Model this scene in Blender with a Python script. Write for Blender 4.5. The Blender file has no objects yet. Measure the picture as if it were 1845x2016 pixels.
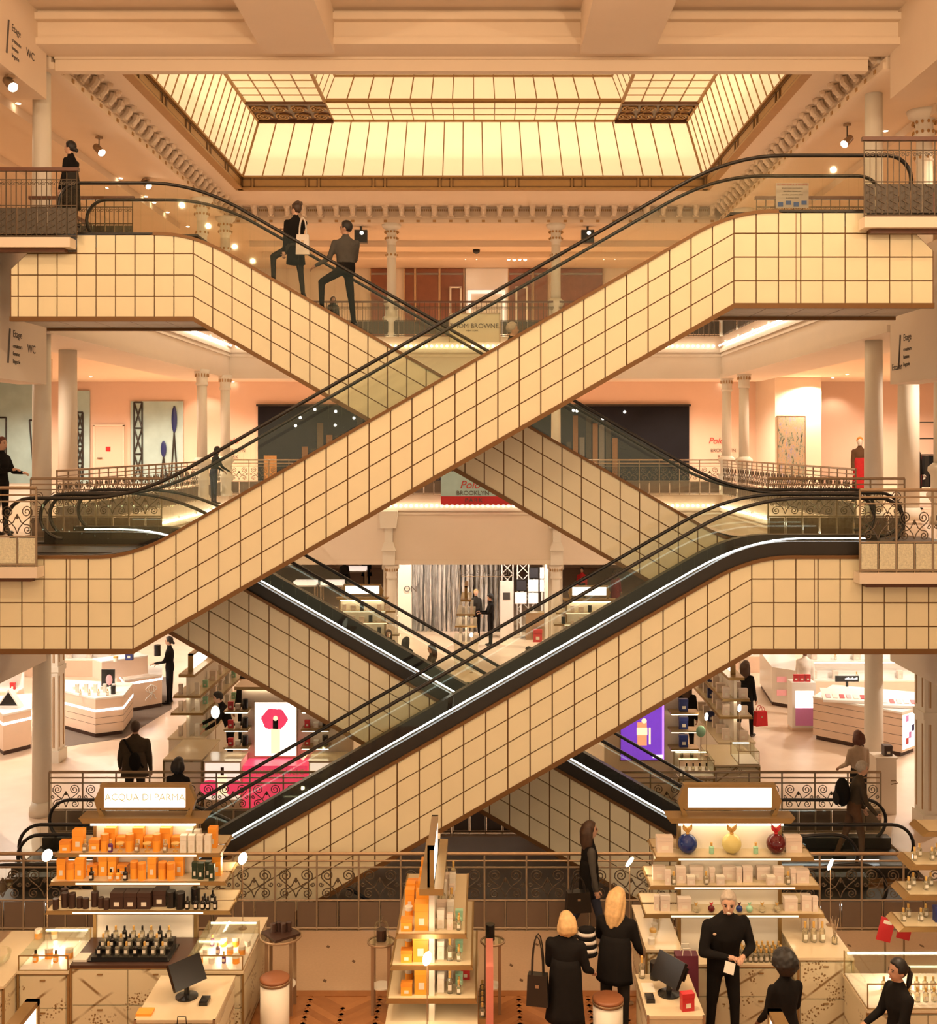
import bpy, bmesh, math, random
from mathutils import Vector, Matrix
random.seed(7)
SC = bpy.context.scene
COL = SC.collection
PI = math.pi
# ---------------------------------------------------------------- camera, world, exposure
CX, CY, F, CZ = 955.0, 873.0, 2230.0, 6.8      # principal point and focal length in photo pixels, eye height
cam = bpy.data.cameras.new('camera'); camo = bpy.data.objects.new('camera', cam); COL.objects.link(camo)
camo.location = (0, 0, CZ); camo.rotation_euler = (PI/2, 0, 0)
cam.sensor_fit = 'HORIZONTAL'; cam.sensor_width = 36.0; cam.lens = 36.0*F/1845.0
cam.shift_x = (922.5-CX)/1845.0; cam.shift_y = (CY-1008.0)/1845.0
cam.clip_start = 0.1; cam.clip_end = 300
SC.camera = camo
w = bpy.data.worlds.new('world'); SC.world = w; w.use_nodes = True
w.node_tree.nodes['Background'].inputs[0].default_value = (1.0, 0.76, 0.50, 1)
w.node_tree.nodes['Background'].inputs[1].default_value = 0.55
SC.view_settings.view_transform = 'Standard'; SC.view_settings.look = 'None'
SC.view_settings.gamma = 1.0; SC.view_settings.use_curve_mapping = False
SC.view_settings.exposure = 0.66
cy = SC.cycles; cy.max_bounces = 4; cy.diffuse_bounces = 3; cy.adaptive_threshold = 0.03; cy.light_sampling_threshold = 0.04; cy.glossy_bounces = 2; cy.transmission_bounces = 4; cy.transparent_max_bounces = 20; cy.caustics_reflective = False; cy.caustics_refractive = False
WARM = (1.0, 0.75, 0.48); NEUT = (1.0, 0.80, 0.60); WHITE = (1.0, 0.88, 0.74)
def lamp(x, y, z, power, col=WARM, r=0.07, name='ceiling_lamp_light', spot=None):
    if name == 'ceiling_lamp_light': spot = 2.75; power *= 1.15
    l = bpy.data.lights.new(name, 'SPOT' if spot else 'POINT'); l.energy = power; l.color = col; l.shadow_soft_size = r
    if spot: l.spot_size = spot; l.spot_blend = 0.6
    o = bpy.data.objects.new(name, l); COL.objects.link(o); o.location = (x, y, z); return o
def area(x, y, z, sx, sy, power, rot=(0, 0, 0), col=WARM, name='area_light'):
    l = bpy.data.lights.new(name, 'AREA'); l.shape = 'RECTANGLE'; l.size = sx; l.size_y = sy; l.energy = power; l.color = col
    o = bpy.data.objects.new(name, l); COL.objects.link(o); o.location = (x, y, z); o.rotation_euler = rot; return o
# store lighting: ceiling lamps of the hall and galleries, with unseen fill lamps added
for x in (-7, -2.4, 2.4, 7):                       # near bay: unseen fill lamps added to brighten its beams and the escalators
    for y, z, p in ((4, 12.3, 150), (9.5, 12.3, 160), (14, 12.5, 70)):
        lamp(x, y, z, p, WARM, 0.05, 'bay_fill_light')
for x in (-6, 0, 6):                               # unseen lamps added on the camera side for the escalator fronts and floor
    lamp(x, 2.5, 9.4, 200, WARM, 0.12); lamp(x, 7.0, 2.9, 60, WARM, 0.12)
for y in (22, 27, 32, 37):                         # upper galleries, both sides
    for s in (-10.6, 10.2):
        lamp(s, y, 13.2, 170, WARM, 0.05); lamp(s, y, 8.9, 330, NEUT, 0.05); lamp(s*1.02, y, 4.3, 260, WHITE, 0.05)
for x in (-6, -2, 2, 6):                           # far galleries
    lamp(x, 39.4, 13.2, 260, WARM, 0.05); lamp(x, 38.6, 4.2, 300, WHITE, 0.05)
for x in (-15, -11, 11, 15):
    for y in (26, 34, 42): lamp(x, y, 4.2, 240, WHITE, 0.05)
for x in (-17, -12.5, -8, -4, 0, 4, 8, 12, 16): lamp(x, 41.5, 9.0, 430, NEUT, 0.05)  # extra row added to brighten the level one back wall
for x in (-4, 0, 4): lamp(x, 27, 13.9, 120, WARM, 0.1)     # added lamps in mid air under the skylight, no fixtures there
for x in (-4.5, -1.5, 1.5, 4.5): lamp(x, 11.5, 3.05, 45, WARM, 0.08)

# ---------------------------------------------------------------- helpers
def P(px, py, Y):                                  # photo pixel at depth Y -> point
    return Vector(((px-CX)*Y/F, Y, CZ-(py-CY)*Y/F))
def PX(px, Y): return (px-CX)*Y/F
def PZ(py, Y): return CZ-(py-CY)*Y/F
def onz(px, py, z):                                # photo pixel on a horizontal plane
    Y = (CZ-z)*F/(py-CY); return Vector(((px-CX)*Y/F, Y, z))
MATS = {}
def mat(name, col, rough=0.5, metal=0.0, noise=0.05, scale=6.0, emit=0.0, ecol=None, trans=0.0, alpha=1.0, bump=0.0, spec=0.5):
    if name in MATS: return MATS[name]
    m = bpy.data.materials.new(name); m.use_nodes = True; nt = m.node_tree; b = nt.nodes['Principled BSDF']
    b.inputs['Roughness'].default_value = rough; b.inputs['Metallic'].default_value = metal
    b.inputs['Specular IOR Level'].default_value = spec
    if trans: b.inputs['Transmission Weight'].default_value = trans
    if alpha < 1: b.inputs['Alpha'].default_value = alpha
    c4 = (*col, 1)
    if noise > 0:
        tc = nt.nodes.new('ShaderNodeTexCoord'); n = nt.nodes.new('ShaderNodeTexNoise'); n.inputs['Scale'].default_value = scale
        n.inputs['Detail'].default_value = 3
        mx = nt.nodes.new('ShaderNodeMix'); mx.data_type = 'RGBA'
        mx.inputs[6].default_value = tuple(min(1, c*(1-noise)) for c in col)+(1,)
        mx.inputs[7].default_value = tuple(min(1, c*(1+noise)) for c in col)+(1,)
        nt.links.new(tc.outputs['Object'], n.inputs['Vector']); nt.links.new(n.outputs['Fac'], mx.inputs[0])
        nt.links.new(mx.outputs[2], b.inputs['Base Color'])
        if bump:
            bp = nt.nodes.new('ShaderNodeBump'); bp.inputs['Strength'].default_value = bump; bp.inputs['Distance'].default_value = 0.01
            nt.links.new(n.outputs['Fac'], bp.inputs['Height']); nt.links.new(bp.outputs['Normal'], b.inputs['Normal'])
    else: b.inputs['Base Color'].default_value = c4
    if emit:
        b.inputs['Emission Color'].default_value = (*(ecol or col), 1); b.inputs['Emission Strength'].default_value = emit
    MATS[name] = m; return m
def glassmat(name, tint=(0.9, 0.95, 0.85), refl=0.12):
    if name in MATS: return MATS[name]
    m = bpy.data.materials.new(name); m.use_nodes = True; nt = m.node_tree; nt.nodes.clear()
    o = nt.nodes.new('ShaderNodeOutputMaterial'); t = nt.nodes.new('ShaderNodeBsdfTransparent'); t.inputs[0].default_value = (*tint, 1)
    g = nt.nodes.new('ShaderNodeBsdfGlossy'); g.inputs['Roughness'].default_value = 0.02; g.inputs[0].default_value = (0.9, 1, 0.85, 1)
    lw = nt.nodes.new('ShaderNodeLayerWeight'); lw.inputs[0].default_value = 0.25
    mt = nt.nodes.new('ShaderNodeMath'); mt.operation = 'MULTIPLY_ADD'; mt.inputs[1].default_value = 0.35; mt.inputs[2].default_value = refl*0.08
    mx = nt.nodes.new('ShaderNodeMixShader')
    nt.links.new(lw.outputs['Fresnel'], mt.inputs[0]); nt.links.new(mt.outputs[0], mx.inputs[0])
    nt.links.new(t.outputs[0], mx.inputs[1]); nt.links.new(g.outputs[0], mx.inputs[2]); nt.links.new(mx.outputs[0], o.inputs[0])
    MATS[name] = m; return m
class MB:
    def __init__(s): s.v = []; s.f = []; s.m = []; s.mi = 0
    def face(s, idx): s.f.append(tuple(idx)); s.m.append(s.mi)
    def box(s, x0, x1, y0, y1, z0, z1):
        b = len(s.v); s.v += [(x, y, z) for z in (z0, z1) for y in (y0, y1) for x in (x0, x1)]
        for q in ((0, 2, 3, 1), (4, 5, 7, 6), (0, 1, 5, 4), (1, 3, 7, 5), (3, 2, 6, 7), (2, 0, 4, 6)): s.face([b+i for i in q])
        return s
    def cbox(s, c, sx, sy, sz): return s.box(c[0]-sx/2, c[0]+sx/2, c[1]-sy/2, c[1]+sy/2, c[2], c[2]+sz)
    def prism(s, pts, y0, y1):                     # polygon in XZ extruded along Y
        b = len(s.v); n = len(pts); s.v += [(x, y0, z) for x, z in pts]+[(x, y1, z) for x, z in pts]
        s.face(range(b, b+n)); s.face(range(b+2*n-1, b+n-1, -1))
        for i in range(n): j = (i+1) % n; s.face((b+j, b+i, b+n+i, b+n+j))
        return s
    def vprism(s, pts, z0, z1):                    # polygon in XY extruded along Z
        b = len(s.v); n = len(pts); s.v += [(x, y, z0) for x, y in pts]+[(x, y, z1) for x, y in pts]
        s.face(range(b+n-1, b-1, -1)); s.face(range(b+n, b+2*n))
        for i in range(n): j = (i+1) % n; s.face((b+i, b+j, b+n+j, b+n+i))
        return s
    def tube(s, path, r, n=8, cap=True, closed=False, sq=1.0):
        path = [Vector(p) for p in path]; b = len(s.v); L = len(path); up = None
        for i, p in enumerate(path):
            if closed: t = path[(i+1) % L]-path[i-1]
            else: t = path[min(i+1, L-1)]-path[max(i-1, 0)]
            if t.length < 1e-9: t = Vector((0, 0, 1))
            t.normalize()
            if up is None:
                up = Vector((0, 0, 1)) if abs(t.z) < 0.9 else Vector((0, 1, 0))
            a = t.cross(up)
            if a.length < 1e-4: a = t.cross(Vector((1, 0, 0)))
            a.normalize(); c = a.cross(t).normalized(); up = c
            rr = r[i] if isinstance(r, (list, tuple)) else r
            for k in range(n):
                an = 2*PI*(k+0.5)/n; s.v.append(tuple(p+a*math.cos(an)*rr+c*math.sin(an)*rr*sq))
        for i in range(L if closed else L-1):
            for k in range(n):
                k2 = (k+1) % n; i2 = (i+1) % L
                s.face((b+i*n+k, b+i*n+k2, b+i2*n+k2, b+i2*n+k))
        if cap and not closed:
            s.face([b+k for k in range(n)][::-1]); s.face([b+(L-1)*n+k for k in range(n)])
        return s
    def cyl(s, p0, p1, r0, r1=None, n=12): return s.tube([p0, p1], [r0, r0 if r1 is None else r1], n)
    def lathe(s, prof, c=(0, 0, 0), n=16, sx=1, sy=1):
        b = len(s.v); L = len(prof)
        for r, z in prof:
            for k in range(n):
                a = 2*PI*k/n; s.v.append((c[0]+r*math.cos(a)*sx, c[1]+r*math.sin(a)*sy, c[2]+z))
        for i in range(L-1):
            for k in range(n):
                k2 = (k+1) % n; s.face((b+i*n+k, b+i*n+k2, b+(i+1)*n+k2, b+(i+1)*n+k))
        s.face([b+k for k in range(n)][::-1]); s.face([b+(L-1)*n+k for k in range(n)])
        return s
    def ball(s, c, rx, ry=None, rz=None, n=12, m=8):
        ry = rx if ry is None else ry; rz = rx if rz is None else rz; b = len(s.v)
        s.v.append((c[0], c[1], c[2]-rz))
        for i in range(1, m):
            t = -PI/2+PI*i/m
            for k in range(n):
                a = 2*PI*k/n; s.v.append((c[0]+rx*math.cos(t)*math.cos(a), c[1]+ry*math.cos(t)*math.sin(a), c[2]+rz*math.sin(t)))
        s.v.append((c[0], c[1], c[2]+rz)); e = len(s.v)-1
        for k in range(n):
            k2 = (k+1) % n; s.face((b, b+1+k2, b+1+k)); s.face((e, e-n+k, e-n+k2))
            for i in range(m-2): s.face((b+1+i*n+k, b+1+i*n+k2, b+1+(i+1)*n+k2, b+1+(i+1)*n+k))
        return s
    def xf(s, M, start=0):
        for i in range(start, len(s.v)): s.v[i] = tuple(M @ Vector(s.v[i]))
        return s
    def mesh(s, name, mats, smooth=False):
        me = bpy.data.meshes.new(name); me.from_pydata(s.v, [], s.f)
        if not isinstance(mats, (list, tuple)): mats = [mats]
        for m in mats: me.materials.append(m)
        if len(mats) > 1: me.polygons.foreach_set('material_index', s.m)
        if smooth: me.polygons.foreach_set('use_smooth', [True]*len(me.polygons))
        me.update(); return me
    def build(s, name, mats, parent=None, smooth=False, **k):
        return ob(name, s.mesh(name, mats, smooth), parent, **k)
def ob(name, me, parent=None, loc=None, rot=None, scale=None, world=True):
    o = bpy.data.objects.new(name, me); COL.objects.link(o)
    if loc is not None: o.location = loc
    if rot is not None: o.rotation_euler = rot if isinstance(rot, (tuple, list, Vector)) else (0, 0, rot)
    if scale is not None: o.scale = scale if isinstance(scale, (tuple, list)) else (scale,)*3
    if parent is not None:
        o.parent = parent
        if world: o.matrix_parent_inverse = WINV.get(parent.name, Matrix())
    return o
WINV = {}
def tag(o, label=None, cat=None, group=None, kind=None):
    if label: o['label'] = label
    if cat: o['category'] = cat
    if group: o['group'] = group
    if kind: o['kind'] = kind
    return o
def thing(name, label, cat, loc=(0, 0, 0), rz=0, group=None):   # parts with world=True are given in world coordinates
    o = bpy.data.objects.new(name, None); COL.objects.link(o); o.empty_display_size = 0.2
    o.location = loc; o.rotation_euler = (0, 0, rz); tag(o, label, cat, group)
    WINV[o.name] = (Matrix.Translation(loc) @ Matrix.Rotation(rz, 4, 'Z')).inverted()
    return o
def struct(name, mb, m, parent=None, smooth=False):
    o = mb.build(name, m, parent, smooth)
    if parent is None: o['kind'] = 'structure'
    return o
def root(name, loc=(0, 0, 0)):                      # a piece of the setting that has parts
    o = bpy.data.objects.new(name, None); COL.objects.link(o); o.location = loc; o['kind'] = 'structure'
    WINV[o.name] = Matrix.Translation(loc).inverted(); return o
def dup(o, loc, rz=0, label=None, group=None, scale=None):
    c = o.copy(); COL.objects.link(c); c.location = loc; c.rotation_euler = (0, 0, rz)
    if scale: c.scale = (scale,)*3
    if label: c['label'] = label
    if group: c['group'] = group
    for ch in list(o.children):
        d = ch.copy(); COL.objects.link(d); d.parent = c
        for g in list(ch.children):
            e = g.copy(); COL.objects.link(e); e.parent = d
    return c
TS = bpy.data.scenes.new('bake')                     # scratch scene, removed at the end
def bake(o):
    TS.collection.objects.link(o); TS.view_layers[0].update(); dg = TS.view_layers[0].depsgraph
    me = bpy.data.meshes.new_from_object(o.evaluated_get(dg)); TS.collection.objects.unlink(o); return me
def text(body, size, m, name='lettering', parent=None, loc=(0, 0, 0), rot=(PI/2, 0, 0), align='CENTER', ext=0.002, sx=1.0, shear=0.0, spacing=1.0):
    c = bpy.data.curves.new(name, 'FONT'); c.body = body; c.size = size; c.align_x = align; c.align_y = 'CENTER'; c.extrude = ext; c.shear = shear
    c.space_character = spacing; c.resolution_u = 3
    t = bpy.data.objects.new(name, c); me = bake(t); bpy.data.objects.remove(t); bpy.data.curves.remove(c); me.materials.clear(); me.materials.append(m)
    return ob(name, me, parent, loc=loc, rot=rot, scale=(sx, 1, 1))
# ---------------------------------------------------------------- materials
L0, L1, L2 = 0.0, 5.22, 10.10
m_wall = mat('wall_cream', (0.84, 0.70, 0.56), 0.7, noise=0.03, scale=2)
m_pink = mat('wall_pink', (0.84, 0.60, 0.47), 0.75, noise=0.03, scale=2)
m_ceil = mat('ceiling_peach', (0.88, 0.69, 0.51), 0.8, noise=0.03, scale=2)
m_white = mat('white_paint', (0.86, 0.78, 0.66), 0.5, noise=0.02)
m_panel = mat('cream_glass_panel', (0.86, 0.76, 0.52), 0.4, noise=0.05, scale=3)
m_bronze = mat('bronze_trim', (0.20, 0.095, 0.03), 0.45, 0.35, noise=0.12, scale=5)
m_dark = mat('dark_metal', (0.035, 0.028, 0.022), 0.4, 0.3, noise=0.1)
m_rubber = mat('black_rubber', (0.018, 0.014, 0.011), 0.35, noise=0.1)
m_step = mat('step_metal', (0.05, 0.042, 0.036), 0.45, 0.6, noise=0.2, scale=20)
m_iron = mat('wrought_iron', (0.12, 0.085, 0.055), 0.5, 0.4, noise=0.15, scale=10)
m_pipe = mat('brass_pipe', (0.42, 0.29, 0.18), 0.35, 0.6, noise=0.08)
m_wood = mat('dark_wood', (0.13, 0.045, 0.018), 0.4, noise=0.25, scale=4)
m_gold = mat('gilt_frame', (0.46, 0.24, 0.075), 0.5, 0.0, noise=0.12)
m_glass = glassmat('balustrade_glass', (0.978, 0.985, 0.955))
m_clear = glassmat('clear_glass', (0.985, 0.985, 0.975), 0.08)
m_led = mat('led_strip', (1, 0.95, 0.85), 0.5, noise=0, emit=4.5, ecol=(1, 0.93, 0.78))
m_ledc = mat('led_cool', (0.9, 0.95, 1), 0.5, noise=0, emit=4, ecol=(0.86, 0.93, 1))
m_bulb = mat('bulb_glow', (1, 0.95, 0.8), 0.5, noise=0, emit=5.5, ecol=(1, 0.92, 0.72))
m_lit = mat('lit_sign_face', (1, 0.95, 0.85), 0.5, noise=0, emit=1.6, ecol=(1, 0.93, 0.8))
m_lamp = mat('lamp_glow', (1, 0.95, 0.8), 0.5, noise=0, emit=14, ecol=(1, 0.85, 0.62))
# ---------------------------------------------------------------- floors, galleries, walls
def floormat():
    m = bpy.data.materials.new('marble_floor'); m.use_nodes = True; nt = m.node_tree; b = nt.nodes['Principled BSDF']
    tc = nt.nodes.new('ShaderNodeTexCoord'); n = nt.nodes.new('ShaderNodeTexNoise'); n.inputs['Scale'].default_value = 1.6; n.inputs['Detail'].default_value = 8
    r = nt.nodes.new('ShaderNodeValToRGB'); r.color_ramp.elements[0].color = (0.62, 0.43, 0.30, 1); r.color_ramp.elements[1].color = (0.78, 0.60, 0.46, 1)
    nt.links.new(tc.outputs['Object'], n.inputs['Vector']); nt.links.new(n.outputs['Fac'], r.inputs[0]); nt.links.new(r.outputs[0], b.inputs['Base Color'])
    b.inputs['Roughness'].default_value = 0.33; b.inputs['Specular IOR Level'].default_value = 0.4; return m
def woodmat():
    m = bpy.data.materials.new('parquet_oak'); m.use_nodes = True; nt = m.node_tree; b = nt.nodes['Principled BSDF']
    oi = nt.nodes.new('ShaderNodeObjectInfo'); tc = nt.nodes.new('ShaderNodeTexCoord'); n = nt.nodes.new('ShaderNodeTexNoise'); n.inputs['Scale'].default_value = 9; n.inputs['Detail'].default_value = 5
    ad = nt.nodes.new('ShaderNodeMath'); ad.operation = 'MULTIPLY_ADD'; ad.inputs[1].default_value = 0.5
    mu = nt.nodes.new('ShaderNodeMath'); mu.operation = 'MULTIPLY'; mu.inputs[1].default_value = 0.5
    r = nt.nodes.new('ShaderNodeValToRGB'); r.color_ramp.elements[0].color = (0.30, 0.105, 0.03, 1); r.color_ramp.elements[1].color = (0.55, 0.24, 0.085, 1)
    nt.links.new(oi.outputs['Random'], mu.inputs[0]); nt.links.new(mu.outputs[0], ad.inputs[2])
    nt.links.new(tc.outputs['Object'], n.inputs['Vector']); nt.links.new(n.outputs['Fac'], ad.inputs[0]); nt.links.new(ad.outputs[0], r.inputs[0])
    nt.links.new(r.outputs[0], b.inputs['Base Color']); b.inputs['Roughness'].default_value = 0.4; return m
m_floor = floormat(); m_parq = woodmat()
m_terr = mat('terrazzo', (0.57, 0.40, 0.26), 0.35, noise=0.10, scale=30)
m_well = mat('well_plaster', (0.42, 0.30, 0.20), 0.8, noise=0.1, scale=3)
WX0, WX1, WY0, WY1 = -7.5, 6.9, 15.95, 19.6         # stair well in the ground floor
WOODY = 14.08
mb = MB()                                            # ground floor around the well
mb.box(-26, WX0, WY0, WY1, -0.3, 0); mb.box(WX1, 24, WY0, WY1, -0.3, 0); mb.box(-26, 24, WY1, 62, -0.3, 0)
struct('floor', mb, m_floor)
st = root('floor_terrazzo', (0, 15, 0)); MB().box(-26, 24, WOODY, WY0, -0.3, 0).build('slab', m_terr, st)
mi = mat('inlay_stone', (0.16, 0.09, 0.05), 0.4)
ime = MB().vprism([(-0.026, 0), (0, -0.05), (0.026, 0), (0, 0.05)], 0, 0.003).mesh('inlay_stone', mi)
for i in range(17):
    for j in range(3): ob('inlay_stone', ime, st, loc=(-7.5+i*0.9+(j % 2)*0.45+random.uniform(-.2, .2), 14.35+j*0.5+random.uniform(-.12, .12), 0.0), rot=0.3)
pf = root('floor_parquet', (0, 11, 0)); MB().box(-26, 24, 5, WOODY, -0.3, -0.01).build('subfloor', m_parq, pf)
pme = MB().box(-0.30, 0.30, -0.05, 0.05, -0.012, 0.0).mesh('plank', m_parq)
cnt = 0
for i in range(-4, 9):                               # herringbone planks where the floor shows between the counters
    for j in range(-8, 12):
        for k, a in ((0, PI/4), (1, -PI/4)):
            x = -3.2+i*0.85+k*0.425; y = 13.98-j*0.142-0.31
            if x < -3.6 or x > 3.6 or y < 12.2 or y > WOODY-0.25: continue
            ob('plank', pme, pf, loc=(x, y, 0), rot=a); cnt += 1
pb = MB()
for i in range(60):
    for j in range(60):
        x = -12.5+i*0.425; y = 5.3+j*0.142
        if y > WOODY-0.25 or (-3.6 <= x <= 3.6 and y >= 12.2): continue
        n0 = len(pb.v); pb.box(-0.30, 0.30, -0.05, 0.05, -0.012, 0.0); pb.xf(Matrix.Translation((x, y, 0)) @ Matrix.Rotation(PI/4 if i % 2 else -PI/4, 4, 'Z'), n0)
o = pb.build('plank', m_parq, pf); o['kind'] = 'stuff'
bd = MB().box(-26, 24, WOODY-0.14, WOODY-0.0, -0.02, 0.001).build('border_plank', m_parq, pf)
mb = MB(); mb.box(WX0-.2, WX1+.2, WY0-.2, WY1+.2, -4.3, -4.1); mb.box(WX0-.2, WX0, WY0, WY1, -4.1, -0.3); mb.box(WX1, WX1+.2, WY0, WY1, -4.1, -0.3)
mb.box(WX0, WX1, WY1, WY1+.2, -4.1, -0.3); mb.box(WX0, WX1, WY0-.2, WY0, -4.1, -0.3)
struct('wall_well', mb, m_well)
# side and far galleries: slab, edge beam, mouldings. Opening x in [GL, GR], far edge GF
GL, GR, GF = -7.9, 7.3, 35.0
def ring(mb, z0, z1, out, y0=20.4, inn=0.0):        # a beam around the opening (left, right, far)
    mb.box(GL-out, GL+inn, y0, GF+out, z0, z1); mb.box(GR-inn, GR+out, y0, GF+out, z0, z1); mb.box(GL+inn, GR-inn, GF-inn, GF+out, z0, z1)
def gallery(name, z, zb):
    mb = MB(); mb.box(-26, GL, -2, 62, z-0.38, z); mb.box(GR, 24, -2, 62, z-0.38, z); mb.box(GL, GR, GF, 62, z-0.38, z)
    mb.box(GL, GR, -6, 0.7, z-0.38, z)
    struct(name, mb, m_floor)
    mb = MB(); ring(mb, zb+0.14, z-0.38, 1.5); ring(mb, zb, zb+0.14, 1.56, inn=0.06)
    ring(mb, z-0.50, z-0.38, 1.4, inn=0.05); ring(mb, z-0.62, z-0.56, 1.4, inn=0.03)
    return mb
struct('trim_1', gallery('floor_level_one', L1, 3.06), m_wall)
struct('trim_2', gallery('floor_level_two', L2, 8.80), m_wall)
# deep signboard fascias of the near bay
for i, (x0, x1) in enumerate(((GL-0.5, GL+.02), (GR-.02, GR+0.5))):
    struct('trim_%d' % (3+i), MB().box(x0, x1, -2, 20.35, 7.86, L2-0.02), m_wall)
    struct('trim_%d' % (5+i), MB().box(x0, x1, -2, 20.35, 12.98, 14.6), m_ceil)
    struct('trim_%d' % (7+i), MB().box(x0, x1, -2, 20.35, 2.9, L1-0.02), m_wall)
# ceilings of the galleries
mb = MB(); mb.box(-26, GL-1.5, -2, 62, 9.25, 9.40); mb.box(GR+1.5, 24, -2, 62, 9.25, 9.40); mb.box(GL-1.5, GR+1.5, GF+1.5, 62, 9.25, 9.40)
struct('ceiling_level_one', mb, m_ceil)
mb = MB(); mb.box(-26, GL-1.5, -2, 62, 4.55, 4.7); mb.box(GR+1.5, 24, -2, 62, 4.55, 4.7); mb.box(GL-1.5, GR+1.5, GF+1.5, 62, 4.3, 4.5)
struct('ceiling_ground', mb, m_white)
mb = MB(); mb.box(-26, GL-.2, -2, 62, 13.6, 13.75); mb.box(GR+.2, 24, -2, 62, 13.6, 13.75); mb.box(GL-.2, GR+.2, GF+.2, 62, 13.6, 13.75)
struct('ceiling_level_two', mb, m_ceil)
mb = MB()
for x in (-9.6, -11.6, 9.2, 11.2): mb.box(x-.18, x+.18, 12, 35, 13.42, 13.6)
for y in (38.2, 40.4): mb.box(GL, GR, y-.2, y+.2, 13.40, 13.6)
struct('trim_9', mb, m_ceil)
# back walls
mb = MB(); mb.box(-26, 24, 45, 45.3, L1, 9.3); mb.box(-26, 24, 62, 62.3, 0, L1)
struct('wall_back', mb, m_pink)
struct('wall_back_upper', MB().box(-26, 24, 44, 44.3, L2, 13.62), m_wall)
struct('wall_left', MB().box(-26.3, -26, -2, 62, 0, 14.5), m_wall)
struct('wall_right', MB().box(24, 24.3, -2, 62, 0, 14.5), m_wall)
# near bay ceiling with its beams; skylight upstand
mb = MB(); mb.box(-26, 24, -2, 20.0, 14.42, 14.6); struct('ceiling_near_bay', mb, m_ceil)
mb = MB(); mb.box(GL, GR, 19.95, 20.45, 13.86, 14.45); mb.box(GL, GR, 19.85, 20.5, 13.80, 13.92); mb.box(GL, GR, 19.8, 20.0, 14.22, 14.34); mb.box(GL, GR, 18.9, 19.0, 14.34, 14.45)
struct('trim_10', mb, m_ceil)
for k, (a, b) in enumerate(((-3.92, -2.66), (1.68, 2.98))): struct('trim_%d' % (11+k), MB().box(a, b, 2, 20.05, 13.70, 14.45), m_ceil)
tb = thing('tie_beam', 'slim white beam spanning the hall in front of the skylight', 'beam', (0, 20.6, 13.55))
MB().box(GL+.1, GR-.35, 20.55, 20.75, 13.56, 13.76).build('beam', m_ceil, tb); MB().box(GL+.1, GR-.35, 20.5, 20.8, 13.76, 13.80).build('flange', m_ceil, tb)
# ---------------------------------------------------------------- entablature with brackets
cn = root('trim_13', (0, 28, 13.6))
mb = MB()
for z0, z1, inn in ((13.58, 13.70, 0.10), (13.70, 13.80, 0.04), (13.80, 14.16, -0.05), (14.16, 14.24, 0.30), (14.24, 14.36, 0.42)):
    ring(mb, z0, z1, 0.6, y0=20.5, inn=inn)
mb.build('entablature', m_ceil, cn)
b = MB(); b.box(-0.12, 0.12, -0.32, 0.0, 0.24, 0.38); b.tube([(0,-.02,.02),(0,-.1,.04),(0,-.17,.12),(0,-.2,.22)], [.06,.075,.085,.09], 8); b.ball((0, -0.28, 0.24), 0.10, 0.08, 0.10, 8, 6); b.ball((0, -0.12, 0.02), 0.07, 0.06, 0.06, 8, 5)
b.box(-0.10, 0.10, -0.10, 0.0, -0.06, 0.0)
bme = b.mesh('bracket', m_ceil); dme = MB().box(-0.05, 0.05, -0.03, 0, 0, 0.07).mesh('rosette', m_gold)
d2 = MB()
for k in range(5): d2.box(-0.15+k*0.065, -0.11+k*0.065, -0.02, 0, 0, 0.06)
dm2 = d2.mesh('dentil', m_gold)
n = 30
for i in range(n):
    x = GL+0.3+(GR-GL-0.6)*i/(n-1)
    ob('bracket', bme, cn, loc=(x, GF, 13.84)); ob('rosette', dme, cn, loc=(x, GF-0.09, 13.615))
    if i < n-1: ob('dentil', dm2, cn, loc=(x+0.25, GF+0.03, 13.98))
for i in range(27):
    y = 20.9+0.52*i
    for x, r in ((GL, PI/2), (GR, -PI/2)):
        ob('bracket', bme, cn, loc=(x, y, 13.84), rot=r); ob('rosette', dme, cn, loc=(x+(0.09 if x < 0 else -0.09), y, 13.615), rot=r)
# ---------------------------------------------------------------- skylight
SX0, SX1, SY0, SY1 = -7.0, 6.3, 20.5, 32.5           # opening
mb = MB(); z0, z1 = 14.10, 14.30
mb.box(GL, SX0-.17, 20.5, GF, z0, z1); mb.box(SX1+.17, GR, 20.5, GF, z0, z1); mb.box(SX0-.17, SX1+.17, SY1+.17, GF, z0, z1)
struct('ceiling_skylight_border', mb, m_ceil)
sk = thing('skylight', 'glazed yellow skylight with gilt bars, hipped sides and raised central lantern', 'skylight', (-0.35, 26.5, 14.1))
def skymat():
    m = bpy.data.materials.new('skylight_pane'); m.use_nodes = True; nt = m.node_tree; nt.nodes.clear()
    o = nt.nodes.new('ShaderNodeOutputMaterial'); t = nt.nodes.new('ShaderNodeBsdfTranslucent'); t.inputs[0].default_value = (0.95, 0.86, 0.66, 1)
    d = nt.nodes.new('ShaderNodeBsdfDiffuse'); d.inputs[0].default_value = (0.7, 0.62, 0.36, 1)
    mx = nt.nodes.new('ShaderNodeMixShader'); mx.inputs[0].default_value = 0.35
    e = nt.nodes.new('ShaderNodeEmission'); e.inputs[0].default_value = (1.0, 0.80, 0.46, 1); e.inputs[1].default_value = 0.24
    ad = nt.nodes.new('ShaderNodeAddShader')
    nt.links.new(t.outputs[0], mx.inputs[1]); nt.links.new(d.outputs[0], mx.inputs[2]); nt.links.new(mx.outputs[0], ad.inputs[0]); nt.links.new(e.outputs[0], ad.inputs[1]); nt.links.new(ad.outputs[0], o.inputs[0])
    return m
m_sky = skymat()
FZ0, FZ1, SI, TZ = 14.08, 14.47, 0.62, 15.9
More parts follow.
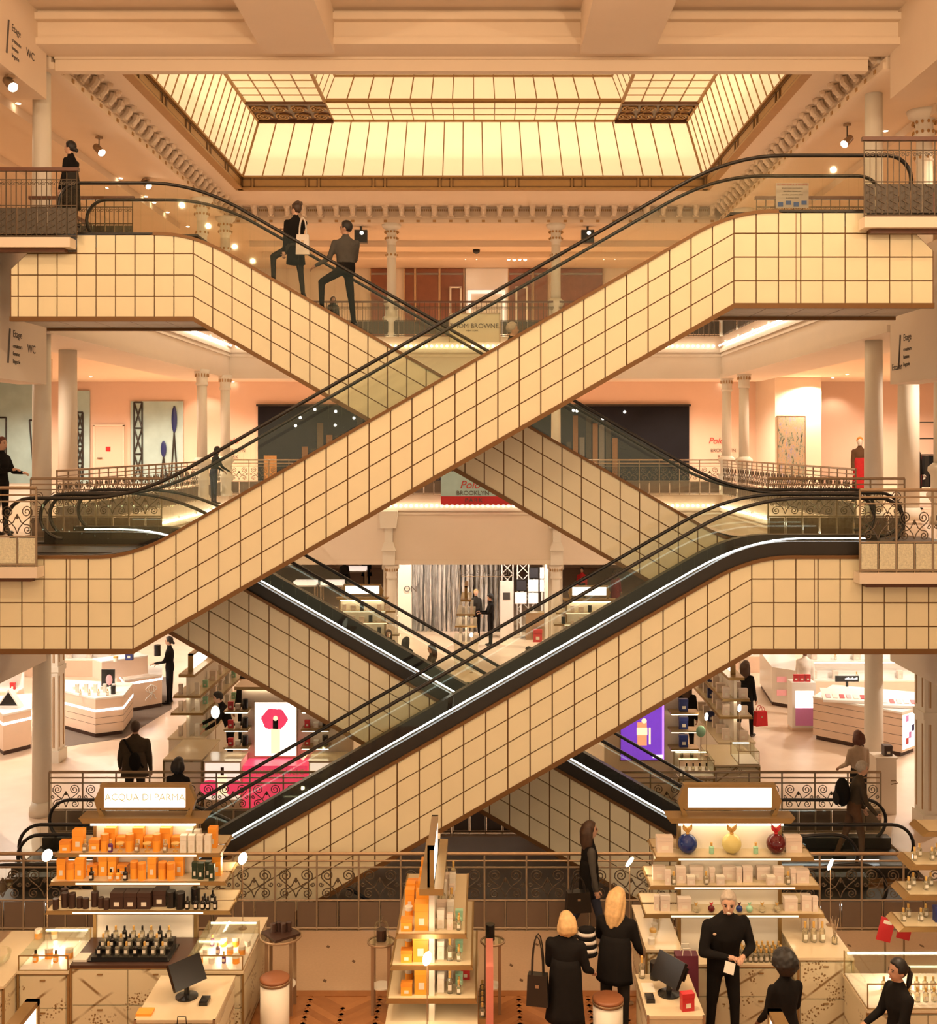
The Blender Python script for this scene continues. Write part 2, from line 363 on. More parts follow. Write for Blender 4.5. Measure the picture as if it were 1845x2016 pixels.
def frame_side(x0, y0, x1, y1, inward):              # gilt upstand with recessed panels
    d = Vector((x1-x0, y1-y0, 0)); L = d.length; d.normalize(); a = math.atan2(d.y, d.x)
    M = Matrix.Translation((x0, y0, 0)) @ Matrix.Rotation(a, 4, 'Z')
    f = MB(); f.box(-0.1, L+0.1, 0, 0.16, FZ0, FZ1); f.box(-0.1, L+0.1, -0.05, 0, FZ0, FZ0+0.05); f.box(-0.1, L+0.1, -0.07, 0.02, FZ1-0.05, FZ1); f.xf(M); f.build('frame_rail', m_gold, sk)
    n = max(2, int(round(L/2.0)))
    for i in range(n):
        for a0, a1 in ((i*L/n+0.03, i*L/n+0.30), (i*L/n+0.36, (i+1)*L/n-0.03)):
            q = MB(); q.box(a0, a1, -0.02, 0.01, FZ0+0.07, FZ0+0.10); q.box(a0, a1, -0.02, 0.01, FZ1-0.10, FZ1-0.07); q.box(a0, a0+0.03, -0.02, 0.01, FZ0+0.07, FZ1-0.07); q.box(a1-0.03, a1, -0.02, 0.01, FZ0+0.07, FZ1-0.07)
            q.xf(M); q.build('frame_moulding', m_bronze, sk)
frame_side(SX0, SY1, SX1, SY1, -1); frame_side(SX0, SY0, SX0, SY1, 1); frame_side(SX1, SY1, SX1, SY0, 1)
pane_n = [0]; rest = MB()
def pane(pts, individual=True):
    pts = [Vector(p) for p in pts]; c = sum(pts, Vector())/len(pts); q = [c+(p-c)*0.985 for p in pts]
    if individual and pane_n[0] < 300:
        mb = MB(); mb.v = [tuple(p) for p in q]; mb.face(range(len(q))); mb.build('pane', m_sky, sk); pane_n[0] += 1
    else:
        b = len(rest.v); rest.v += [tuple(p) for p in q]; rest.face(range(b, b+len(q)))
def bar(p, q, r=0.025): MB().tube([p, q], r, 4).build('glazing_bar', m_gold, sk)
X0, X1, Y0, Y1 = SX0+0.05, SX1-0.05, SY0, SY1-0.05
IX0, IX1, IY1 = SX0+SI, SX1-SI, SY1-SI
n = 23                                               # far slope
for i in range(n):
    a, b = i/n, (i+1)/n
    pane([(X0+(X1-X0)*a, Y1, FZ1), (X0+(X1-X0)*b, Y1, FZ1), (IX0+(IX1-IX0)*b, IY1, TZ), (IX0+(IX1-IX0)*a, IY1, TZ)])
for i in range(n+1): a = i/n; bar((X0+(X1-X0)*a, Y1-.01, FZ1), (IX0+(IX1-IX0)*a, IY1-.01, TZ), 0.02 if 0 < i < n else 0.05)
n = 21                                               # side slopes
for i in range(n):
    for xo, xi in ((X0, IX0), (X1, IX1)):
        a, b = i/n, (i+1)/n
        pane([(xo, Y1+(Y0-Y1)*a, FZ1), (xo, Y1+(Y0-Y1)*b, FZ1), (xi, IY1+(Y0-IY1)*b, TZ), (xi, IY1+(Y0-IY1)*a, TZ)])
for i in range(n+1):
    for xo, xi, s in ((X0, IX0, 1), (X1, IX1, -1)):
        a = i/n; bar((xo+.01*s, Y1+(Y0-Y1)*a, FZ1), (xi+.01*s, IY1+(Y0-IY1)*a, TZ), 0.02)
LX0, LX1, LY1, LZ = -4.26, 3.65, 30.15, 16.5          # lantern
xs = [IX0, IX0+0.66, IX0+1.3, LX0]; nx = 3
ys = [IY1-0.0]+[IY1-1.75-i*0.62 for i in range(15)]
for s in (0, 1):                                     # flat side strips
    xx = [IX0+(LX0-IX0)*k/4 for k in range(5)] if s == 0 else [LX1+(IX1-LX1)*k/4 for k in range(5)]
    yy = [LY1-i*0.6 for i in range(17)]
    for i in range(4):
        for j in range(16): pane([(xx[i], yy[j], TZ), (xx[i+1], yy[j], TZ), (xx[i+1], yy[j+1], TZ), (xx[i], yy[j+1], TZ)], j < 8)
    for x in xx: bar((x, LY1, TZ-.01), (x, Y0, TZ-.01), 0.03 if x in (xx[0], xx[4]) else 0.02)
    for y in yy: bar((xx[0], y, TZ-.01), (xx[4], y, TZ-.01), 0.02)
    g = MB(); g.box(xx[0], xx[4], LY1, IY1, TZ-0.02, TZ)   # ornate grille in the corner
    g.box(xx[0], xx[4], LY1-.06, LY1+.02, TZ-.1, TZ-.02); g.box(xx[0], xx[4], IY1-.08, IY1, TZ-.1, TZ-.02)
    g.build('grille_back', m_wood, sk); g = MB()
    for k in range(4):
        cx = xx[0]+(xx[4]-xx[0])*(k+0.5)/4
        for cy in (LY1+0.5, LY1+1.2):
            for t in range(3):
                g.tube([(cx+(.05+.19*u/9)*math.cos(t*2.1+u*.5), cy+(.05+.24*u/9)*math.sin(t*2.1+u*.5), TZ-.05) for u in range(10)], 0.025, 4)
    g.build('grille_scroll', m_gold, sk)
nn = 14
for i in range(nn):                                  # far flat band
    a, b = LX0+(LX1-LX0)*i/nn, LX0+(LX1-LX0)*(i+1)/nn
    for j in range(3): pane([(a, IY1-j*.57, TZ), (b, IY1-j*.57, TZ), (b, IY1-(j+1)*.57, TZ), (a, IY1-(j+1)*.57, TZ)])
    pane([(a, LY1, TZ), (b, LY1, TZ), (LX0+.3+(LX1-LX0-.6)*(i+1)/nn, LY1-.3, LZ), (LX0+.3+(LX1-LX0-.6)*i/nn, LY1-.3, LZ)])
for i in range(nn+1):
    a = LX0+(LX1-LX0)*i/nn; bar((a, IY1, TZ-.01), (a, LY1, TZ-.01), 0.018); bar((a, LY1-.01, TZ), (LX0+.3+(LX1-LX0-.6)*i/nn, LY1-.31, LZ), 0.018)
for j in range(4): bar((LX0, IY1-j*.573, TZ-.01), (LX1, IY1-j*.573, TZ-.01), 0.035 if j in (0, 3) else 0.018)
bar((LX0, LY1-.02, TZ+.03), (LX1, LY1-.02, TZ+.03), 0.05); bar((LX0+.3, LY1-.32, LZ-.02), (LX1-.3, LY1-.32, LZ-.02), 0.04)
for xo, xi in ((LX0, LX0+.3), (LX1, LX1-.3)):
    for j in range(12): pane([(xo, LY1-j*.6, TZ), (xo, LY1-(j+1)*.6, TZ), (xi, LY1-.3-(j+1)*.6, LZ), (xi, LY1-.3-j*.6, LZ)], j < 8); bar((xo, LY1-j*.6, TZ), (xi, LY1-.3-j*.6, LZ), 0.018)
    bar((xo, LY1, TZ-.03), (xo, Y0, TZ-.03), 0.05); bar((xi, LY1-.3, LZ-.02), (xi, Y0, LZ-.02), 0.035)
for i in range(nn):
    a, b = LX0+.3+(LX1-LX0-.6)*i/nn, LX0+.3+(LX1-LX0-.6)*(i+1)/nn
    for j in range(9): pane([(a, LY1-.3-j, LZ), (b, LY1-.3-j, LZ), (b, LY1-1.3-j, LZ), (a, LY1-1.3-j, LZ)], j < 3)
    bar((a, LY1-.3, LZ-.01), (a, Y0, LZ-.01), 0.018)
for j in range(1, 10): bar((LX0+.3, LY1-.3-j, LZ-.01), (LX1-.3, LY1-.3-j, LZ-.01), 0.018)
bar((IX0, IY1-.02, TZ-.02), (IX1, IY1-.02, TZ-.02), 0.05); bar((IX0, IY1, TZ-.03), (IX0, Y0, TZ-.03), 0.05); bar((IX1, IY1, TZ-.03), (IX1, Y0, TZ-.03), 0.05)
r_ = rest.build('pane', m_sky, sk); r_['kind'] = 'stuff'
# lamps behind the glass, in the roof void
struct('ceiling_roof_void', MB().box(-9.5, 8.8, 19.5, 35.4, 17.6, 17.8), m_white)
area(-0.35, 33.0, 14.55, 13.0, 0.25, 250, (PI*0.86, 0, 0), (1, 0.82, 0.55), 'skylight_tube_light')
area(-7.45, 26.5, 14.55, 0.25, 11.5, 190, (PI, -PI*0.14, 0), (1, 0.82, 0.55), 'skylight_tube_light')
area(6.75, 26.5, 14.55, 0.25, 11.5, 190, (PI, PI*0.14, 0), (1, 0.82, 0.55), 'skylight_tube_light')
# ---------------------------------------------------------------- escalators
RH, TH = 0.335, 1.34
def lerp_profile(pts, x):
    for (a, za), (b, zb) in zip(pts, pts[1:]):
        if a <= x <= b: return za+(zb-za)*(x-a)/(b-a) if b > a else za
    return pts[0][1] if x < pts[0][0] else pts[-1][1]
def smooth_profile(pts, rad):
    """round the two knees of a 4 point profile over +-rad with parabolas"""
    def f(x):
        z = lerp_profile(pts, x)
        for i in (1, 2):
            kx, kz = pts[i]; s0 = (pts[i][1]-pts[i-1][1])/(pts[i][0]-pts[i-1][0]); s1 = (pts[i+1][1]-pts[i][1])/(pts[i+1][0]-pts[i][0])
            u = x-kx
            if abs(u) < rad: return kz+s0*u+(s1-s0)*(u+rad)**2/(4*rad)
        return z
    return f
def hclip(pts, a, b, c):                             # keep the side of a polygon where a*x+b*z+c <= 0
    out = []
    for p, q in zip(pts, pts[1:]+pts[:1]):
        dp = a*p[0]+b*p[1]+c; dq = a*q[0]+b*q[1]+c
        if dp <= 0: out.append(p)
        if dp*dq < 0: t = dp/(dp-dq); out.append((p[0]+(q[0]-p[0])*t, p[1]+(q[1]-p[1])*t))
    return out
def escalator(label, yf, xl, k0, k1, xr, zl, zr, seams=(), chamf=None, led=None, flatw=0.311, nsl=28, lcut=None, rcut=None, newel=(True, True), handx=None, stepsign=1):
    """truss front face at yf, flat xl..k0 at zl, incline to k1, flat at zr to xr"""
    W = 1.5; top = [(xl, zl), (k0, zl), (k1, zr), (xr, zr)]; bot = [(x, z-TH) for x, z in top]
    e = thing('escalator', label, 'escalator', ((k0+k1)/2, yf+W/2, min(zl, zr)-TH))
    ft = smooth_profile(top, 0.55); fs = smooth_profile(top, 0.75)
    xs = sorted(set([xl, k0, k1, xr]+[k0+(i-9)*0.07 for i in range(19)]+[k1+(i-9)*0.07 for i in range(19)])); xs = [x for x in xs if xl <= x <= xr]
    cl = lcut or 0; cr = rcut or 0                   # end corners cut away
    up = [(x, ft(x)-0.03) for x in xs if xl+cl <= x <= xr-cr]
    body = []
    if cl: body += [(xl, zl-0.58), (xl+0.28, zl-0.31), (xl+cl, zl-0.31)]
    body += up
    if cr: body += [(xr-cr, zr-0.31), (xr-0.28, zr-0.31), (xr, zr-0.58)]
    body += [(xr, zr-TH), (k1, zr-TH), (k0, zl-TH), (xl, zl-TH)]
    q = []
    for p in body:
        if not q or abs(p[0]-q[-1][0])+abs(p[1]-q[-1][1]) > 1e-5: q.append(p)
    # the treads run in a channel between two side beams; the truss core lies below them
    for y0, y1 in ((yf+0.012, yf+.25), (yf+W-.25, yf+W-0.012)): MB().prism(q[::-1], y0, y1).build('side_beam', m_bronze, e)
    core = [(x, ft(x)-.34) for x in xs]+[(xr, zr-TH), (k1, zr-TH), (k0, zl-TH), (xl, zl-TH)]
    if cl: core = [(xl, zl-.60)]+[p for p in core if p[0] > xl+.29 or p[1] < zl-1]
    if cr: core = [p for p in core if p[0] < xr-.29 and p[1] > zr-1 or p[1] <= zr-1]; j_ = max(i for i, p in enumerate(core) if p[1] > zr-.9 and p[0] > k1); core.insert(j_+1, (xr, zr-.60))
    MB().prism(core[::-1], yf+.25, yf+W-.25).build('truss', m_bronze, e)
    # edge trims on both faces
    for y0, y1 in ((yf-0.03, yf+0.02), (yf+W-0.02, yf+W+0.03)):
        t = MB(); pts = [(x, ft(x)) for x in xs if xl+cl <= x <= xr-cr]
        for (a, za), (b, zb) in zip(pts, pts[1:]): t.prism([(a, za-0.05), (b, zb-0.05), (b, zb), (a, za)], y0, y1)
        t.build('top_trim', m_bronze, e); t = MB()
        for (a, za), (b, zb) in zip(bot, bot[1:]): t.prism([(a, za-0.055), (b, zb-0.055), (b, zb+0.02), (a, za+0.02)], y0, y1)
        t.build('bottom_trim', m_bronze, e)
    # column lines
    cols = [k0+(k1-k0)*i/nsl for i in range(nsl+1)]
    x = k0
    while x-flatw > xl+0.02: x -= flatw; cols.append(x)
    cols.append(xl+0.012); x = k1
    while x+flatw < xr-0.02: x += flatw; cols.append(x)
    cols.append(xr-0.012); cols = sorted(set(cols)); g = 0.0095
    if led == 'basement': vis = lambda a: True
    for a, b in zip(cols, cols[1:]):
        if b-a < 0.04: continue
        for r in range(4):
            u0, u1 = a+g, b-g
            lo = [lerp_profile(bot, u)+r*RH+g for u in (u0, u1)]; hi = [lerp_profile(bot, u)+(r+1)*RH-g for u in (u0, u1)]
            if r == 3:
                if (cl and u0 < xl+cl) or (cr and u1 > xr-cr): continue
                us = [u0+(u1-u0)*i/4 for i in range(5)]; pts = [(u0, lo[0]), (u1, lo[1])]+[(u, ft(u)-0.05) for u in us[::-1]]
                if min(ft(u)-0.05-lo[0] for u in us) < 0.02 and abs(a-k0) > 1 and abs(a-k1) > 1: continue
            else:
                pts = [(u0, lo[0]), (u1, lo[1]), (u1, hi[1]), (u0, hi[0])]
                if r == 2 and cl and u0 < xl+.28: pts = hclip(pts, -0.27, 0.28, -0.27*(xl+.02)*-1+0.28*-(zl-.58))
                if r == 2 and cr and u1 > xr-.28: pts = hclip(pts, 0.27, 0.28, -0.27*(xr-.02)+0.28*-(zr-.58))
                if len(pts) < 3: continue
            MB().prism(pts, yf-0.012, yf+0.02).build('panel', m_panel, e)
    for sx in seams: MB().box(sx-0.004, sx+0.004, yf-0.016, yf, lerp_profile(bot, sx)+.02, ft(sx)-.05).build('seam', m_bronze, e)
    # soffit tiles under the flats
    for x0, x1, z in ((xl, k0, zl-TH), (k1, xr, zr-TH)):
        n = max(1, int((x1-x0)/0.5))
        for i in range(n):
            for j in range(3): MB().box(x0+(x1-x0)*i/n+.01, x0+(x1-x0)*(i+1)/n-.01, yf+.02+j*.487+.01, yf+.02+(j+1)*.487-.01, z-.004, z+.01).build('soffit_tile', m_soff, e)
    # balustrades, skirts, handrails
    hx0, hx1 = handx or (xl+1.2, xr-1.2)
    hs = sorted(set([hx0, hx1]+[hx0+(hx1-hx0)*i/70 for i in range(71)]))
    for yb, sd in ((yf+0.13, 0), (yf+W-0.13, 1)):
        sk_ = MB(); skh = 0.19 if led else 0.004
        for a, b in zip(hs, hs[1:]): sk_.prism([(a, ft(a)-.02), (b, ft(b)-.02), (b, ft(b)+skh), (a, ft(a)+skh)], yb-0.10, yb+0.10)
        sk_.build('skirt', m_dark, e)
        gl = MB(); gx = [h for h in hs if hx0+0.35 <= h <= hx1-0.35]
        for a, b in zip(gx, gx[1:]): gl.prism([(a, fs(a)+.03), (b, fs(b)+.03), (b, fs(b)+.78), (a, fs(a)+.78)], yb-0.006, yb+0.006)
        gl.build('glass_balustrade', m_glass, e)
        path = [(h, yb, fs(h)+0.80) for h in hs if hx0+0.36 <= h <= hx1-0.36]
        R = 0.34
        lcap = [(path[0][0]-R*math.sin(t), yb, path[0][2]-R+R*math.cos(t)) for t in [PI*i/12 for i in range(1, 13)]]
        rcap = [(path[-1][0]+R*math.sin(t), yb, path[-1][2]-R+R*math.cos(t)) for t in [PI*i/12 for i in range(1, 13)]]
        MB().tube(lcap[::-1]+path+rcap, 0.036, 8, sq=0.75).build('handrail', m_rubber, e, True)
        for cap, s in ((lcap, -1), (rcap, 1)):       # rounded glass end
            c = [(path[0][0] if s < 0 else path[-1][0], (path[0][2] if s < 0 else path[-1][2])-R)]
            pg = [(p[0]-0.02*s, p[2]) for p in cap]; x_ = c[0][0]
            pg = [(x_, c[0][1]+R-.03)]+pg+[(x_, c[0][1]-R)]
            if s < 0: pg = pg[::-1]
            MB().prism(pg[::-1], yb-0.005, yb+0.005).build('newel_glass', m_glass, e)
        if led:
            lm = m_ledc if led == 'cool' else m_led
            t = MB(); inc = [h for h in hs if hx0+.5 < h < hx1-.5]
            t.tube([(h, yb+(.03 if sd == 0 else -.03), fs(h)+0.225) for h in inc], 0.014, 4)
            if sd == 0: t.build('led_line', lm, e)
    # steps
    run = 0.4; n = int((k1-k0)/run)
    for i in range(n):
        a = k0+(k1-k0)*i/n; b = k0+(k1-k0)*(i+1)/n; zt = (ft(a)+ft(b))/2-.05
        MB().box(a, b, yf+.26, yf+W-.26, min(ft(a), ft(b))-.25, zt-.06).build('step', m_step, e)
    pl0 = GL if zl > 0 and 0 < xl-GL < 1.2 else max(xl, hx0-.3) if zl < 0 else xl+.02; pl1 = GR if zr > 0 and 0 < GR-xr < 1.2 else xr-.02
    for a, b, z in ((pl0, k0, zl), (k1, pl1, zr)):
        if b > a: MB().box(a, b, yf+.24, yf+W-.24, z-.02, z+.015).build('landing_plate', m_step, e)
    return e
m_soff = mat('soffit_tile', (0.52, 0.46, 0.36), 0.5, noise=0.04)
YN, YF_ = 16.0, 17.7
escalator('upper front escalator rising from level one to the landing with the fire extinguisher', YN, -8.0, -4.97, 3.515, 6.34, L1, L2,
          seams=(-5.86, 4.39), rcut=0.90, flatw=0.314, led=None, handx=(-6.85, 6.1))
escalator('upper rear escalator carrying the woman with a tote and the man in a blazer', YF_, -7.42, -4.556, 3.93, 7.4, L2, L1,
          seams=(-5.47,), lcut=1.0, flatw=0.304, led=None, handx=(-6.75, 6.6))
escalator('lower front escalator with bright light line crossing before the rear ones', YN, -7.3, -5.31, 3.766, 7.3, L0, L1,
          seams=(4.65,), flatw=0.312, nsl=29, led='cool', handx=(-7.2, 6.0))
escalator('lower rear escalator with light line running behind the lower front escalator', YF_, -7.9, -4.94, 4.14, 6.85, L1, L0,
          nsl=29, flatw=0.304, led='cool', handx=(-6.9, 6.8))
escalator('basement escalator with the dark haired woman in black stepping on', YF_, -7.48, -4.9, 1.2, 2.6, L0, -3.5, led='cool', nsl=20, handx=(-7.42, 2.5))
escalator('basement escalator leaving the ground floor beside the man with a backpack', YN, -2.6, -1.6, 4.5, 6.3, -3.5, L0, led='cool', nsl=20, handx=(-2.5, 5.85))
# ---------------------------------------------------------------- columns
def column(name, x, y, z0, z1, r, cap='ring', base='plain', n=20):
    c = root(name, (x, y, z0))
    h = z1-z0; b0 = 0.0
    if base == 'pedestal':
        MB().lathe([(r*1.5, 0), (r*1.5, .12), (r*1.25, .16), (r*1.25, .42), (r*1.9, .55), (r*1.9, .60), (r*1.35, .66), (r*1.35, .95), (r*1.75, 1.05), (r*1.7, 1.12), (r*1.05, 1.2)], (x, y, z0), n).build('base', m_white, c, True); b0 = 1.2
    elif base == 'plain':
        MB().lathe([(r*1.3, 0), (r*1.3, .15), (r*1.1, .2), (r*1.02, .26)], (x, y, z0), n).build('base', m_white, c, True); b0 = .26
    if cap == 'ring':
        MB().lathe([(r*1.02, h-.45), (r*1.15, h-.42), (r*1.15, h-.38), (r*1.05, h-.36), (r*1.1, h-.18), (r*1.4, h-.08), (r*1.45, h)], (x, y, z0), n).build('capital', m_white, c, True)
        o_ = MB()
        for k in range(14):
            a = 2*PI*k/14; o_.box(-.012, .012, -.012, .012, -.05, .05); o_.xf(Matrix.Translation((x+r*1.22*math.cos(a), y+r*1.22*math.sin(a), z1-.16)), len(o_.v)-8)
        o_.build('capital_leaf', m_gold, c)
    elif cap == 'ornate':
        MB().lathe([(r*.95, h-1.05), (r*1.1, h-1.0), (r*1.1, h-.92), (r*.9, h-.88), (r*.95, h-.55), (r*1.25, h-.5), (r*1.25, h-.42), (r, h-.36), (r*1.1, h-.2), (r*1.9, h-.1), (r*2.1, h)], (x, y, z0), n).build('capital', m_white, c, True)
        o_ = MB()
        for zz, rr, m_ in ((h-.45, 1.3, 12), (h-.25, 1.35, 12), (h-.96, 1.12, 8)):
            for k in range(m_):
                a = 2*PI*k/m_; o_.ball((x+r*rr*math.cos(a), y+r*rr*math.sin(a), z0+zz), .03, .03, .04, 6, 4)
        o_.build('capital_leaf', m_gold, c)
    MB().lathe([(r, b0), (r*.97, h*.6), (r*.92, h-.3 if cap else h)], (x, y, z0), n).build('shaft', m_white, c, True)
def pilaster(name, x, y, z0, z1, w_, m=None):        # square pier with gilt panel lines
    c = root(name, (x, y, z0)); h = z1-z0
    MB().box(x-w_/2, x+w_/2, y-w_/2, y+w_/2, z0, z1).build('shaft', m_white, c)
    b = MB(); b.box(x-w_*.58, x+w_*.58, y-w_*.58, y+w_*.58, z0, z0+.25); b.box(x-w_*.55, x+w_*.55, y-w_*.55, y+w_*.55, z0+h*.42, z0+h*.42+.12); b.box(x-w_*.6, x+w_*.6, y-w_*.6, y+w_*.6, z1-.2, z1-.05); b.build('moulding', m_white, c)
    for za, zb in ((z0+.32, z0+h*.40), (z0+h*.42+.2, z1-.3)):
        for s in (-.33, -.26, .26, .33):
            MB().box(x+s*w_-.006, x+s*w_+.006, y-w_/2-.006, y-w_/2, za, zb).build('gilt_line', m_gold, c)
            sx = -1 if x > 0 else 1
            MB().box(x+sx*w_/2-.006, x+sx*w_/2+.006, y+s*w_-.006, y+s*w_+.006, za, zb).build('gilt_line', m_gold, c)
for z0, z1, nm in ((0, 2.95, 'ground'), (L1, 8.85, 'level_one'), (L2, 13.6, 'level_two')):
    cp = {'ground': None, 'level_one': 'ring', 'level_two': 'ornate'}[nm]; bs = 'plain' if nm == 'ground' else 'pedestal'
    column('column_%s_near_left' % nm, -8.12, 20.75, z0, z1+(0.2 if nm == 'ground' else 0), .17, None if nm != 'level_two' else None, 'plain')
    column('column_%s_near_right' % nm, 7.55, 22.0, z0, z1+(0.2 if nm == 'ground' else 0), .18, None, 'plain')
    for k, (x, y) in enumerate(((-7.85, 31.4), (-7.8, 34.0), (7.5, 32.8), (7.45, 34.9), (-2.9, 35.15), (2.2, 35.15))):
        column('column_%s_far_%s' % (nm, 'abcdef'[k]), x, y, z0, z1+(0.1 if nm == 'ground' else 0), .15, cp or 'ring', bs, 14)
column('column_level_one_inner', 8.75, 23.4, L1, 9.25, .22, 'ring', 'plain'); column('column_level_one_inner_rear', 8.95, 22.2, L1, 9.25, .15, 'ring', 'pedestal')
column('column_level_two_inner', 9.0, 23.2, L2, 13.6, .17, 'ornate', 'plain'); column('column_level_one_inner_left', -8.95, 24.3, L1, 9.25, .2, None, 'plain')
pilaster('pilaster_ground_right', 7.98, 20.2, 0, 4.6, .46); pilaster('pilaster_ground_left', -9.3, 24.3, 0, 4.6, .42); pilaster('pilaster_ground_left_outer', -8.75, 19.6, 0, 4.6, .4)
for k, px in enumerate((766, 1096)):
    x = PX(px, 35.0); pilaster('pilaster_ground_far_%s' % 'ab'[k], x, 35.6, 0, 3.06, .42)
    b = MB(); b.prism([(x-.28, 4.72), (x+.28, 4.72), (x+.24, 4.2), (x-.24, 4.2)], 34.7, 34.98); b.box(x-.12, x+.12, 34.8, 34.98, 3.75, 4.2); b.prism([(x-.14, 3.75), (x+.14, 3.75), (x+.22, 3.5), (x-.22, 3.5)], 34.75, 34.98); b.box(x-.19, x+.19, 34.85, 34.98, 3.06, 3.5)
    struct('trim_%d' % (14+k), b, m_white)
# ---------------------------------------------------------------- railings
def spiral(cx, cz, r0, r1, a0, turns, n=22):
    return [(cx+(r0+(r1-r0)*i/n)*math.cos(a0+turns*2*PI*i/n), 0, cz+(r0+(r1-r0)*i/n)*math.sin(a0+turns*2*PI*i/n)) for i in range(n+1)]
def scroll_mesh(name, rt, n1, sides):
    b = MB()
    for s in (-1, 1):
        p = [(s*.0, 0, .46), (s*.03, 0, .54), (s*.10, 0, .62), (s*.19, 0, .69)]
        sp = spiral(.145, .765, .088, .015, -0.35, 1.75, n1)
        b.tube(p+[(s*q[0], 0, q[2]) for q in sp], rt, sides)
        sp = spiral(.155, .515, .07, .012, PI*.5, -1.6, n1)
        b.tube([(s*.02, 0, .70), (s*.06, 0, .62), (s*.11, 0, .588)]+[(s*q[0], 0, q[2]) for q in sp], rt, sides)
        sp = spiral(.235, .64, .035, .01, PI, 1.2, n1//2); b.tube([(s*q[0], 0, q[2]) for q in sp], rt*.9, sides)
    b.ball((0, 0, .70), .022, .012, .04, 6, 4)
    return b.mesh(name, m_iron, False)
SCR_N = scroll_mesh('scroll_panel', .0085, 18, 5); SCR_F = scroll_mesh('scroll_panel_far', .010, 10, 3)
m_kick = mat('kick_plate', (0.17, 0.115, 0.08), 0.5, noise=0.12, scale=4)
m_ktex = mat('textured_glass', (0.72, 0.66, 0.48), 0.25, noise=0.35, scale=45, bump=0.6)
m_railpaint = mat('railing_paint', (0.34, 0.25, 0.165), 0.45, 0.3, noise=0.08)
def railing(label, p0, p1, z, style='scroll', near=True, sp=0.585, h=1.07, kick=None, cols=()):
    """cols: columns standing in the line of the railing; the rails butt against their bases"""
    p0 = Vector((*p0, z)); p1 = Vector((*p1, z)); d = p1-p0; LT = d.length; a = math.atan2(d.y, d.x); u = d/LT
    t = thing('railing', label, 'railing', p0, a); ends = [0.0]
    for x, y in cols:
        w = Vector((x, y, z))-p0; k = w.dot(u); off = (w-u*k).length; g = math.sqrt(max(.0, .215**2-off**2)) if off < .215 else 0
        if g: ends += [k-g, k+g]
    ends.append(LT); sq = MB().box(-.012, .012, -.012, .012, 0, h).mesh('post', m_railpaint)
    for o, e in zip(ends[::2], ends[1::2]):
        L = e-o
        if L < .08: continue
        def bar(z_, r, m, nm): MB().tube([(o, 0, z_), (o+L, 0, z_)], r, 8 if near else 5).build(nm, m, t, world=False)
        if style == 'scroll':
            n = max(1, round(L/sp)); s_ = L/n
            bar(h, .024, m_pipe, 'top_rail'); bar(h-.10, .013, m_pipe, 'upper_rail'); bar(h-.19, .012, m_railpaint, 'middle_rail'); bar(.42, .012, m_railpaint, 'lower_rail'); bar(.03, .016, m_railpaint, 'bottom_rail')
            km = MB().box(.02, s_/2-.014, -.006, .006, .05, .40).mesh('kick_panel', kick or m_kick); hp = MB().box(-.008, .008, -.010, .010, 0, .42).mesh('short_post', m_railpaint)
            for i in range(n+1):
                if (i == 0 and o > 0) or (i == n and e < LT): continue      # the column takes the place of the end post
                ob('post', sq, t, loc=(o+i*s_, 0, 0), world=False)
            for i in range(n):
                ob('scroll_panel', SCR_N if near else SCR_F, t, loc=(o+(i+.5)*s_, 0, 0), scale=(s_/.585, 1, 1), world=False)
                ob('short_post', hp, t, loc=(o+(i+.5)*s_, 0, 0), world=False)
                for k in (0, 1): ob('kick_panel', km, t, loc=(o+(i+k*.5)*s_, 0, 0), world=False)
        else:
            MB().box(o-(.03 if o == 0 else 0), o+L+(.03 if e == LT else 0), -.035, .035, h-.03, h+.025).build('wooden_rail', m_wood, t, world=False)
            bar(h-.16, .009, m_iron, 'upper_rail'); bar(.50, .009, m_iron, 'middle_rail'); bar(.03, .012, m_iron, 'bottom_rail')
            n = max(1, round(L/.16)); s_ = L/n
            bme = MB().tube([(0, 0, 0), (0, 0, h-.02)], .009, 5).mesh('baluster', m_iron)
            c = MB()
            for s in (-1, 1): c.tube([(s*q[0], 0, q[2]) for q in spiral(.035, h-.22, .034, .008, .3, 1.3, 10)], .006, 4)
            for q in range(3): c.tube([(.05*math.sin(q*2.1+u_*1.2), 0, .06+q*.14+u_*.022) for u_ in range(7)], .008, 4)
            c.tube([(0, 0, .05), (0, 0, h-.16)], .005, 4); cme = c.mesh('scrollwork', m_iron); pl = MB().box(.012, s_-.012, -.004, .004, .07, .47).mesh('cast_panel', m_cast)
            for i in range(n+1):
                if (i == 0 and o > 0) or (i == n and e < LT): continue
                ob('baluster', bme, t, loc=(o+i*s_, 0, 0), world=False)
            for i in range(n): ob('scrollwork', cme, t, loc=(o+(i+.5)*s_, 0, 0), world=False); ob('cast_panel', pl, t, loc=(o+i*s_, .01, 0), world=False)
    return t
CLF = [(-7.85, 31.4), (-7.8, 34.0)]; CRG = [(7.5, 32.8), (7.45, 34.9)]; CFR = [(-2.9, 35.15), (2.2, 35.15), (7.45, 34.9)]
m_cast = mat('cast_grille', (0.10, 0.08, 0.06), 0.5, 0.3, noise=0.5, scale=60)
railing('long wrought iron scroll railing on the terrazzo in front of the escalator well', (-8.2, 15.82), (7.6, 15.82), 0)
railing('wrought iron railing at the rear of the well behind the lit brand sign', (-7.6, 19.75), (-0.6, 19.75), 0)
railing('wrought iron railing at the rear of the well beside the man with a backpack', (-0.56, 19.75), (6.9, 19.75), 0)
railing('level one railing along the gallery edge before the blue murals', (GL, 20.9), (GL, 34.8), L1, near=False, cols=CLF)
railing('level one railing along the gallery edge before the abstract painting', (GR, 22.3), (GR, 34.8), L1, near=False, cols=CRG)
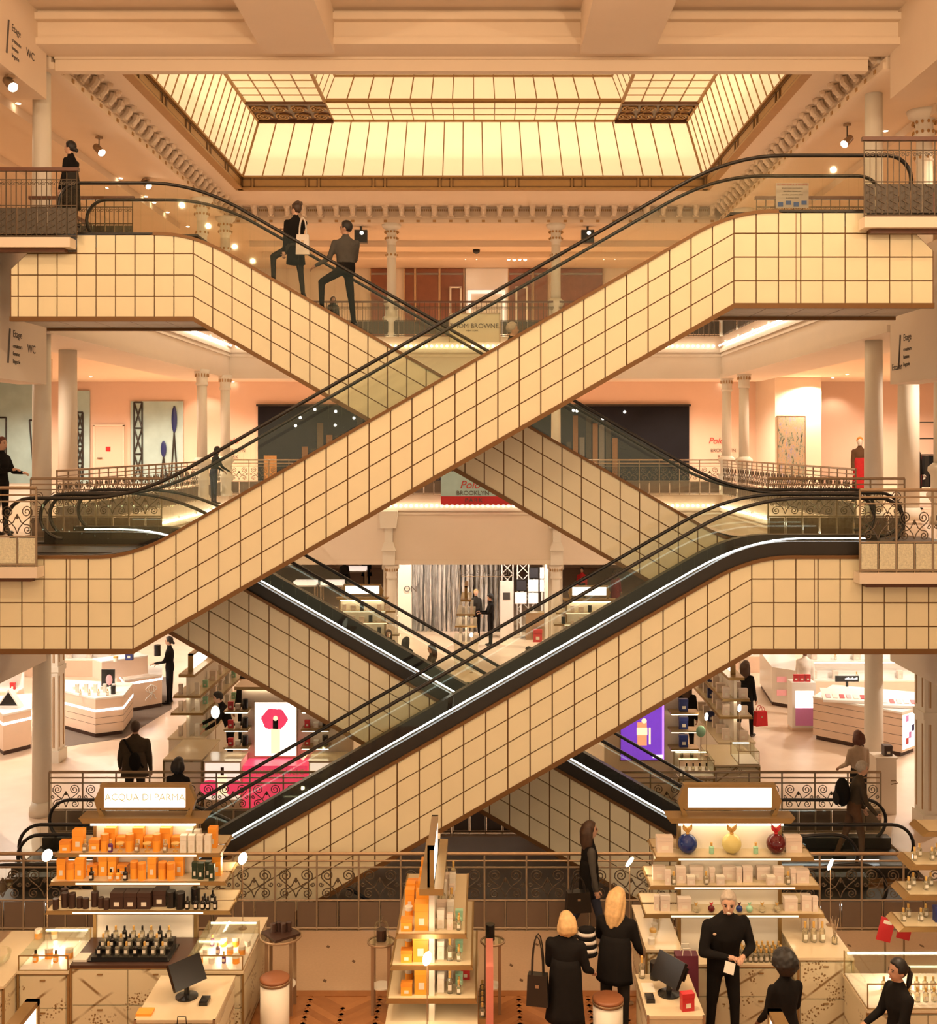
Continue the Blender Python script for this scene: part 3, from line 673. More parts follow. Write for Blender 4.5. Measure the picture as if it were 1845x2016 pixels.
railing('level one railing across the far gallery behind the blue and red banner', (GL, 34.95), (GR, 34.95), L1, near=False, cols=CFR)
railing('level two dark railing along the gallery edge above the blue murals', (GL, 20.9), (GL, 34.8), L2, 'bars', cols=CLF)
railing('level two dark railing along the gallery edge above the abstract painting', (GR, 22.3), (GR, 34.8), L2, 'bars', cols=CRG)
railing('level two railing with wooden rail across the far gallery', (GL, 34.95), (GR, 34.95), L2, 'bars', cols=CFR)
# landings at the ends of the escalators
def landing(name, x0, x1, y0, z, m=m_wall):
    s = root(name, (0, y0, z)); MB().box(x0, x1, y0, y0+.26, z-.15, z).build('slab', m, s)
    MB().box(x0+.12 if x0 > 0 else x0, x1 if x0 > 0 else x1-.12, y0+.1, y0+.24, z-.21, z-.15).build('shadow_trim', m_wood, s)
    q = [(x1-1.15, z-.16), (x1, z-.16), (x1, z-1.2)] if x0 > 0 else [(x0, z-.16), (x0+.35, z-.16), (x0, z-.7)]
    MB().prism(q[::-1], y0+.02, y0+.24).build('bracket', m, s)
landing('floor_landing_level_two_right', 5.27, GR+.2, 15.72, 9.95); landing('floor_landing_level_two_left', GL-.2, -6.38, 17.40, 9.97)
landing('floor_landing_level_one_left', GL-.2, -6.22, 15.72, 5.08); landing('floor_landing_level_one_right', 5.2, GR+.2, 15.72, 5.00)
railing('iron railing with wooden rail on the level two landing by the fire extinguisher', (5.29, 15.80), (GR-.04, 15.80), 9.95, 'bars', h=1.10)
railing('iron railing with wooden rail on the level two landing where a woman waits', (GL+.04, 17.48), (-6.30, 17.48), 9.97, 'bars', h=1.06)
railing('level one landing railing with textured glass panels by the woman with a phone', (GL+.04, 15.80), (-6.26, 15.80), 5.08, sp=.54, h=1.10, kick=m_ktex)
railing('level one landing railing with textured glass panels above the lower escalator', (5.23, 15.80), (GR-.04, 15.80), 5.00, sp=.545, h=1.15, kick=m_ktex)
railing('short level two railing behind the fire extinguisher', (4.7, 19.6), (GR-.04, 19.6), L2, 'bars', h=0.95)
railing('short level two railing behind the waiting woman', (GL+.04, 19.6), (-6.1, 19.6), L2, 'bars', h=0.95)
railing('short level one railing behind the top of the lower front escalator', (4.9, 19.6), (GR-.04, 19.6), L1-.1, sp=.6)
railing('short level one railing behind the foot of the upper front escalator', (GL+.04, 19.6), (-5.6, 19.6), L1-.1, sp=.6)
# light strips and bulbs along the gallery edges
def strip(label, p, q):
    t = thing('light_strip', label, 'light', p); MB().tube([p, q], .03, 6).build('tube', m_led, t)
    b = MB(); p = Vector(p); q = Vector(q)
    for i in range(8): c = p+(q-p)*(i+.5)/8; b.box(c.x-.03, c.x+.03, c.y-.03, c.y+.03, c.z+.02, c.z+.09)
    b.build('bracket', m_white, t)
for z, w_ in ((L1-.34, 'one'), (L2-.30, 'two')):
    strip('white light tube under the level %s gallery edge on the mural side' % w_, (GL+.12, 21, z), (GL+.12, 34.7, z)); strip('white light tube under the level %s gallery edge on the painting side' % w_, (GR-.12, 21, z), (GR-.12, 34.7, z))
    b = MB()
    for i in range(94): b.ball((GL+.25+i*.158, GF-.08, z), .042, n=8, m=6)
    o_ = b.build('light_bulb_string', m_bulb, None, True); tag(o_, 'string of round bulbs along the far gallery edge of level %s' % w_, 'lights', kind='stuff')
# spotlights under the upper ceilings
def spotlight(px, py, Y, rz, lbl, power=0):
    c = P(px, py, Y); t = thing('spotlight', lbl, 'spotlight', c, rz, 'ceiling spotlights of level two')
    top = (12.98 if Y < 20.3 else 13.575)-c.z
    MB().tube([(0, 0, top), (0, 0, .02)], .012, 6).build('stem', m_dark, t, world=False)
    MB().box(-.06, .06, -.05, .05, top-.05, top).build('ballast', m_pipe, t, world=False)
    h = MB().lathe([(.05, -.16), (.075, -.14), (.085, .10), (.09, .12)], (0, 0, 0), 14); h.xf(Matrix.Rotation(PI*.72, 4, 'X')).build('head', m_pipe, t, True, world=False)
    h = MB().lathe([(.082, .121), (.08, .126)], (0, 0, 0), 14); h.xf(Matrix.Rotation(PI*.72, 4, 'X')).build('lens', m_lamp, t, world=False)
for px, py, Y, rz, l in ((20, 165, 19, .9, 'adjustable spotlight beside the uppermost directory sign'), (195, 295, 25, 1.0, 'large adjustable spotlight above the waiting woman in the dark coat'), (288, 362, 29, 1.0, 'small adjustable spotlight just above the handrails behind the waiting woman'),
                          (1668, 278, 24, -1.0, 'adjustable spotlight beside the plain column above the safety notice'), (1803, 160, 20.65, -1.0, 'adjustable spotlight at an ornate column capital on level two')): spotlight(px, py, Y, rz, l)
# small recessed downlights (positions from the photograph, on the ceiling planes)
def downlight(px, py, z, lbl, grp):
    c = onz(px, py, z-.01); c.y = min(c.y, 44.85)
    for b_ in (-9.6, -11.6, 9.2, 11.2):              # between the ceiling ribs, not inside them
        if z > 13 and abs(c.x-b_) < .26: c.x = b_+math.copysign(.27, c.x-b_)
    t = thing('downlight', lbl, 'light', c, 0, grp); r = .05
    MB().lathe([(r*1.3, 0), (r*1.3, .012)], (0, 0, 0), 10).build('rim', m_white, t, world=False); MB().lathe([(r, -.006), (r, .004)], (0, 0, 0), 10).build('lens', m_lamp, t, world=False)
for px, py in ((18, 204), (231, 351), (284, 387), (212, 370), (253, 395), (330, 418), (302, 399), (370, 446), (1744, 258), (1681, 306), (1627, 348), (1664, 352), (1632, 378)): downlight(px, py, 13.6, 'small recessed downlight in the level two gallery ceiling', 'level two gallery downlights')
for px, py in ((179, 742), (356, 730), (385, 737), (411, 743), (460, 752), (1417, 753), (1477, 742), (1500, 735), (1527, 728), (1640, 744), (1668, 737)): downlight(px, py, 9.25, 'small recessed downlight in the level one gallery ceiling', 'level one gallery downlights')
# directory signs on the fascias
m_ink = mat('sign_ink', (0.10, 0.075, 0.06), 0.6)
def directory(x, Y, z, s, lbl):
    t = thing('directory_sign', lbl, 'sign', (x, Y, z)); rot = (PI/2, 0, PI/2 if s > 0 else -PI/2); k = -s
    for i, (b_, dy, dz, sz) in enumerate((('Etage', .55, .18, .17), ('createurs', .55, -.02, .10), ('femme', .55, -.15, .10), ('lingerie', .55, -.28, .10), ('Escalier', 0.0, -.3, .16) if s < 0 else ('WC', 1.15, -.02, .2))):
        text(b_, sz, m_ink, 'lettering', t, (x+s*.024, Y+dy if s > 0 else Y-dy, z+dz), rot, 'LEFT' if s < 0 else 'LEFT')
    MB().tube([(x+s*.024, Y+.42*s, z+.25), (x+s*.024, Y+.34*s, z-.32)], .018, 6).build('stair_symbol', m_ink, t)
directory(GL, 18.35, 8.45, 1, 'directory lettering on the level two fascia by the blue murals')
directory(GR, 20.25, 8.45, -1, 'directory lettering on the level two fascia by the mannequins')
directory(GL, 18.3, 13.55, 1, 'directory lettering on the topmost fascia above the waiting woman')
# safety notice on the right upper balustrade
c = P(1560, 385, 17.3); t = thing('safety_notice', 'grey notice with red heading and blue pictures on the upper balustrade glass', 'sign', c)
MB().box(c.x-.25, c.x+.25, c.y, c.y+.008, c.z-.19, c.z+.19).build('sheet', mat('notice_sheet', (0.42, 0.36, 0.30), .6), t)
mr = mat('notice_red', (0.45, 0.10, 0.06), .6); mbl = mat('notice_blue', (0.06, 0.12, 0.30), .6)
for i, (b_, m_, sz) in enumerate((('LA DIRECTION A LA SECURITE', mr, .034), ('les personnes accompagnees', m_ink, .028), ('des enfants doivent etre', m_ink, .028), ('surveillees, poussettes pliees', m_ink, .028), ('et animaux tenus', m_ink, .028))): text(b_, sz, m_, 'lettering', t, (c.x, c.y-.002, c.z+.165-i*.05))
for i in range(4): MB().box(c.x-.22+i*.12, c.x-.14+i*.12, c.y-.004, c.y, c.z-.17+(i % 2)*.03, c.z-.10+(i % 2)*.02).build('picture', mbl, t)
# ---------------------------------------------------------------- people
SKIN = {'light': mat('skin_light', (0.62, 0.36, 0.24), .5, noise=.05), 'mid': mat('skin_mid', (0.50, 0.27, 0.17), .5, noise=.05), 'dark': mat('skin_dark', (0.16, 0.075, 0.045), .5, noise=.05)}
def cloth(n, c, r=.9): return mat('cloth_'+n, c, r, noise=.18, scale=14, spec=.12)
BLACK = cloth('black', (0.012, 0.010, 0.009)); CHAR = cloth('charcoal', (0.035, 0.03, 0.026)); GREY = cloth('grey_wool', (0.085, 0.075, 0.065)); OLIVE = cloth('olive', (0.07, 0.05, 0.032))
BEIGE = cloth('beige', (0.55, 0.40, 0.28)); WHITEC = cloth('white', (0.75, 0.66, 0.58)); RED = cloth('red', (0.50, 0.03, 0.03)); MAROON = cloth('maroon', (0.16, 0.03, 0.03)); DENIM = cloth('denim', (0.04, 0.045, 0.07)); BROWNC = cloth('brown', (0.12, 0.06, 0.03))
def hairm(n, c): return mat('hair_'+n, c, .55, noise=.3, scale=30)
H_BLACK = hairm('black', (0.012, 0.008, 0.006)); H_BROWN = hairm('brown', (0.06, 0.028, 0.014)); H_BLOND = hairm('blond', (0.62, 0.38, 0.16)); H_GREY = hairm('grey', (0.46, 0.38, 0.30)); H_AUB = hairm('auburn', (0.13, 0.04, 0.02))
m_eye = mat('eye_dark', (0.02, 0.012, 0.008), .3, noise=0); m_lip = mat('lips', (0.40, 0.13, 0.10), .5, noise=0); m_teeth = mat('teeth', (0.8, 0.72, 0.6), .4, noise=0); m_shoe = mat('shoe_leather', (0.02, 0.014, 0.01), .35)
HEADS = {}
def ell_loft(mb, rings, n=16):                       # rings: (centre, rx, ry) stacked, roughly horizontal ellipses
    b = len(mb.v); L = len(rings)
    for c, rx, ry in rings:
        for k in range(n): a = 2*PI*k/n; mb.v.append((c[0]+rx*math.cos(a), c[1]+ry*math.sin(a), c[2]))
    for i in range(L-1):
        for k in range(n): k2 = (k+1) % n; mb.face((b+i*n+k, b+i*n+k2, b+(i+1)*n+k2, b+(i+1)*n+k))
    mb.face([b+k for k in range(n)][::-1]); mb.face([b+(L-1)*n+k for k in range(n)])
def capsule(mb, p, q, r0, r1, n=10):
    p = Vector(p); q = Vector(q); d = (q-p); L = d.length; d = d/L if L > 1e-6 else Vector((0, 0, 1))
    mb.tube([p-d*r0*.95, p-d*r0*.7, p, q, q+d*r1*.7, q+d*r1*.95], [r0*.3, r0*.72, r0, r1, r1*.72, r1*.3], n)
def person(label, loc, rz, H=1.7, top=BLACK, bot=BLACK, skin='light', hair=H_BROWN, style='short', fem=False, lean=0.0, la=(.1, .12, .2, 0), ra=(.1, .12, .2, 0), ll=(.0, .05, .0), rl=(.0, .05, .0), head=(0, 0), coat=None, voxel=.022, group=None, sleeves=None, cat='person', name='person', smile=False, detail=True, twist=0.0, build=1.0):
    """front is local -Y. arms: pitch forward, abduction, elbow bend, inward turn of forearm; legs: pitch, abduction, knee bend"""
    s = H/1.72; loc = Vector(loc)-Vector((0, 0, .0085*s)); t = thing(name, label, cat, loc, rz, group); sk = SKIN[skin] if skin in SKIN else skin
    sl = sleeves or top; mats = [sk, top, bot, m_shoe, sl, m_eye, m_lip, m_teeth]
    wsh = (.165 if fem else .185)*build; segs = []; mb = MB()
    hipz = .93
    legs = []
    for sd, (pt, ab, kb) in ((-1, ll), (1, rl)):
        hp = Vector((sd*.085, 0, hipz)); d = Vector((sd*math.sin(ab), -math.sin(pt), -math.cos(pt))).normalized(); kn = hp+d*.43
        d2 = Vector((sd*math.sin(ab)*.3, -math.sin(pt-kb), -math.cos(pt-kb))).normalized(); an = kn+d2*.42
        legs.append((hp, kn, an, d2))
    drop = min(l[2].z for l in legs)-.085; off = Vector((0, 0, -drop))
    def up(v):                                       # lean the upper body forward about the pelvis
        v = Vector(v); p = Vector((0, 0, .95)); r = v-p; c_, s_ = math.cos(lean), math.sin(lean); r = Vector((r.x, r.y*c_-r.z*s_, r.y*s_+r.z*c_))
        if twist: r = Vector((r.x*math.cos(twist)-r.y*math.sin(twist), r.x*math.sin(twist)+r.y*math.cos(twist), r.z))
        return p+r
    def add(p, q, r0, r1, mi): capsule(mb, (Vector(p)+off)*s, (Vector(q)+off)*s, r0*s, r1*s); segs.append(((Vector(p)+off)*s, (Vector(q)+off)*s, (r0+r1)/2*s, mi))
    for hp, kn, an, d2 in legs:
        add(hp, kn, .085*build, .062, 2); add(kn, an, .058, .042, 2)
        f = Vector((d2.x*.2, -1, 0)).normalized(); add(an+Vector((0, .03, -.04)), an+f*.15+Vector((0, 0, -.05)), .04, .034, 3)
    w_, hp_, ch = (.130, .160, .15) if fem else (.152, .158, .172)
    rings = [((0, 0, .84), hp_*.9, .105), ((0, .005, .95), hp_, .115), ((0, 0, 1.10), w_, .095), ((0, -.008, 1.25), ch, .115 if not fem else .12), ((0, 0, 1.35), wsh+.01, .10), ((0, 0, 1.415), wsh*.80, .08), ((0, 0, 1.46), wsh*.42, .065), ((0, 0, 1.50), .055, .055)]
    b0 = len(mb.v); ell_loft(mb, [((0, 0, 0), 1, 1)]*0 or [(c, rx*build, ry*build) for c, rx, ry in rings])
    for i in range(b0, len(mb.v)): mb.v[i] = tuple((up(mb.v[i])+off)*s)
    for z0, z1, r in ((.86, 1.0, .13), (1.0, 1.2, .12), (1.2, 1.4, .14)): segs.append(((up((0, 0, z0))+off)*s, (up((0, 0, z1))+off)*s, r*s, 2 if z0 < .9 and not coat else 1))
    hands = []
    for sd, (pt, ab, eb, inn) in ((-1, la), (1, ra)):
        sh = up((sd*(wsh-.005), .005, 1.372)); M = Matrix.Rotation(-0.0, 3, 'X')
        pl = pt-lean*.5
        d = Vector((sd*math.sin(ab), -math.sin(pl)*math.cos(ab), -math.cos(pl)*math.cos(ab))).normalized(); el = sh+d*.28
        pf = pl+eb; d2 = Vector((-sd*math.sin(inn), -math.sin(pf)*math.cos(inn), -math.cos(pf)*math.cos(inn))); d2 = (d2+Vector((sd*math.sin(ab)*.4, 0, 0))).normalized(); wr = el+d2*.24
        add(sh, el, .056*build, .047*build, 4); add(el, wr, .047*build, .036, 4); hc = wr+d2*.05; add(wr+d2*.0, hc+d2*.02, .028, .032, 0); hands.append((hc, d2, sd, inn))
    nk0, nk1 = up((0, 0, 1.42)), up((0, -.015, 1.54)); add(nk0, nk1, .055, .05, 0)
    yaw, pit = head; hc0 = up((0, -.02, 1.615)); HM = Matrix.Rotation(yaw, 3, 'Z') @ Matrix.Rotation(pit, 3, 'X')
    def hd(v): return (hc0+HM @ Vector(v)+off)*s
    b0 = len(mb.v); hb = MB(); hb.ball((0, .01, .02), .078, .095, .10, 14, 10); hb.ball((0, -.018, -.035), .062, .072, .082, 12, 8)
    hb.tube([(0, -.085, .015), (0, -.108, -.022)], [.010, .016], 6)
    for e_ in (-1, 1): hb.ball((e_*.078, .012, -.012), .010, .02, .03, 6, 5)
    mb.f += [tuple(i+b0 for i in f_) for f_ in hb.f]; mb.m += [0]*len(hb.f); mb.v += [tuple(hd(v)) for v in hb.v]
    segs.append((hd((0, 0, .05)), hd((0, 0, -.06)), .085*s, 0))
    me = mb.mesh('body_raw', mats); o = bpy.data.objects.new('raw', me); md = o.modifiers.new('r', 'REMESH'); md.mode = 'VOXEL'; md.voxel_size = voxel*s; md.use_smooth_shade = True
    sm = o.modifiers.new('s', 'SMOOTH'); sm.iterations = 3; sm.factor = .5
    bm_ = bake(o); bpy.data.objects.remove(o)
    V = [tuple(v.co) for v in bm_.vertices]; Fc = [tuple(p.vertices) for p in bm_.polygons]
    out = MB(); out.v = V; out.f = Fc
    cs = [p.center.copy() for p in bm_.polygons]
    pre = [(a, b-a, max((b-a).length_squared, 1e-9), r, mi) for a, b, r, mi in segs]
    for c in cs:
        best, bi = 1e9, 1
        for a, d, l2, r, mi in pre:
            u = (c-a).dot(d)/l2; u = 0 if u < 0 else 1 if u > 1 else u
            x = (c-a-d*u).length-r
            if x < best: best, bi = x, mi
        out.m.append(bi)
    bpy.data.meshes.remove(bm_)
    # eyes, mouth, fingers
    if detail:
        out.mi = 5
        for e_ in (-1, 1):
            b0 = len(out.v); out.ball((e_*.031, -.079, .008), .013, .008, .007, 6, 4); out.v[b0:] = [tuple(hd(v)) for v in out.v[b0:]]
            b0 = len(out.v); out.tube([(e_*.016, -.086, .027), (e_*.033, -.084, .031), (e_*.048, -.074, .025)], .004, 4); out.v[b0:] = [tuple(hd(v)) for v in out.v[b0:]]
        out.mi = 7 if smile else 6; b0 = len(out.v); out.ball((0, -.088, -.062), .026 if smile else .021, .007, .008 if smile else .006, 8, 4); out.v[b0:] = [tuple(hd(v)) for v in out.v[b0:]]
    out.mi = 0
    for hc, d2, sd, inn in hands:
        side = Vector((1, 0, 0))-d2*d2.x
        if side.length < .1: side = Vector((0, 1, 0))-d2*d2.y
        side.normalize(); nrm = d2.cross(side)*(1); curl = Vector((-sd, 0, 0))-d2*(-sd*d2.x)
        if abs(d2.z) > .75: spread = Vector((0, -1, 0))-d2*(-d2.y); curl = Vector((-sd, 0, 0))
        else: spread = Vector((-sd, 0, .0)); curl = Vector((0, 0, -1))
        spread.normalize(); curl.normalize()
        for k, ln in enumerate((.036, .040, .038, .030)):
            o0 = hc+d2*.035+spread*(.024-.016*k); o1 = o0+(d2*.9+curl*.3).normalized()*ln; o2 = o1+(d2*.45+curl*.8).normalized()*ln*.85
            capsule(out, (o0+off)*s, (o1+off)*s, .0095*s, .009*s, 6); capsule(out, (o1+off)*s, (o2+off)*s, .009*s, .0075*s, 6)
        o0 = hc+spread*.024-d2*.02; o1 = o0+(spread*.7+d2*.7).normalized()*.035; o2 = o1+(spread*.2+d2).normalized()*.028
        capsule(out, (o0+off)*s, (o1+off)*s, .0115*s, .010*s, 6); capsule(out, (o1+off)*s, (o2+off)*s, .010*s, .008*s, 6)
    out.build('body', mats, t, True, world=False)
    # hair
    hb = MB(); hb.ball((0, .012, .025), .088, .108, .112, 18, 14)
    for i, v in enumerate(hb.v):
        x, y, z = v
        face = y < -.03 and z < .075-.35*max(0, abs(x)-.045) or (z < -.02 and y < .03) or (z < -.075)
        if style == 'bald' and z > .06 and y < .05: face = True
        if face: hb.v[i] = (x*.80, y*.78+.005, z*.82)
        elif style in ('afro', 'curly'):
            k = (1.5 if style == 'afro' else 1.16)+random.uniform(-.08, .08); hb.v[i] = (x*k*1.05, .012+(y-.012)*k, .02+(z-.02)*k*(.92 if style == 'afro' else 1))
        else:
            k = 1+random.uniform(-.015, .015); hb.v[i] = (x*k, y*k, z*k)
    if style == 'afro':
        hb.ball((0, .05, .02), .135, .12, .12, 14, 10)
        for k in range(40): a, b = random.uniform(0, 2*PI), random.uniform(-.5, 1.4); hb.ball((.125*math.cos(a)*math.cos(b), .05+.11*math.sin(a)*math.cos(b) if math.sin(a) > -.3 else .04, .02+.115*math.sin(b)), .022, .022, .022, 6, 4)
    if style in ('long', 'bob'):
        zb = -.30 if style == 'long' else -.13
        for sx in (-1, 1): hb.tube([(sx*.055, .035, .06), (sx*.078, .03, -.03), (sx*.080, .035, zb*.6), (sx*.062, .045, zb)], [.042, .044, .044, .024], 8)
        for sx in (-.045, 0, .045): hb.tube([(sx*.8, .05, .06), (sx, .085, -.03), (sx, .085, zb*.6), (sx*.8, .075, zb*(1.08 if sx == 0 else .98))], [.06, .062, .056, .024], 10)
    if style in ('pony', 'bun'):
        hb.ball((0, .125, .0 if style == 'pony' else -.05), .036, .036, .04, 8, 6)
        if style == 'pony': hb.tube([(0, .12, 0), (0, .16, -.05), (0, .14, -.16), (0, .12, -.22)], [.02, .032, .03, .01], 8)
    if style == 'updo':
        for k in range(9): a = k*.7; hb.ball((.055*math.cos(a), .06+.04*math.sin(a), .10+.02*math.sin(k*2)), .04, .04, .036, 7, 5)
    hb.v = [tuple(hd(v)) for v in hb.v]; hm = hb.mesh('hair_raw', hair); o = bpy.data.objects.new('raw', hm); md = o.modifiers.new('r', 'REMESH'); md.mode = 'VOXEL'; md.voxel_size = max(.009, voxel*.55)*s; md.use_smooth_shade = True
    if style not in ('afro', 'curly'): sm = o.modifiers.new('s', 'SMOOTH'); sm.iterations = 4; sm.factor = .5
    hm = bake(o); bpy.data.objects.remove(o); hm.name = 'hair'; hm.materials.clear(); hm.materials.append(hair); ob('hair', hm, t, world=False)
    if coat:                                         # coat or skirt: (hem height, flare, material)
        hem, fl, cm = coat; cb = MB(); rg = []
        for i in range(9):
            u = i/8; z = 1.22+(hem-1.22)*u; rx = (.165 if fem else .180)*build*(.88+.12*min(1, u*4))*(1+fl*u*u+.04*u); ry = .128*build*(.85+.15*min(1, u*4))*(1+fl*u*u*1.25+.05*u); rg.append(((0, 0, z), rx, ry))
        b0 = 0; ell_loft(cb, rg[::-1], 28)
        for i, v in enumerate(cb.v):
            z = v[2]; u = max(0, (1.22-z)/(1.22-hem)); a = math.atan2(v[1], v[0]); k = 1+.045*u*math.sin(a*7)+.02*u*math.sin(a*11+1)
            w2 = up((v[0]*k, v[1]*k, z)) if z > .95 else Vector((v[0]*k, v[1]*k, z)); cb.v[i] = tuple((w2+off)*s)
        cb.build('coat', cm, t, True, world=False)
    return t
def stand(px, top, fz, H):                            # where somebody of height H with the head top at that pixel stands
    Y = (fz+H-CZ)*F/(CY-top); return Vector((PX(px, Y), Y, fz))
def at(px, Y, z): return Vector((PX(px, Y), Y, z))
def handbag(label, c, w_, h_, d_, m, rz=0, strap=.2, name='handbag'):
    t = thing(name, label, 'bag', c, rz); MB().prism([(-w_/2, 0), (w_/2, 0), (w_*.44, h_), (-w_*.44, h_)][::-1], -d_/2, d_/2).build('bag_body', m, t, world=False)
    for y in (-d_*.4, d_*.4): MB().tube([(w_*.26*math.cos(PI*i/8), y, h_+strap*math.sin(PI*i/8)) for i in range(9)], .008, 5).build('strap', m, t, world=False)
    MB().box(-.02, .02, -d_/2-.006, -d_/2, h_*.6, h_*.7).build('clasp', m_pipe, t, world=False); return t
EZ = lambda x, k0, z0, sg: z0+sg*(x-k0)*.575
def tread(px, Y, k0, k1, z0, z1, dx=0.0):            # centre of the escalator tread nearest to that pixel column
    n = int((k1-k0)/.4); run = (k1-k0)/n; xc = k0+(math.floor((PX(px, Y)-k0)/run)+.5)*run
    return Vector((xc+dx, Y, z0+(z1-z0)*(xc-k0)/(k1-k0)-.110))
AUP = (-4.556, 3.93, L2, L1); DLO = (-4.94, 4.14, L1, L0)
# riders and visitors on the upper levels
person('woman in dark coat with low bun waiting behind the level two landing railing', at(140, 18.45, L2+.014), -PI/2-.2, 1.6, BLACK, BLACK, 'light', H_BLACK, 'bun', True, coat=(.55, .12, CHAR), la=(.3, .1, .7, 0), ra=(.1, .1, .2, 0))
x = PX(572, 18.5); p_ = tread(574, 18.5, *AUP, .05)
person('woman in black coat with pinned up hair and white tote on the upper escalator', p_, -PI/2-.3, 1.55, BLACK, CHAR, 'light', H_BROWN, 'updo', True, coat=(.62, .18, BLACK), la=(.55, .25, 1.5, .5), ra=(.0, .15, .1, 0), ll=(-.1, .05, .02), rl=(1.17, .06, 1.19), head=(-.2, 0), twist=-1.05)
c = p_+Vector((.16, -.27, .66)); handbag('white canvas tote hanging from the shoulder of the curly haired woman', c, .22, .32, .08, WHITEC, 0, .28, 'tote_bag')
p_ = tread(676, 18.5, *AUP, .06)
person('man in grey blazer and black trousers seen from behind on the upper escalator', p_, -PI/2-.3, 1.72, GREY, BLACK, 'mid', H_BLACK, 'short', la=(.25, .3, .8, 0), ra=(.2, .3, .9, 0), ll=(-.1, .05, .02), rl=(1.1, .06, 1.12), twist=-1.1)
person('dark haired visitor standing at the far level two railing', at(656, 37, L2), 0.3, 1.5, CHAR, BLACK, 'mid', H_BROWN, 'long', True, voxel=.035, detail=False)
x = PX(1010, 18.5)
person('grey haired man in dark jacket riding down the upper escalator', tread(1010, 18.5, *AUP, -.06), PI/2+.1, 1.68, CHAR, BLACK, 'light', H_GREY, 'short', la=(.2, .1, .3, 0))
person('visitor in dark clothes leaning at the level one railing by the murals', at(421, 29.5, L1), 2.2, 1.5, BLACK, DENIM, 'mid', H_BLACK, 'short', lean=.15, la=(.5, .1, .6, 0), ra=(.5, .1, .6, 0), voxel=.03, detail=False)
person('woman in black holding a phone beside the level one column', at(2, 19.7, L1), PI/2-.3, 1.68, BLACK, BLACK, 'light', H_AUB, 'short', True, la=(.5, .1, 1.2, .2), ra=(.4, .1, 1.1, .2))
x = PX(545, 18.5)
person('shopper in dark trousers riding the lower escalator, half hidden by the truss', tread(545, 18.5, *DLO, -.06), PI/2, 1.74, CHAR, BLACK, 'light', H_BROWN, 'short')
# ground floor, far side
person('woman in black coat walking far behind the cosmetics stands', at(722, 53.5, 0), 0, 1.72, BLACK, BLACK, 'light', H_BROWN, 'long', True, coat=(.55, .5, BLACK), voxel=.035, detail=False)
person('customer in dark coat beside a far white topped table', at(678, 50, 0), .6, 1.7, CHAR, BLACK, 'light', H_BROWN, 'short', voxel=.035, detail=False)
person('person in a red top behind the far kiosk of grey packs', at(1146, 47, 0), -.4, 1.66, RED, BLACK, 'mid', H_BLACK, 'short', voxel=.035, detail=False)
person('woman in a maroon coat with bag near the far kiosk of grey packs', at(1212, 45.5, 0), PI-.5, 1.72, MAROON, BLACK, 'light', H_BROWN, 'long', True, coat=(.6, .25, MAROON), voxel=.035, detail=False)
person('salesman in black suit looking at a tablet in front of the silver curtain', onz(966, 1271, 0), -PI/2+.2, 1.72, BLACK, BLACK, 'mid', H_BLACK, 'curly', la=(.4, .05, 1.3, .3), ra=(.4, .05, 1.2, .3), head=(0, .25), voxel=.026)
person('fair saleswoman facing the suited man across the counter', at(937, 39.6, 0), .3, 1.69, CHAR, BLACK, 'light', H_BLOND, 'bun', True, voxel=.03, detail=False)
for px, tp, H, lb, hr, st, tp_c, sk_, rz in ((727, 1242, 1.62, 'woman with brown hair leaning at the perfume counter beneath the rear escalator', H_BROWN, 'long', CHAR, 'light', .8), (765, 1240, 1.62, 'long haired woman in black facing us behind the lower rear escalator', H_BROWN, 'long', BLACK, 'light', .2),
                              (800, 1255, 1.64, 'woman with straight black hair seen from behind by the lower rear escalator', H_BLACK, 'long', BLACK, 'mid', 2.6), (850, 1270, 1.62, 'woman in olive top with dark hair beside the glass showcase', H_BROWN, 'long', OLIVE, 'light', -1.2),
                              (1042, 1274, 1.7, 'dark haired man seated low beyond the light line of the front escalator', H_BLACK, 'short', BLACK, 'mid', -1.2), (1132, 1247, 1.62, 'woman with light brown hair browsing the far kiosk of grey packs', H_AUB, 'bob', CHAR, 'light', .5)):
    person(lb, stand(px, tp, 0, H), rz, H, tp_c, BLACK, sk_, hr, st, st != 'short', la=(.4, .1, .9, .2), ra=(.3, .1, .8, .2), head=(0, .2), voxel=.028)
person('shop assistant in black with ponytail beside the white counter with a flower emblem', onz(334, 1385, 0), -PI/2, 1.74, BLACK, BLACK, 'light', H_BLACK, 'bun', True, la=(.3, .05, .9, .2), ra=(.35, .05, 1.05, .1), voxel=.026)
person('man in dark brown coat with sling bag seen from behind past the rear railing', stand(266, 1421, 0, 1.78), PI+.15, 1.78, OLIVE, CHAR, 'mid', H_BROWN, 'short', coat=(.78, .12, OLIVE), la=(.0, .16, .15, 0), ra=(.1, .2, .5, 0), build=1.12)
c = stand(266, 1421, 0, 1.78); t = thing('sling_bag', 'small black sling bag across the back of the man in the brown coat', 'bag', (c.x+.06, c.y-.2, 1.12)); MB().ball((c.x+.06, c.y-.215, 1.12), .11, .06, .17, 12, 8).build('pouch', BLACK, t, True); MB().tube([(c.x-.16, c.y-.12, 1.5), (c.x-.03, c.y-.17, 1.3), (c.x+.2, c.y-.16, 1.0)], .018, 6).build('strap', BLACK, t)
person('dark haired woman in black stepping onto the basement escalator', at(351, 18.45, .014), PI-.2, 1.66, BLACK, BLACK, 'mid', H_BLACK, 'bob', True, la=(.1, .1, .3, 0))
person('assistant bending over the mirror beside the lit standing mirror', at(453, 23.4, 0), -PI/2+.3, 1.72, BLACK, BLACK, 'light', H_BLACK, 'short', True, lean=.35, la=(.8, .1, .5, .1), ra=(.7, .1, .5, .1), head=(0, .3))
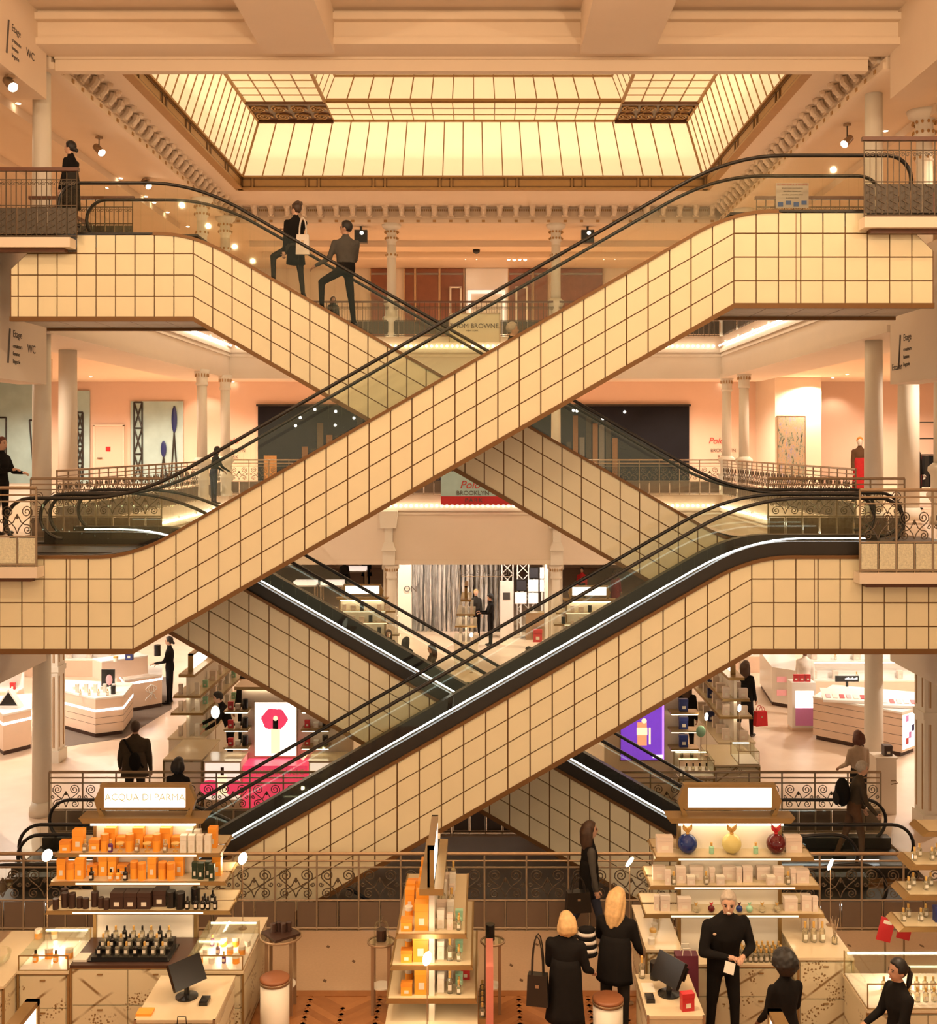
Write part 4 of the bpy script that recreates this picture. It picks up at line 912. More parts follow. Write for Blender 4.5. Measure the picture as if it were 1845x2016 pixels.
person('shopper in black coat standing behind the white gondola by the mirror', at(432, 27.2, 0), .4, 1.74, BLACK, BLACK, 'light', H_BROWN, 'short', coat=(.7, .1, BLACK), voxel=.028)
person('customer with dark hair at the rear of the white gondola by the mirror', at(480, 25.4, 0), -.5, 1.6, CHAR, BLACK, 'light', H_BLACK, 'bob', True, head=(0, .3), voxel=.028)
person('woman in long black coat carrying a red bag on the bright floor', onz(1468, 1451, 0), PI-.7, 1.76, BLACK, BLACK, 'light', H_BROWN, 'long', True, coat=(.62, .1, BLACK), ra=(.0, .1, .15, 0), ll=(.15, .04, .1), rl=(-.15, .04, .15))
c = onz(1494, 1427, 0); handbag('red leather shopping bag carried by the woman in the black coat', Vector((PX(1496, 26.2), 26.13, PZ(1427, 26.2))), .30, .33, .14, RED, .3, .12, 'shopping_bag')
person('saleswoman in white behind the pale counters', at(1585, 28.2, 0), -.2, 1.74, WHITEC, WHITEC, 'dark', H_BLACK, 'bun', True, voxel=.03)
person('woman with auburn bob and beige top seen from behind at the pale pedestal', stand(1690, 1440, 0, 1.66), PI+.2, 1.66, BEIGE, CHAR, 'light', H_AUB, 'bob', True, ra=(.3, .1, .8, 0))
person('long haired shopper seen from behind at the violet poster kiosk', at(1352, 24.4, 0), PI-.3, 1.7, BLACK, BLACK, 'light', H_BROWN, 'long', True)
person('older man in olive jacket with rucksack holding the escalator handrail', at(1682, 18.3, .014), PI/2, 1.66, OLIVE, BROWNC, 'light', H_GREY, 'short', lean=.18, la=(.3, .1, .5, 0), ra=(.25, .12, .3, 0), ll=(.2, .05, .2), rl=(-.25, .05, .15), head=(0, .15))
c = at(1682, 18.3, 0); t = thing('rucksack', 'dark rucksack on the back of the older man in olive', 'bag', (c.x-.2, c.y, 1.0)); b = MB(); b.ball((c.x-.19, c.y, 1.17), .12, .15, .23, 14, 10); b.build('sack', BLACK, t, True); MB().ball((c.x-.29, c.y, 1.08), .05, .11, .12, 10, 8).build('pocket', CHAR, t, True)
# foreground
p_ = stand(1160, 1616, 0, 1.68)
person('brown haired woman in black vest and grey sleeves walking past the long railing', p_, PI/2+.15, 1.68, BLACK, DENIM, 'light', H_BROWN, 'long', True, coat=(.72, .05, BLACK), sleeves=GREY, la=(.05, .1, .15, 0), ra=(.1, .22, .25, 0), ll=(.25, .05, .1), rl=(-.25, .05, .25), voxel=.018)
handbag('large black leather handbag held by the woman in the black vest', Vector((PX(1138, 15.1), 15.08, PZ(1793, 15.1))), .34, .27, .13, m_rubber, .15, .2)
p_ = stand(1114, 1798, 0, 1.64)
person('blonde woman in black winter coat seen from behind beside the round stool', p_, PI-.3, 1.64, BLACK, CHAR, 'light', H_BLOND, 'bob', True, coat=(.50, .22, BLACK), la=(.15, .2, .9, 0), ra=(.25, .12, .9, 0), head=(.55, .05), voxel=.018, build=1.12)
handbag('black shoulder bag at the side of the blonde woman in the winter coat', p_+Vector((-.31, -.05, .66)), .24, .34, .10, m_rubber, -.2, .42)
p_ = stand(1211, 1764, 0, 1.68)
person('long haired blonde woman in black leaning towards the counter', p_, PI-.35, 1.72, BLACK, CHAR, 'light', H_BLOND, 'long', True, lean=.18, coat=(.74, .12, BLACK), la=(.3, .2, .7, .1), ra=(.6, .2, 1.15, 0), head=(-.2, .35), voxel=.018, build=1.1)
t = thing('striped_bag', 'black and white striped cloth bag on the shoulder of the blonde woman', 'bag', p_+Vector((-.30, .1, .95))); c = p_+Vector((-.315, .06, .98))
for k in range(7): MB().lathe([(.11-.004*k, 0), (.13-.005*k, .02), (.12-.005*k, .045)], c+Vector((0, 0, k*.045)), 14, 1, .7).build('stripe', WHITEC if k % 2 else BLACK, t, True)
p_ = stand(1424, 1749, 0, 1.80)
person('smiling grey haired salesman in black reading a slip of paper', p_, .25, 1.82, BLACK, BLACK, 'light', H_GREY, 'short', lean=.16, la=(.2, .25, 1.45, .95), ra=(.2, .25, 1.45, .85), ll=(-.1, .06, .0), rl=(.1, .06, .1), head=(-.45, .22), smile=True, voxel=.016, build=1.15)
c = p_+Vector((-.02, -.42, 1.10)); q_ = MB().box(-.055, .055, -.002, .002, -.06, .06); q_.xf(Matrix.Translation(c) @ Matrix.Rotation(-.5, 4, 'X') @ Matrix.Rotation(.3, 4, 'Y')); tag(q_.build('paper_slip', WHITEC), 'white slip of paper in the hands of the salesman', 'paper')
t = thing('name_badge', 'small light badge on the salesman shirt', 'badge', p_+Vector((-.12, -.22, 1.38))); MB().ball(p_+Vector((-.15, -.265, 1.40)), .02, .008, .016, 8, 6).build('badge', BEIGE, t)
p_ = stand(1546, 1872, 0, 1.64)
person('woman with round afro hair in black seen from behind at the till', p_, PI+.3, 1.60, BLACK, BLACK, 'dark', H_BLACK, 'afro', True, la=(.3, .1, .8, .1), ra=(.2, .1, .6, .1), voxel=.018)
p_ = stand(1770, 1890, 0, 1.62)
person('woman with dark ponytail and black jacket in profile at the glass showcase', p_, -PI/2+.25, 1.62, BLACK, BLACK, 'mid', H_BLACK, 'pony', True, la=(.35, .08, .9, .3), ra=(.35, .08, .9, .3), voxel=.016, build=1.05)
# mannequins on level one
m_dummy = mat('mannequin_white', (0.8, 0.7, 0.6), .4, noise=0)
person('mannequin with orange knit hat, red dress and patterned coat on level one', at(1693, 30, L1), -.2, 1.74, BROWNC, RED, m_dummy, mat('orange_knit', (0.75, 0.28, 0.05), .9), 'short', True, coat=(.35, .1, RED), cat='mannequin', name='mannequin', detail=False, sleeves=BROWNC, voxel=.03)
person('mannequin in dark coat with red scarf near the clothes rail on level one', at(1800, 27, L1), .5, 1.7, BLACK, BLACK, m_dummy, RED, 'short', True, coat=(.5, .1, BLACK), cat='mannequin', name='mannequin', detail=False, voxel=.03)
# ---------------------------------------------------------------- perfume kiosks in the foreground
def veinmat():                                       # cream back painted glass with gilded diagonal bands
    m = bpy.data.materials.new('gilded_glass'); m.use_nodes = True; nt = m.node_tree; b = nt.nodes['Principled BSDF']; N = nt.nodes.new; L = nt.links.new
    tc = N('ShaderNodeTexCoord'); masks = []
    def ramp(src, p0, p1, inv=False):
        r = N('ShaderNodeValToRGB'); r.color_ramp.elements[0].position = p0; r.color_ramp.elements[1].position = p1
        if inv: r.color_ramp.elements[0].color = (1, 1, 1, 1); r.color_ramp.elements[1].color = (0, 0, 0, 1)
        L(src, r.inputs[0]); return r.outputs[0]
    def op(a, c, o): q = N('ShaderNodeMath'); q.operation = o; L(a, q.inputs[0]); L(c, q.inputs[1]); return q.outputs[0]
    n2 = N('ShaderNodeTexNoise'); n2.inputs['Scale'].default_value = 2.3; L(tc.outputs['Object'], n2.inputs['Vector'])
    dots = N('ShaderNodeTexVoronoi'); dots.inputs['Scale'].default_value = 30; L(tc.outputs['Object'], dots.inputs['Vector']); dm = ramp(dots.outputs['Distance'], .3, .42, True)
    out = None
    for ang, sc, off in ((.62, .75, 0), (-.62, .62, 3)):
        mp = N('ShaderNodeMapping'); mp.inputs['Rotation'].default_value = (0, ang, 0); mp.inputs['Location'].default_value = (off, off, off); L(tc.outputs['Object'], mp.inputs['Vector'])
        w_ = N('ShaderNodeTexWave'); w_.bands_direction = 'Z'; w_.inputs['Scale'].default_value = sc; w_.inputs['Distortion'].default_value = 1.6; w_.inputs['Detail'].default_value = 1; L(mp.outputs[0], w_.inputs['Vector'])
        line = op(ramp(w_.outputs['Fac'], .0, .018, True), ramp(n2.outputs['Fac'], .42, .55, off > 0), 'MULTIPLY'); band = op(op(ramp(w_.outputs['Fac'], .80, .84), ramp(n2.outputs['Fac'], .50, .54), 'MULTIPLY'), dm, 'MULTIPLY')
        v = op(line, band, 'MAXIMUM'); out = v if out is None else op(out, v, 'MAXIMUM')
    mx = N('ShaderNodeMix'); mx.data_type = 'RGBA'; mx.inputs[6].default_value = (0.66, 0.57, 0.38, 1); mx.inputs[7].default_value = (0.24, 0.14, 0.055, 1)
    L(out, mx.inputs[0]); L(mx.outputs[2], b.inputs['Base Color']); b.inputs['Roughness'].default_value = .3
    return m
m_vein = veinmat()
m_brz = mat('kiosk_bronze', (0.36, 0.23, 0.09), .35, .6, noise=.1)
m_kwhite = mat('kiosk_white', (0.88, 0.80, 0.68), .5, noise=.02)
m_strip = mat('shelf_light', (1, .95, .85), .5, noise=0, emit=4, ecol=(1, .84, .58)); m_stripf = mat('shelf_front_light', (1, .95, .85), .5, noise=0, emit=.75, ecol=(1, .80, .52))
m_ctop = mat('counter_glass_top', (0.70, 0.57, 0.38), .15, noise=.03)
m_brown = mat('brown_top', (0.06, 0.025, 0.014), .3)
PROD = {}
def prod(key, loc, label, cat, group, rz=0.0, sc=1.0, name=None):
    o = ob(name or cat, PROD[key], None, loc=loc, rot=rz, scale=sc); tag(o, label, cat, group); return o
def mk(key, mb, mats, smooth=False): PROD[key] = mb.mesh(key, mats, smooth)
def pcol(n, c, r=.4): return mat('product_'+n, c, r, noise=.03)
c_or = pcol('orange', (0.95, 0.36, 0.035)); c_or2 = pcol('amber', (0.80, 0.27, 0.03)); c_wh = pcol('white', (0.82, 0.76, 0.66)); c_pk = pcol('rose_white', (0.74, 0.60, 0.50)); c_dk = pcol('dark_brown', (0.05, 0.022, 0.014)); c_bk = pcol('black', (0.012, 0.010, 0.009), .25)
c_gn = pcol('dark_green', (0.015, 0.035, 0.018), .3); c_go = pcol('gold', (0.65, 0.38, 0.10), .25); c_pu = pcol('purple', (0.10, 0.02, 0.14)); c_rd = pcol('red', (0.55, 0.025, 0.03)); c_bl = pcol('navy', (0.02, 0.03, 0.14)); c_mint = pcol('mint', (0.35, 0.62, 0.42)); c_lab = pcol('label', (0.78, 0.70, 0.58))
c_glass = mat('bottle_glass', (0.95, 0.85, 0.62), .08, noise=0, trans=.85); c_blue = mat('blue_glass', (0.01, 0.03, 0.16), .06, noise=0); c_yel = mat('yellow_glass', (0.95, 0.80, 0.30), .08, noise=0, trans=.3); c_dred = mat('dark_red_glass', (0.10, 0.008, 0.01), .06, noise=0)
def boxm(w_, d, h, m1, m2=None, lab=True):
    b = MB(); b.box(-w_/2, w_/2, -d/2, d/2, 0, h*.72); b.mi = 1; b.box(-w_/2-.002, w_/2+.002, -d/2-.002, d/2+.002, h*.72+.002, h)
    if lab: b.mi = 2; b.box(-w_*.2, w_*.2, -d/2-.003, -d/2, h*.2, h*.45)
    return b, [m1, m2 or m1, c_lab]
for k, a in {'or_tall': (.10, .10, .24, c_or, c_or), 'or_big': (.15, .13, .29, c_or, c_or), 'or_cube': (.12, .10, .13, c_or, c_or2), 'wh_tall': (.072, .07, .20, c_wh, c_wh), 'gn_tall': (.062, .06, .19, c_gn, c_gn), 'pk_box': (.11, .09, .18, c_pk, c_pk), 'pk_tall': (.06, .06, .17, c_pk, c_pk), 'pk_wide': (.15, .09, .15, c_pk, c_pk), 'pk_sq': (.09, .08, .10, c_pk, c_lab), 'dk_gift': (.15, .16, .19, c_dk, c_dk), 'red_box': (.10, .06, .14, c_rd, c_rd), 'navy_box': (.12, .08, .17, c_bl, c_bl), 'pk_wall': (.19, .12, .18, c_pk, c_pk), 'gn_box': (.08, .06, .12, c_mint, c_mint)}.items(): mk(k, *boxm(*a))
def cylm(r, h, m1, m2, n=14):
    b = MB(); b.lathe([(r, 0), (r, h*.62)], (0, 0, 0), n); b.mi = 1; b.lathe([(r*1.03, h*.62), (r*1.03, h*.97), (r*.95, h)], (0, 0, 0), n); return b, [m1, m2]
mk('or_cyl', *cylm(.048, .20, c_or, c_or2)); mk('dk_cyl', *cylm(.042, .17, c_dk, c_dk)); mk('dk_cyl_s', *cylm(.036, .12, c_dk, c_dk)); mk('bk_cyl', *cylm(.055, .19, c_bk, c_bk)); mk('wh_cyl', *cylm(.04, .12, c_wh, c_lab)); mk('jar_or', *cylm(.045, .11, c_or, c_lab)); mk('jar_wh', *cylm(.04, .07, c_wh, c_wh)); mk('jar_gold', *cylm(.04, .09, c_lab, c_go))
def botm(r, h, m1, m2, m3):
    b = MB(); b.lathe([(r*.9, 0), (r, .01), (r, h*.58), (r*.5, h*.68), (r*.3, h*.70)], (0, 0, 0), 12); b.mi = 1; b.lathe([(r*.42, h*.70), (r*.45, h*.97), (r*.35, h)], (0, 0, 0), 10); b.mi = 2; b.box(-r*.55, r*.55, -r-.003, -r*.6, h*.18, h*.42); return b, [m1, m2, m3]
mk('bot_bk', *botm(.028, .15, c_bk, c_bk, c_lab)); mk('bot_gl', *botm(.03, .15, c_glass, c_go, c_lab)); mk('bot_gl_bk', *botm(.028, .15, c_glass, c_bk, c_lab)); mk('bot_gn', *botm(.03, .13, c_mint, c_go, c_mint)); mk('bot_pu', *botm(.028, .15, c_pu, c_go, c_lab)); mk('bot_or', *botm(.032, .13, c_or, c_bk, c_lab)); mk('bot_tall', *botm(.035, .24, c_glass, c_go, c_lab))
def stand_cup(m):
    b = MB(); b.lathe([(.03, 0), (.03, .008), (.008, .012), (.008, .07), (.05, .085), (.05, .10)], (0, 0, 0), 12); return b, [m]
mk('dish', *stand_cup(c_go))
def roundbot(r, mg, mbow):
    b = MB(); b.ball((0, 0, r), r, r, r, 20, 14); b.mi = 1; b.lathe([(r*.18, r*1.95), (r*.22, r*2.05), (r*.2, r*2.12)], (0, 0, 0), 10)
    for s in (-1, 1): b.tube([(0, 0, r*2.1), (s*r*.35, 0, r*2.5), (s*r*.5, 0, r*2.95), (s*r*.12, 0, r*2.55), (0, 0, r*2.2)], [r*.09, r*.15, r*.10, r*.12, r*.08], 6)
    return b, [mg, mbow]
for k, r, g, bw in (('round_blue', .115, c_blue, c_go), ('round_yel', .115, c_yel, c_go), ('round_red', .115, c_dred, c_rd), ('rs_blue', .04, c_blue, c_dred), ('rs_red', .04, c_dred, c_rd), ('rs_yel', .04, c_glass, c_go), ('rs_mint', .04, c_mint, c_mint)): mk(k, *roundbot(r, g, bw), smooth=True)

def display_kiosk(label, xc, yp, brand, sign_w=.97, panel_w=1.30, shelves=((2.01, 1.90), (1.68, 2.02), (1.34, 2.12)), rz=0, sign_h=.235, zs=0.0, ink=None, d=.27, both=True, lettersize=.12):
    t = thing('display_kiosk', label, 'kiosk', (xc, yp, 0), rz)
    def B(x0, x1, y0, y1, z0, z1): return MB().box(x0, x1, y0, y1, z0, z1)
    B(-panel_w/2, panel_w/2, -.03, .03, .05, 2.30).build('back_panel', m_kwhite, t, world=False)
    for s in (-1, 1): B(s*panel_w/2-.02, s*panel_w/2+.02, -.04, .04, 0, 2.30).build('upright', m_brz, t, world=False)
    MB().prism([(-.71, 2.30), (.71, 2.30), (.76, 2.36), (-.76, 2.36)], -.14, .14).build('roof', m_brz, t, world=False)
    r = B(-.62, .62, -.13, -.09, 2.27, 2.298).build('light_strip', m_strip, t, world=False)
    f = MB(); zz = 2.46; w2 = sign_w/2
    f.box(-w2-.05, w2+.05, -.05, .05, zz-.03, zz); f.box(-w2-.05, w2+.05, -.05, .05, zz+sign_h, zz+sign_h+.04); f.box(-w2-.05, -w2, -.05, .05, zz, zz+sign_h); f.box(w2, w2+.05, -.05, .05, zz, zz+sign_h)
    sf = f.build('sign_frame', m_brz, t, world=False)
    for s in (-1, 1): MB().prism([(s*(w2+.05), zz+sign_h), (s*(w2+.12), zz+.08), (s*(w2+.06), 2.36), (s*(w2-.0), 2.36), (s*(w2+.05), zz)][::s], -.05, .05).build('sign_bracket', m_brz, t, world=False)
    B(-w2, w2, -.04, .04, zz, zz+sign_h).build('sign_face', m_lit, t, world=False)
    if brand: text(brand, lettersize, ink, 'lettering', t, (0, -.043, zz+sign_h/2), world_=False)
    for z, w_ in shelves:
        for s in ((-1, 1) if both else (-1,)):
            y0, y1 = (-.03-d, -.03) if s < 0 else (.03, .03+d)
            sh = B(-w_/2, w_/2, y0, y1, z-.014, z).build('shelf', m_shelf, t, world=False)
            MB().prism([(-w_/2-.03, z-.045), (w_/2+.03, z-.045), (w_/2, z), (-w_/2, z)], y0-.02 if s < 0 else y1, y0 if s < 0 else y1+.02).build('shelf_edge', m_brz, t, world=False)
            for q in (-1, 1): B(q*w_/2-.015, q*w_/2+.015, y0, y1, z-.04, z-.001).build('shelf_side', m_brz, t, world=False)
            ly = y0-.02 if s < 0 else y1+.02
            B(-w_*.36, w_*.36, ly-.003, ly+.003, z-.034, z-.014).build('shelf_front_light', m_stripf, t, world=False)
            B(-w_*.42, w_*.42, (y0+.03) if s < 0 else (y1-.05), (y0+.05) if s < 0 else (y1-.03), z-.03, z-.016).build('shelf_light', m_strip, t, world=False)
    return t
m_shelf = mat('shelf_glass', (0.60, 0.48, 0.30), .15, noise=.03)
_text = text
def text(body, size, m, name='lettering', parent=None, loc=(0, 0, 0), rot=(PI/2, 0, 0), align='CENTER', world_=True, **k):
    o = _text(body, size, m, name, parent, loc, rot, align, **k)
    if not world_: o.matrix_parent_inverse = Matrix()
    return o
def counter(label, x0, x1, y0, y1, h, nd=2, nrow=2, top=None, group=None, front=None, side=True):
    t = thing('drawer_counter', label, 'counter', ((x0+x1)/2, (y0+y1)/2, 0), 0, group)
    MB().box(x0+.01, x1-.01, y0+.012, y1-.01, .06, h-.03).build('carcass', m_vein, t); MB().box(x0+.03, x1-.03, y0+.04, y1-.03, 0, .06).build('plinth', m_brown, t)
    MB().box(x0-.008, x1+.008, y0-.01, y1+.008, h-.03, h).build('worktop', top or m_ctop, t)
    f = MB()
    for x in (x0, x1): f.box(x-.012, x+.012, y0-.004, y0+.016, 0, h-.03)
    f.box(x0, x1, y0-.004, y0+.012, h-.045, h-.03); f.build('edge_trim', m_brz, t)
    w_ = (x1-x0-.04)/nd; hh = (h-.13)/nrow
    for i in range(nd):
        for j in range(nrow):
            a, b = x0+.02+i*w_+.006, x0+.02+(i+1)*w_-.006; z0 = .08+j*hh+.004; z1 = z0+hh-.012
            d = MB().box(a, b, y0-.004, y0+.014, z0, z1).build('drawer', front or m_vein, t)
            k = MB().box((a+b)/2-.03, (a+b)/2+.03, y0-.016, y0-.002, z1-.05, z1-.038).build('pull', m_brz, d)
    return t
def showcase(label, x0, x1, y0, y1, z0, h, lit=True):
    t = thing('glass_showcase', label, 'showcase', ((x0+x1)/2, (y0+y1)/2, z0))
    MB().box(x0, x1, y0, y1, z0, z0+.012).build('floor_plate', m_kwhite, t)
    for q in ((x0, x1, y0, y0+.006), (x0, x1, y1-.006, y1), (x0, x0+.006, y0, y1), (x1-.006, x1, y0, y1)): MB().box(*q, z0+.012, z0+h).build('glass_pane', m_clear, t)
    MB().box(x0, x1, y0, y1, z0+h, z0+h+.006).build('glass_lid', m_clear, t)
    f = MB()
    for x in (x0, x1):
        for y in (y0, y1): f.box(x-.006, x+.006, y-.006, y+.006, z0, z0+h+.008)
    f.box(x0, x1, y0-.006, y0+.004, z0+h, z0+h+.012); f.box(x0-.006, x0+.006, y0, y1, z0, z0+.008); f.box(x1-.006, x1+.006, y0, y1, z0, z0+.008); f.box(x0, x1, y0-.006, y0+.006, z0, z0+.008); f.build('corner_trim', m_brz, t)
    if lit: MB().box(x0+.03, x1-.03, y1-.03, y1-.012, z0+h-.02, z0+h-.006).build('light_strip', m_strip, t)
    return t
def disc_lamp(label, px, py, Y, zbase, tilt=.0):
    c = P(px, py, Y); t = thing('disc_lamp', label, 'lamp', (c.x, Y, zbase))
    MB().lathe([(.05, 0), (.05, .012), (.012, .02)], (c.x, Y, zbase), 14).build('base', m_pipe, t); MB().tube([(c.x, Y, zbase+.01), (c.x, Y, c.z-.06)], .005, 6).build('stalk', m_pipe, t)
    d = MB().lathe([(.02, -.012), (.066, -.008), (.072, 0), (.066, .008), (.02, .012)], (0, 0, 0), 20); d.xf(Matrix.Translation(c) @ Matrix.Rotation(.95, 4, 'Z') @ Matrix.Rotation(PI/2+tilt, 4, 'X')); d.build('glowing_disc', m_lamp, t, True)
    lamp(c.x, Y-.12, c.z, 3.5, WARM, .06, 'disc_lamp_light'); return t
m_ink2 = mat('pale_gold_ink', (0.62, 0.60, 0.35), .6, noise=0, emit=.12, ecol=(0.9, .8, .4))
# ---- kiosk of orange boxes
XA, YA = PX(285, 13.5), 13.55
display_kiosk('perfume kiosk of orange boxes beneath a lit Acqua di Parma sign', XA, YA, 'ACQUA DI PARMA', panel_w=1.2, ink=m_ink2, lettersize=.115)
g1 = 'orange packs on the kiosk shelves'
YS = YA-.20
def settle(items, lo, hi, pad=.004):                 # items: [x, y, half width, half depth]; slide apart sideways what would share a spot
    for _ in range(400):
        moved = False
        for i in range(len(items)):
            for j in range(i):
                p, q = items[i], items[j]; ox = p[2]+q[2]+pad-abs(p[0]-q[0]); oy = p[3]+q[3]+pad-abs(p[1]-q[1])
                if ox > 1e-4 and oy > 1e-4:
                    d = ox*.5 if p[0] >= q[0] else -ox*.5; p[0] += d; q[0] -= d; moved = True
            items[i][0] = min(hi-items[i][2], max(lo+items[i][2], items[i][0]))
        if not moved: break
def row(items, z, y, labels, yp=None, half=None, sc=None):   # yp: plane of the back panel; products stand on the 0.27 m shelf before it
    sc = sc or {}; L = []
    for px, key, dy in items:
        co = [v.co for v in PROD[key].vertices]; k = sc.get(key, 1.0); hx = max(abs(v.x) for v in co)*k+.001; hy = max(abs(v.y) for v in co)*k+.001
        yy = yp-.298+hy if dy <= -.05 else yp-.043-hy if dy >= .03 else y+dy
        yy = min(yp-.043-hy, max(yp-.298+hy, yy)); L.append([PX(px, y+dy), yy, hx, hy, key, k])
    xc = XK[0]; settle(L, xc-half, xc+half)
    for x, yy, hx, hy, key, k in L: lb, ct, gr = labels[key]; prod(key, (x, yy, z), lb, ct, gr, 0, k)
XK = [XA]
LB = {}
def lab(shelf):
    n = {'a': 'top shelf', 'b': 'middle shelf', 'c': 'lowest shelf'}[shelf]; o = 'of the orange kiosk'
    return {'or_big': ('large orange perfume carton on the %s %s' % (n, o), 'box', 'large orange cartons, '+n), 'or_tall': ('tall orange perfume box on the %s %s' % (n, o), 'box', 'tall orange boxes, '+n), 'or_cube': ('squat orange box on the %s %s' % (n, o), 'box', 'squat orange boxes, '+n), 'or_cyl': ('orange cylindrical box with lid on the %s %s' % (n, o), 'canister', 'orange canisters, '+n),
            'wh_tall': ('tall white perfume box in the row on the %s %s' % (n, o), 'box', 'white boxes, '+n), 'gn_tall': ('dark green perfume box on the %s %s' % (n, o), 'box', 'dark green boxes, '+n), 'dish': ('small footed gilt dish on the %s %s' % (n, o), 'dish', 'footed dishes, '+n), 'bot_gl': ('clear perfume bottle with gold cap on the %s %s' % (n, o), 'bottle', 'clear bottles, '+n), 'bot_pu': ('purple perfume bottle on the %s %s' % (n, o), 'bottle', 'purple bottle, '+n),
            'dk_cyl': ('tall dark brown candle canister on the %s %s' % (n, o), 'canister', 'dark canisters'), 'dk_cyl_s': ('short dark brown canister on the %s %s' % (n, o), 'canister', 'short dark canisters'), 'dk_gift': ('dark brown gift box with window on the %s %s' % (n, o), 'box', 'dark gift boxes'), 'bk_cyl': ('black cylindrical box on the %s %s' % (n, o), 'canister', 'black canisters'), 'bot_bk': ('small black bottle with pale label on the %s %s' % (n, o), 'bottle', 'black bottles, '+n), 'bot_or': ('orange bottle with black cap on the %s %s' % (n, o), 'bottle', 'orange bottles, '+n), 'wh_cyl': ('white jar on the %s %s' % (n, o), 'jar', 'white jars, '+n)}
row([(150, 'or_big', .02), (139, 'or_cube', -.05), (160, 'bot_gl', -.1), (181, 'or_cube', 0), (198, 'or_cyl', -.02), (212, 'bot_pu', -.1), (219, 'or_big', .05), (234, 'dish', -.1), (236, 'or_cube', .06), (255, 'or_cyl', -.02), (268, 'bot_gl', -.1), (273, 'or_big', .05), (288, 'dish', -.1), (292, 'or_cube', .06), (308, 'or_cyl', -.02), (324, 'bot_gl', -.1), (328, 'or_big', .05), (343, 'dish', -.1), (345, 'or_cube', .06), (362, 'wh_tall', -.06), (378, 'wh_tall', -.06), (394, 'wh_tall', -.06), (410, 'wh_tall', -.06), (370, 'wh_tall', .04), (386, 'wh_tall', .04), (418, 'or_tall', .06)], 2.01, YS, lab('a'), YA, .93, {'or_big': .83})
row([(131, 'or_tall', 0), (147, 'or_cyl', -.04), (164, 'or_tall', .0), (178, 'bot_bk', -.1), (180, 'or_cube', .03), (194, 'or_tall', .03), (208, 'or_tall', .03), (216, 'bot_or', -.1), (231, 'bot_or', -.1), (236, 'or_cube', .04), (246, 'bot_bk', -.1), (266, 'or_cyl', .0), (281, 'or_cyl', -.06), (297, 'or_tall', .02), (320, 'or_cyl', -.02), (335, 'or_cyl', -.08), (351, 'or_tall', .03), (384, 'gn_tall', 0), (397, 'gn_tall', -.03), (409, 'gn_tall', .02), (418, 'gn_tall', -.05), (427, 'or_tall', .08)], 1.68, YS, lab('b'), YA, .99)
row([(123, 'dk_cyl', .05), (119, 'dk_cyl_s', -.06), (135, 'dk_cyl', 0), (148, 'dk_cyl', -.02), (159, 'dk_cyl_s', -.02), (171, 'dk_cyl_s', -.04), (184, 'dk_cyl', .02), (196, 'dk_cyl_s', -.02), (207, 'dk_cyl_s', -.05), (238, 'dk_gift', .0), (262, 'dk_gift', .0), (286, 'dk_gift', 0), (304, 'dk_gift', .04), (331, 'bk_cyl', .0), (352, 'bk_cyl', -.05), (368, 'bot_bk', -.08), (382, 'bk_cyl', .03), (384, 'bot_bk', -.1), (398, 'bot_bk', -.1), (409, 'bot_bk', -.08), (403, 'bot_bk', .02), (415, 'bot_bk', .03), (424, 'bot_bk', -.06)], 1.34, YS, lab('c'), YA, 1.04)
YC = 12.75
counter('gilded glass drawer counter below the tester tray of the orange kiosk', PX(139, YC), PX(365, YC), YC, 13.45, .93, 2, 2, m_brown)
counter('gilded glass counter left of the tester tray, under a low glass case', PX(35, YC), PX(134, YC), YC, 13.9, .86, 1, 2)
counter('gilded glass counter under the glass case of glowing orange jars', PX(370, YC), PX(478, YC), YC, 14.2, .86, 1, 2)
showcase('low glass showcase with few amber bottles at the left of the orange kiosk', PX(36, YC), PX(133, YC), YC+.01, 13.5, .862, .16); showcase('glass showcase of glowing orange jars at the right of the orange kiosk', PX(371, YC), PX(477, YC), YC+.01, 13.7, .862, .16)
for i in range(4):
    for j in range(3): prod(('jar_or', 'jar_wh', 'bot_pu', 'jar_or')[(i+j) % 4], (PX(392+i*24, 12.9)+j*.02, 12.92+j*.22, .876), {0: 'small orange jar lit inside the right glass showcase', 1: 'small white jar inside the right glass showcase', 2: 'purple bottle lit inside the right glass showcase', 3: 'small orange jar lit inside the right glass showcase'}[(i+j) % 4], ('jar', 'jar', 'bottle', 'jar')[(i+j) % 4], ('orange jars in showcase', 'white jars in showcase', 'purple bottles in showcase', 'orange jars in showcase')[(i+j) % 4], 0, .9)
for i in range(4): prod(('bot_or', 'jar_or')[i % 2], (PX(70+i*20, 12.95), 12.95+.1*(i % 2), .876), ('amber bottle inside the left glass showcase', 'orange jar inside the left glass showcase')[i % 2], ('bottle', 'jar')[i % 2], 'pieces in the left showcase')
lamp(PX(425, 12.9), 13.2, 1.0, 6, WARM, .03, 'showcase_light'); lamp(PX(90, 12.9), 13.2, 1.0, 6, WARM, .03, 'showcase_light')
t = thing('tester_tray', 'black stepped tray of perfume testers on the brown counter top', 'tray', (PX(265, 13.05), 13.05, .93)); c = t.location
for k in range(3): MB().box(c.x-.43, c.x+.43, c.y-.2+k*.13, c.y-.07+k*.13, .93, .97+.035*k).build('step', c_bk, t)
MB().box(c.x-.46, c.x+.46, c.y-.23, c.y+.21, .93, .945).build('base', c_bk, t)
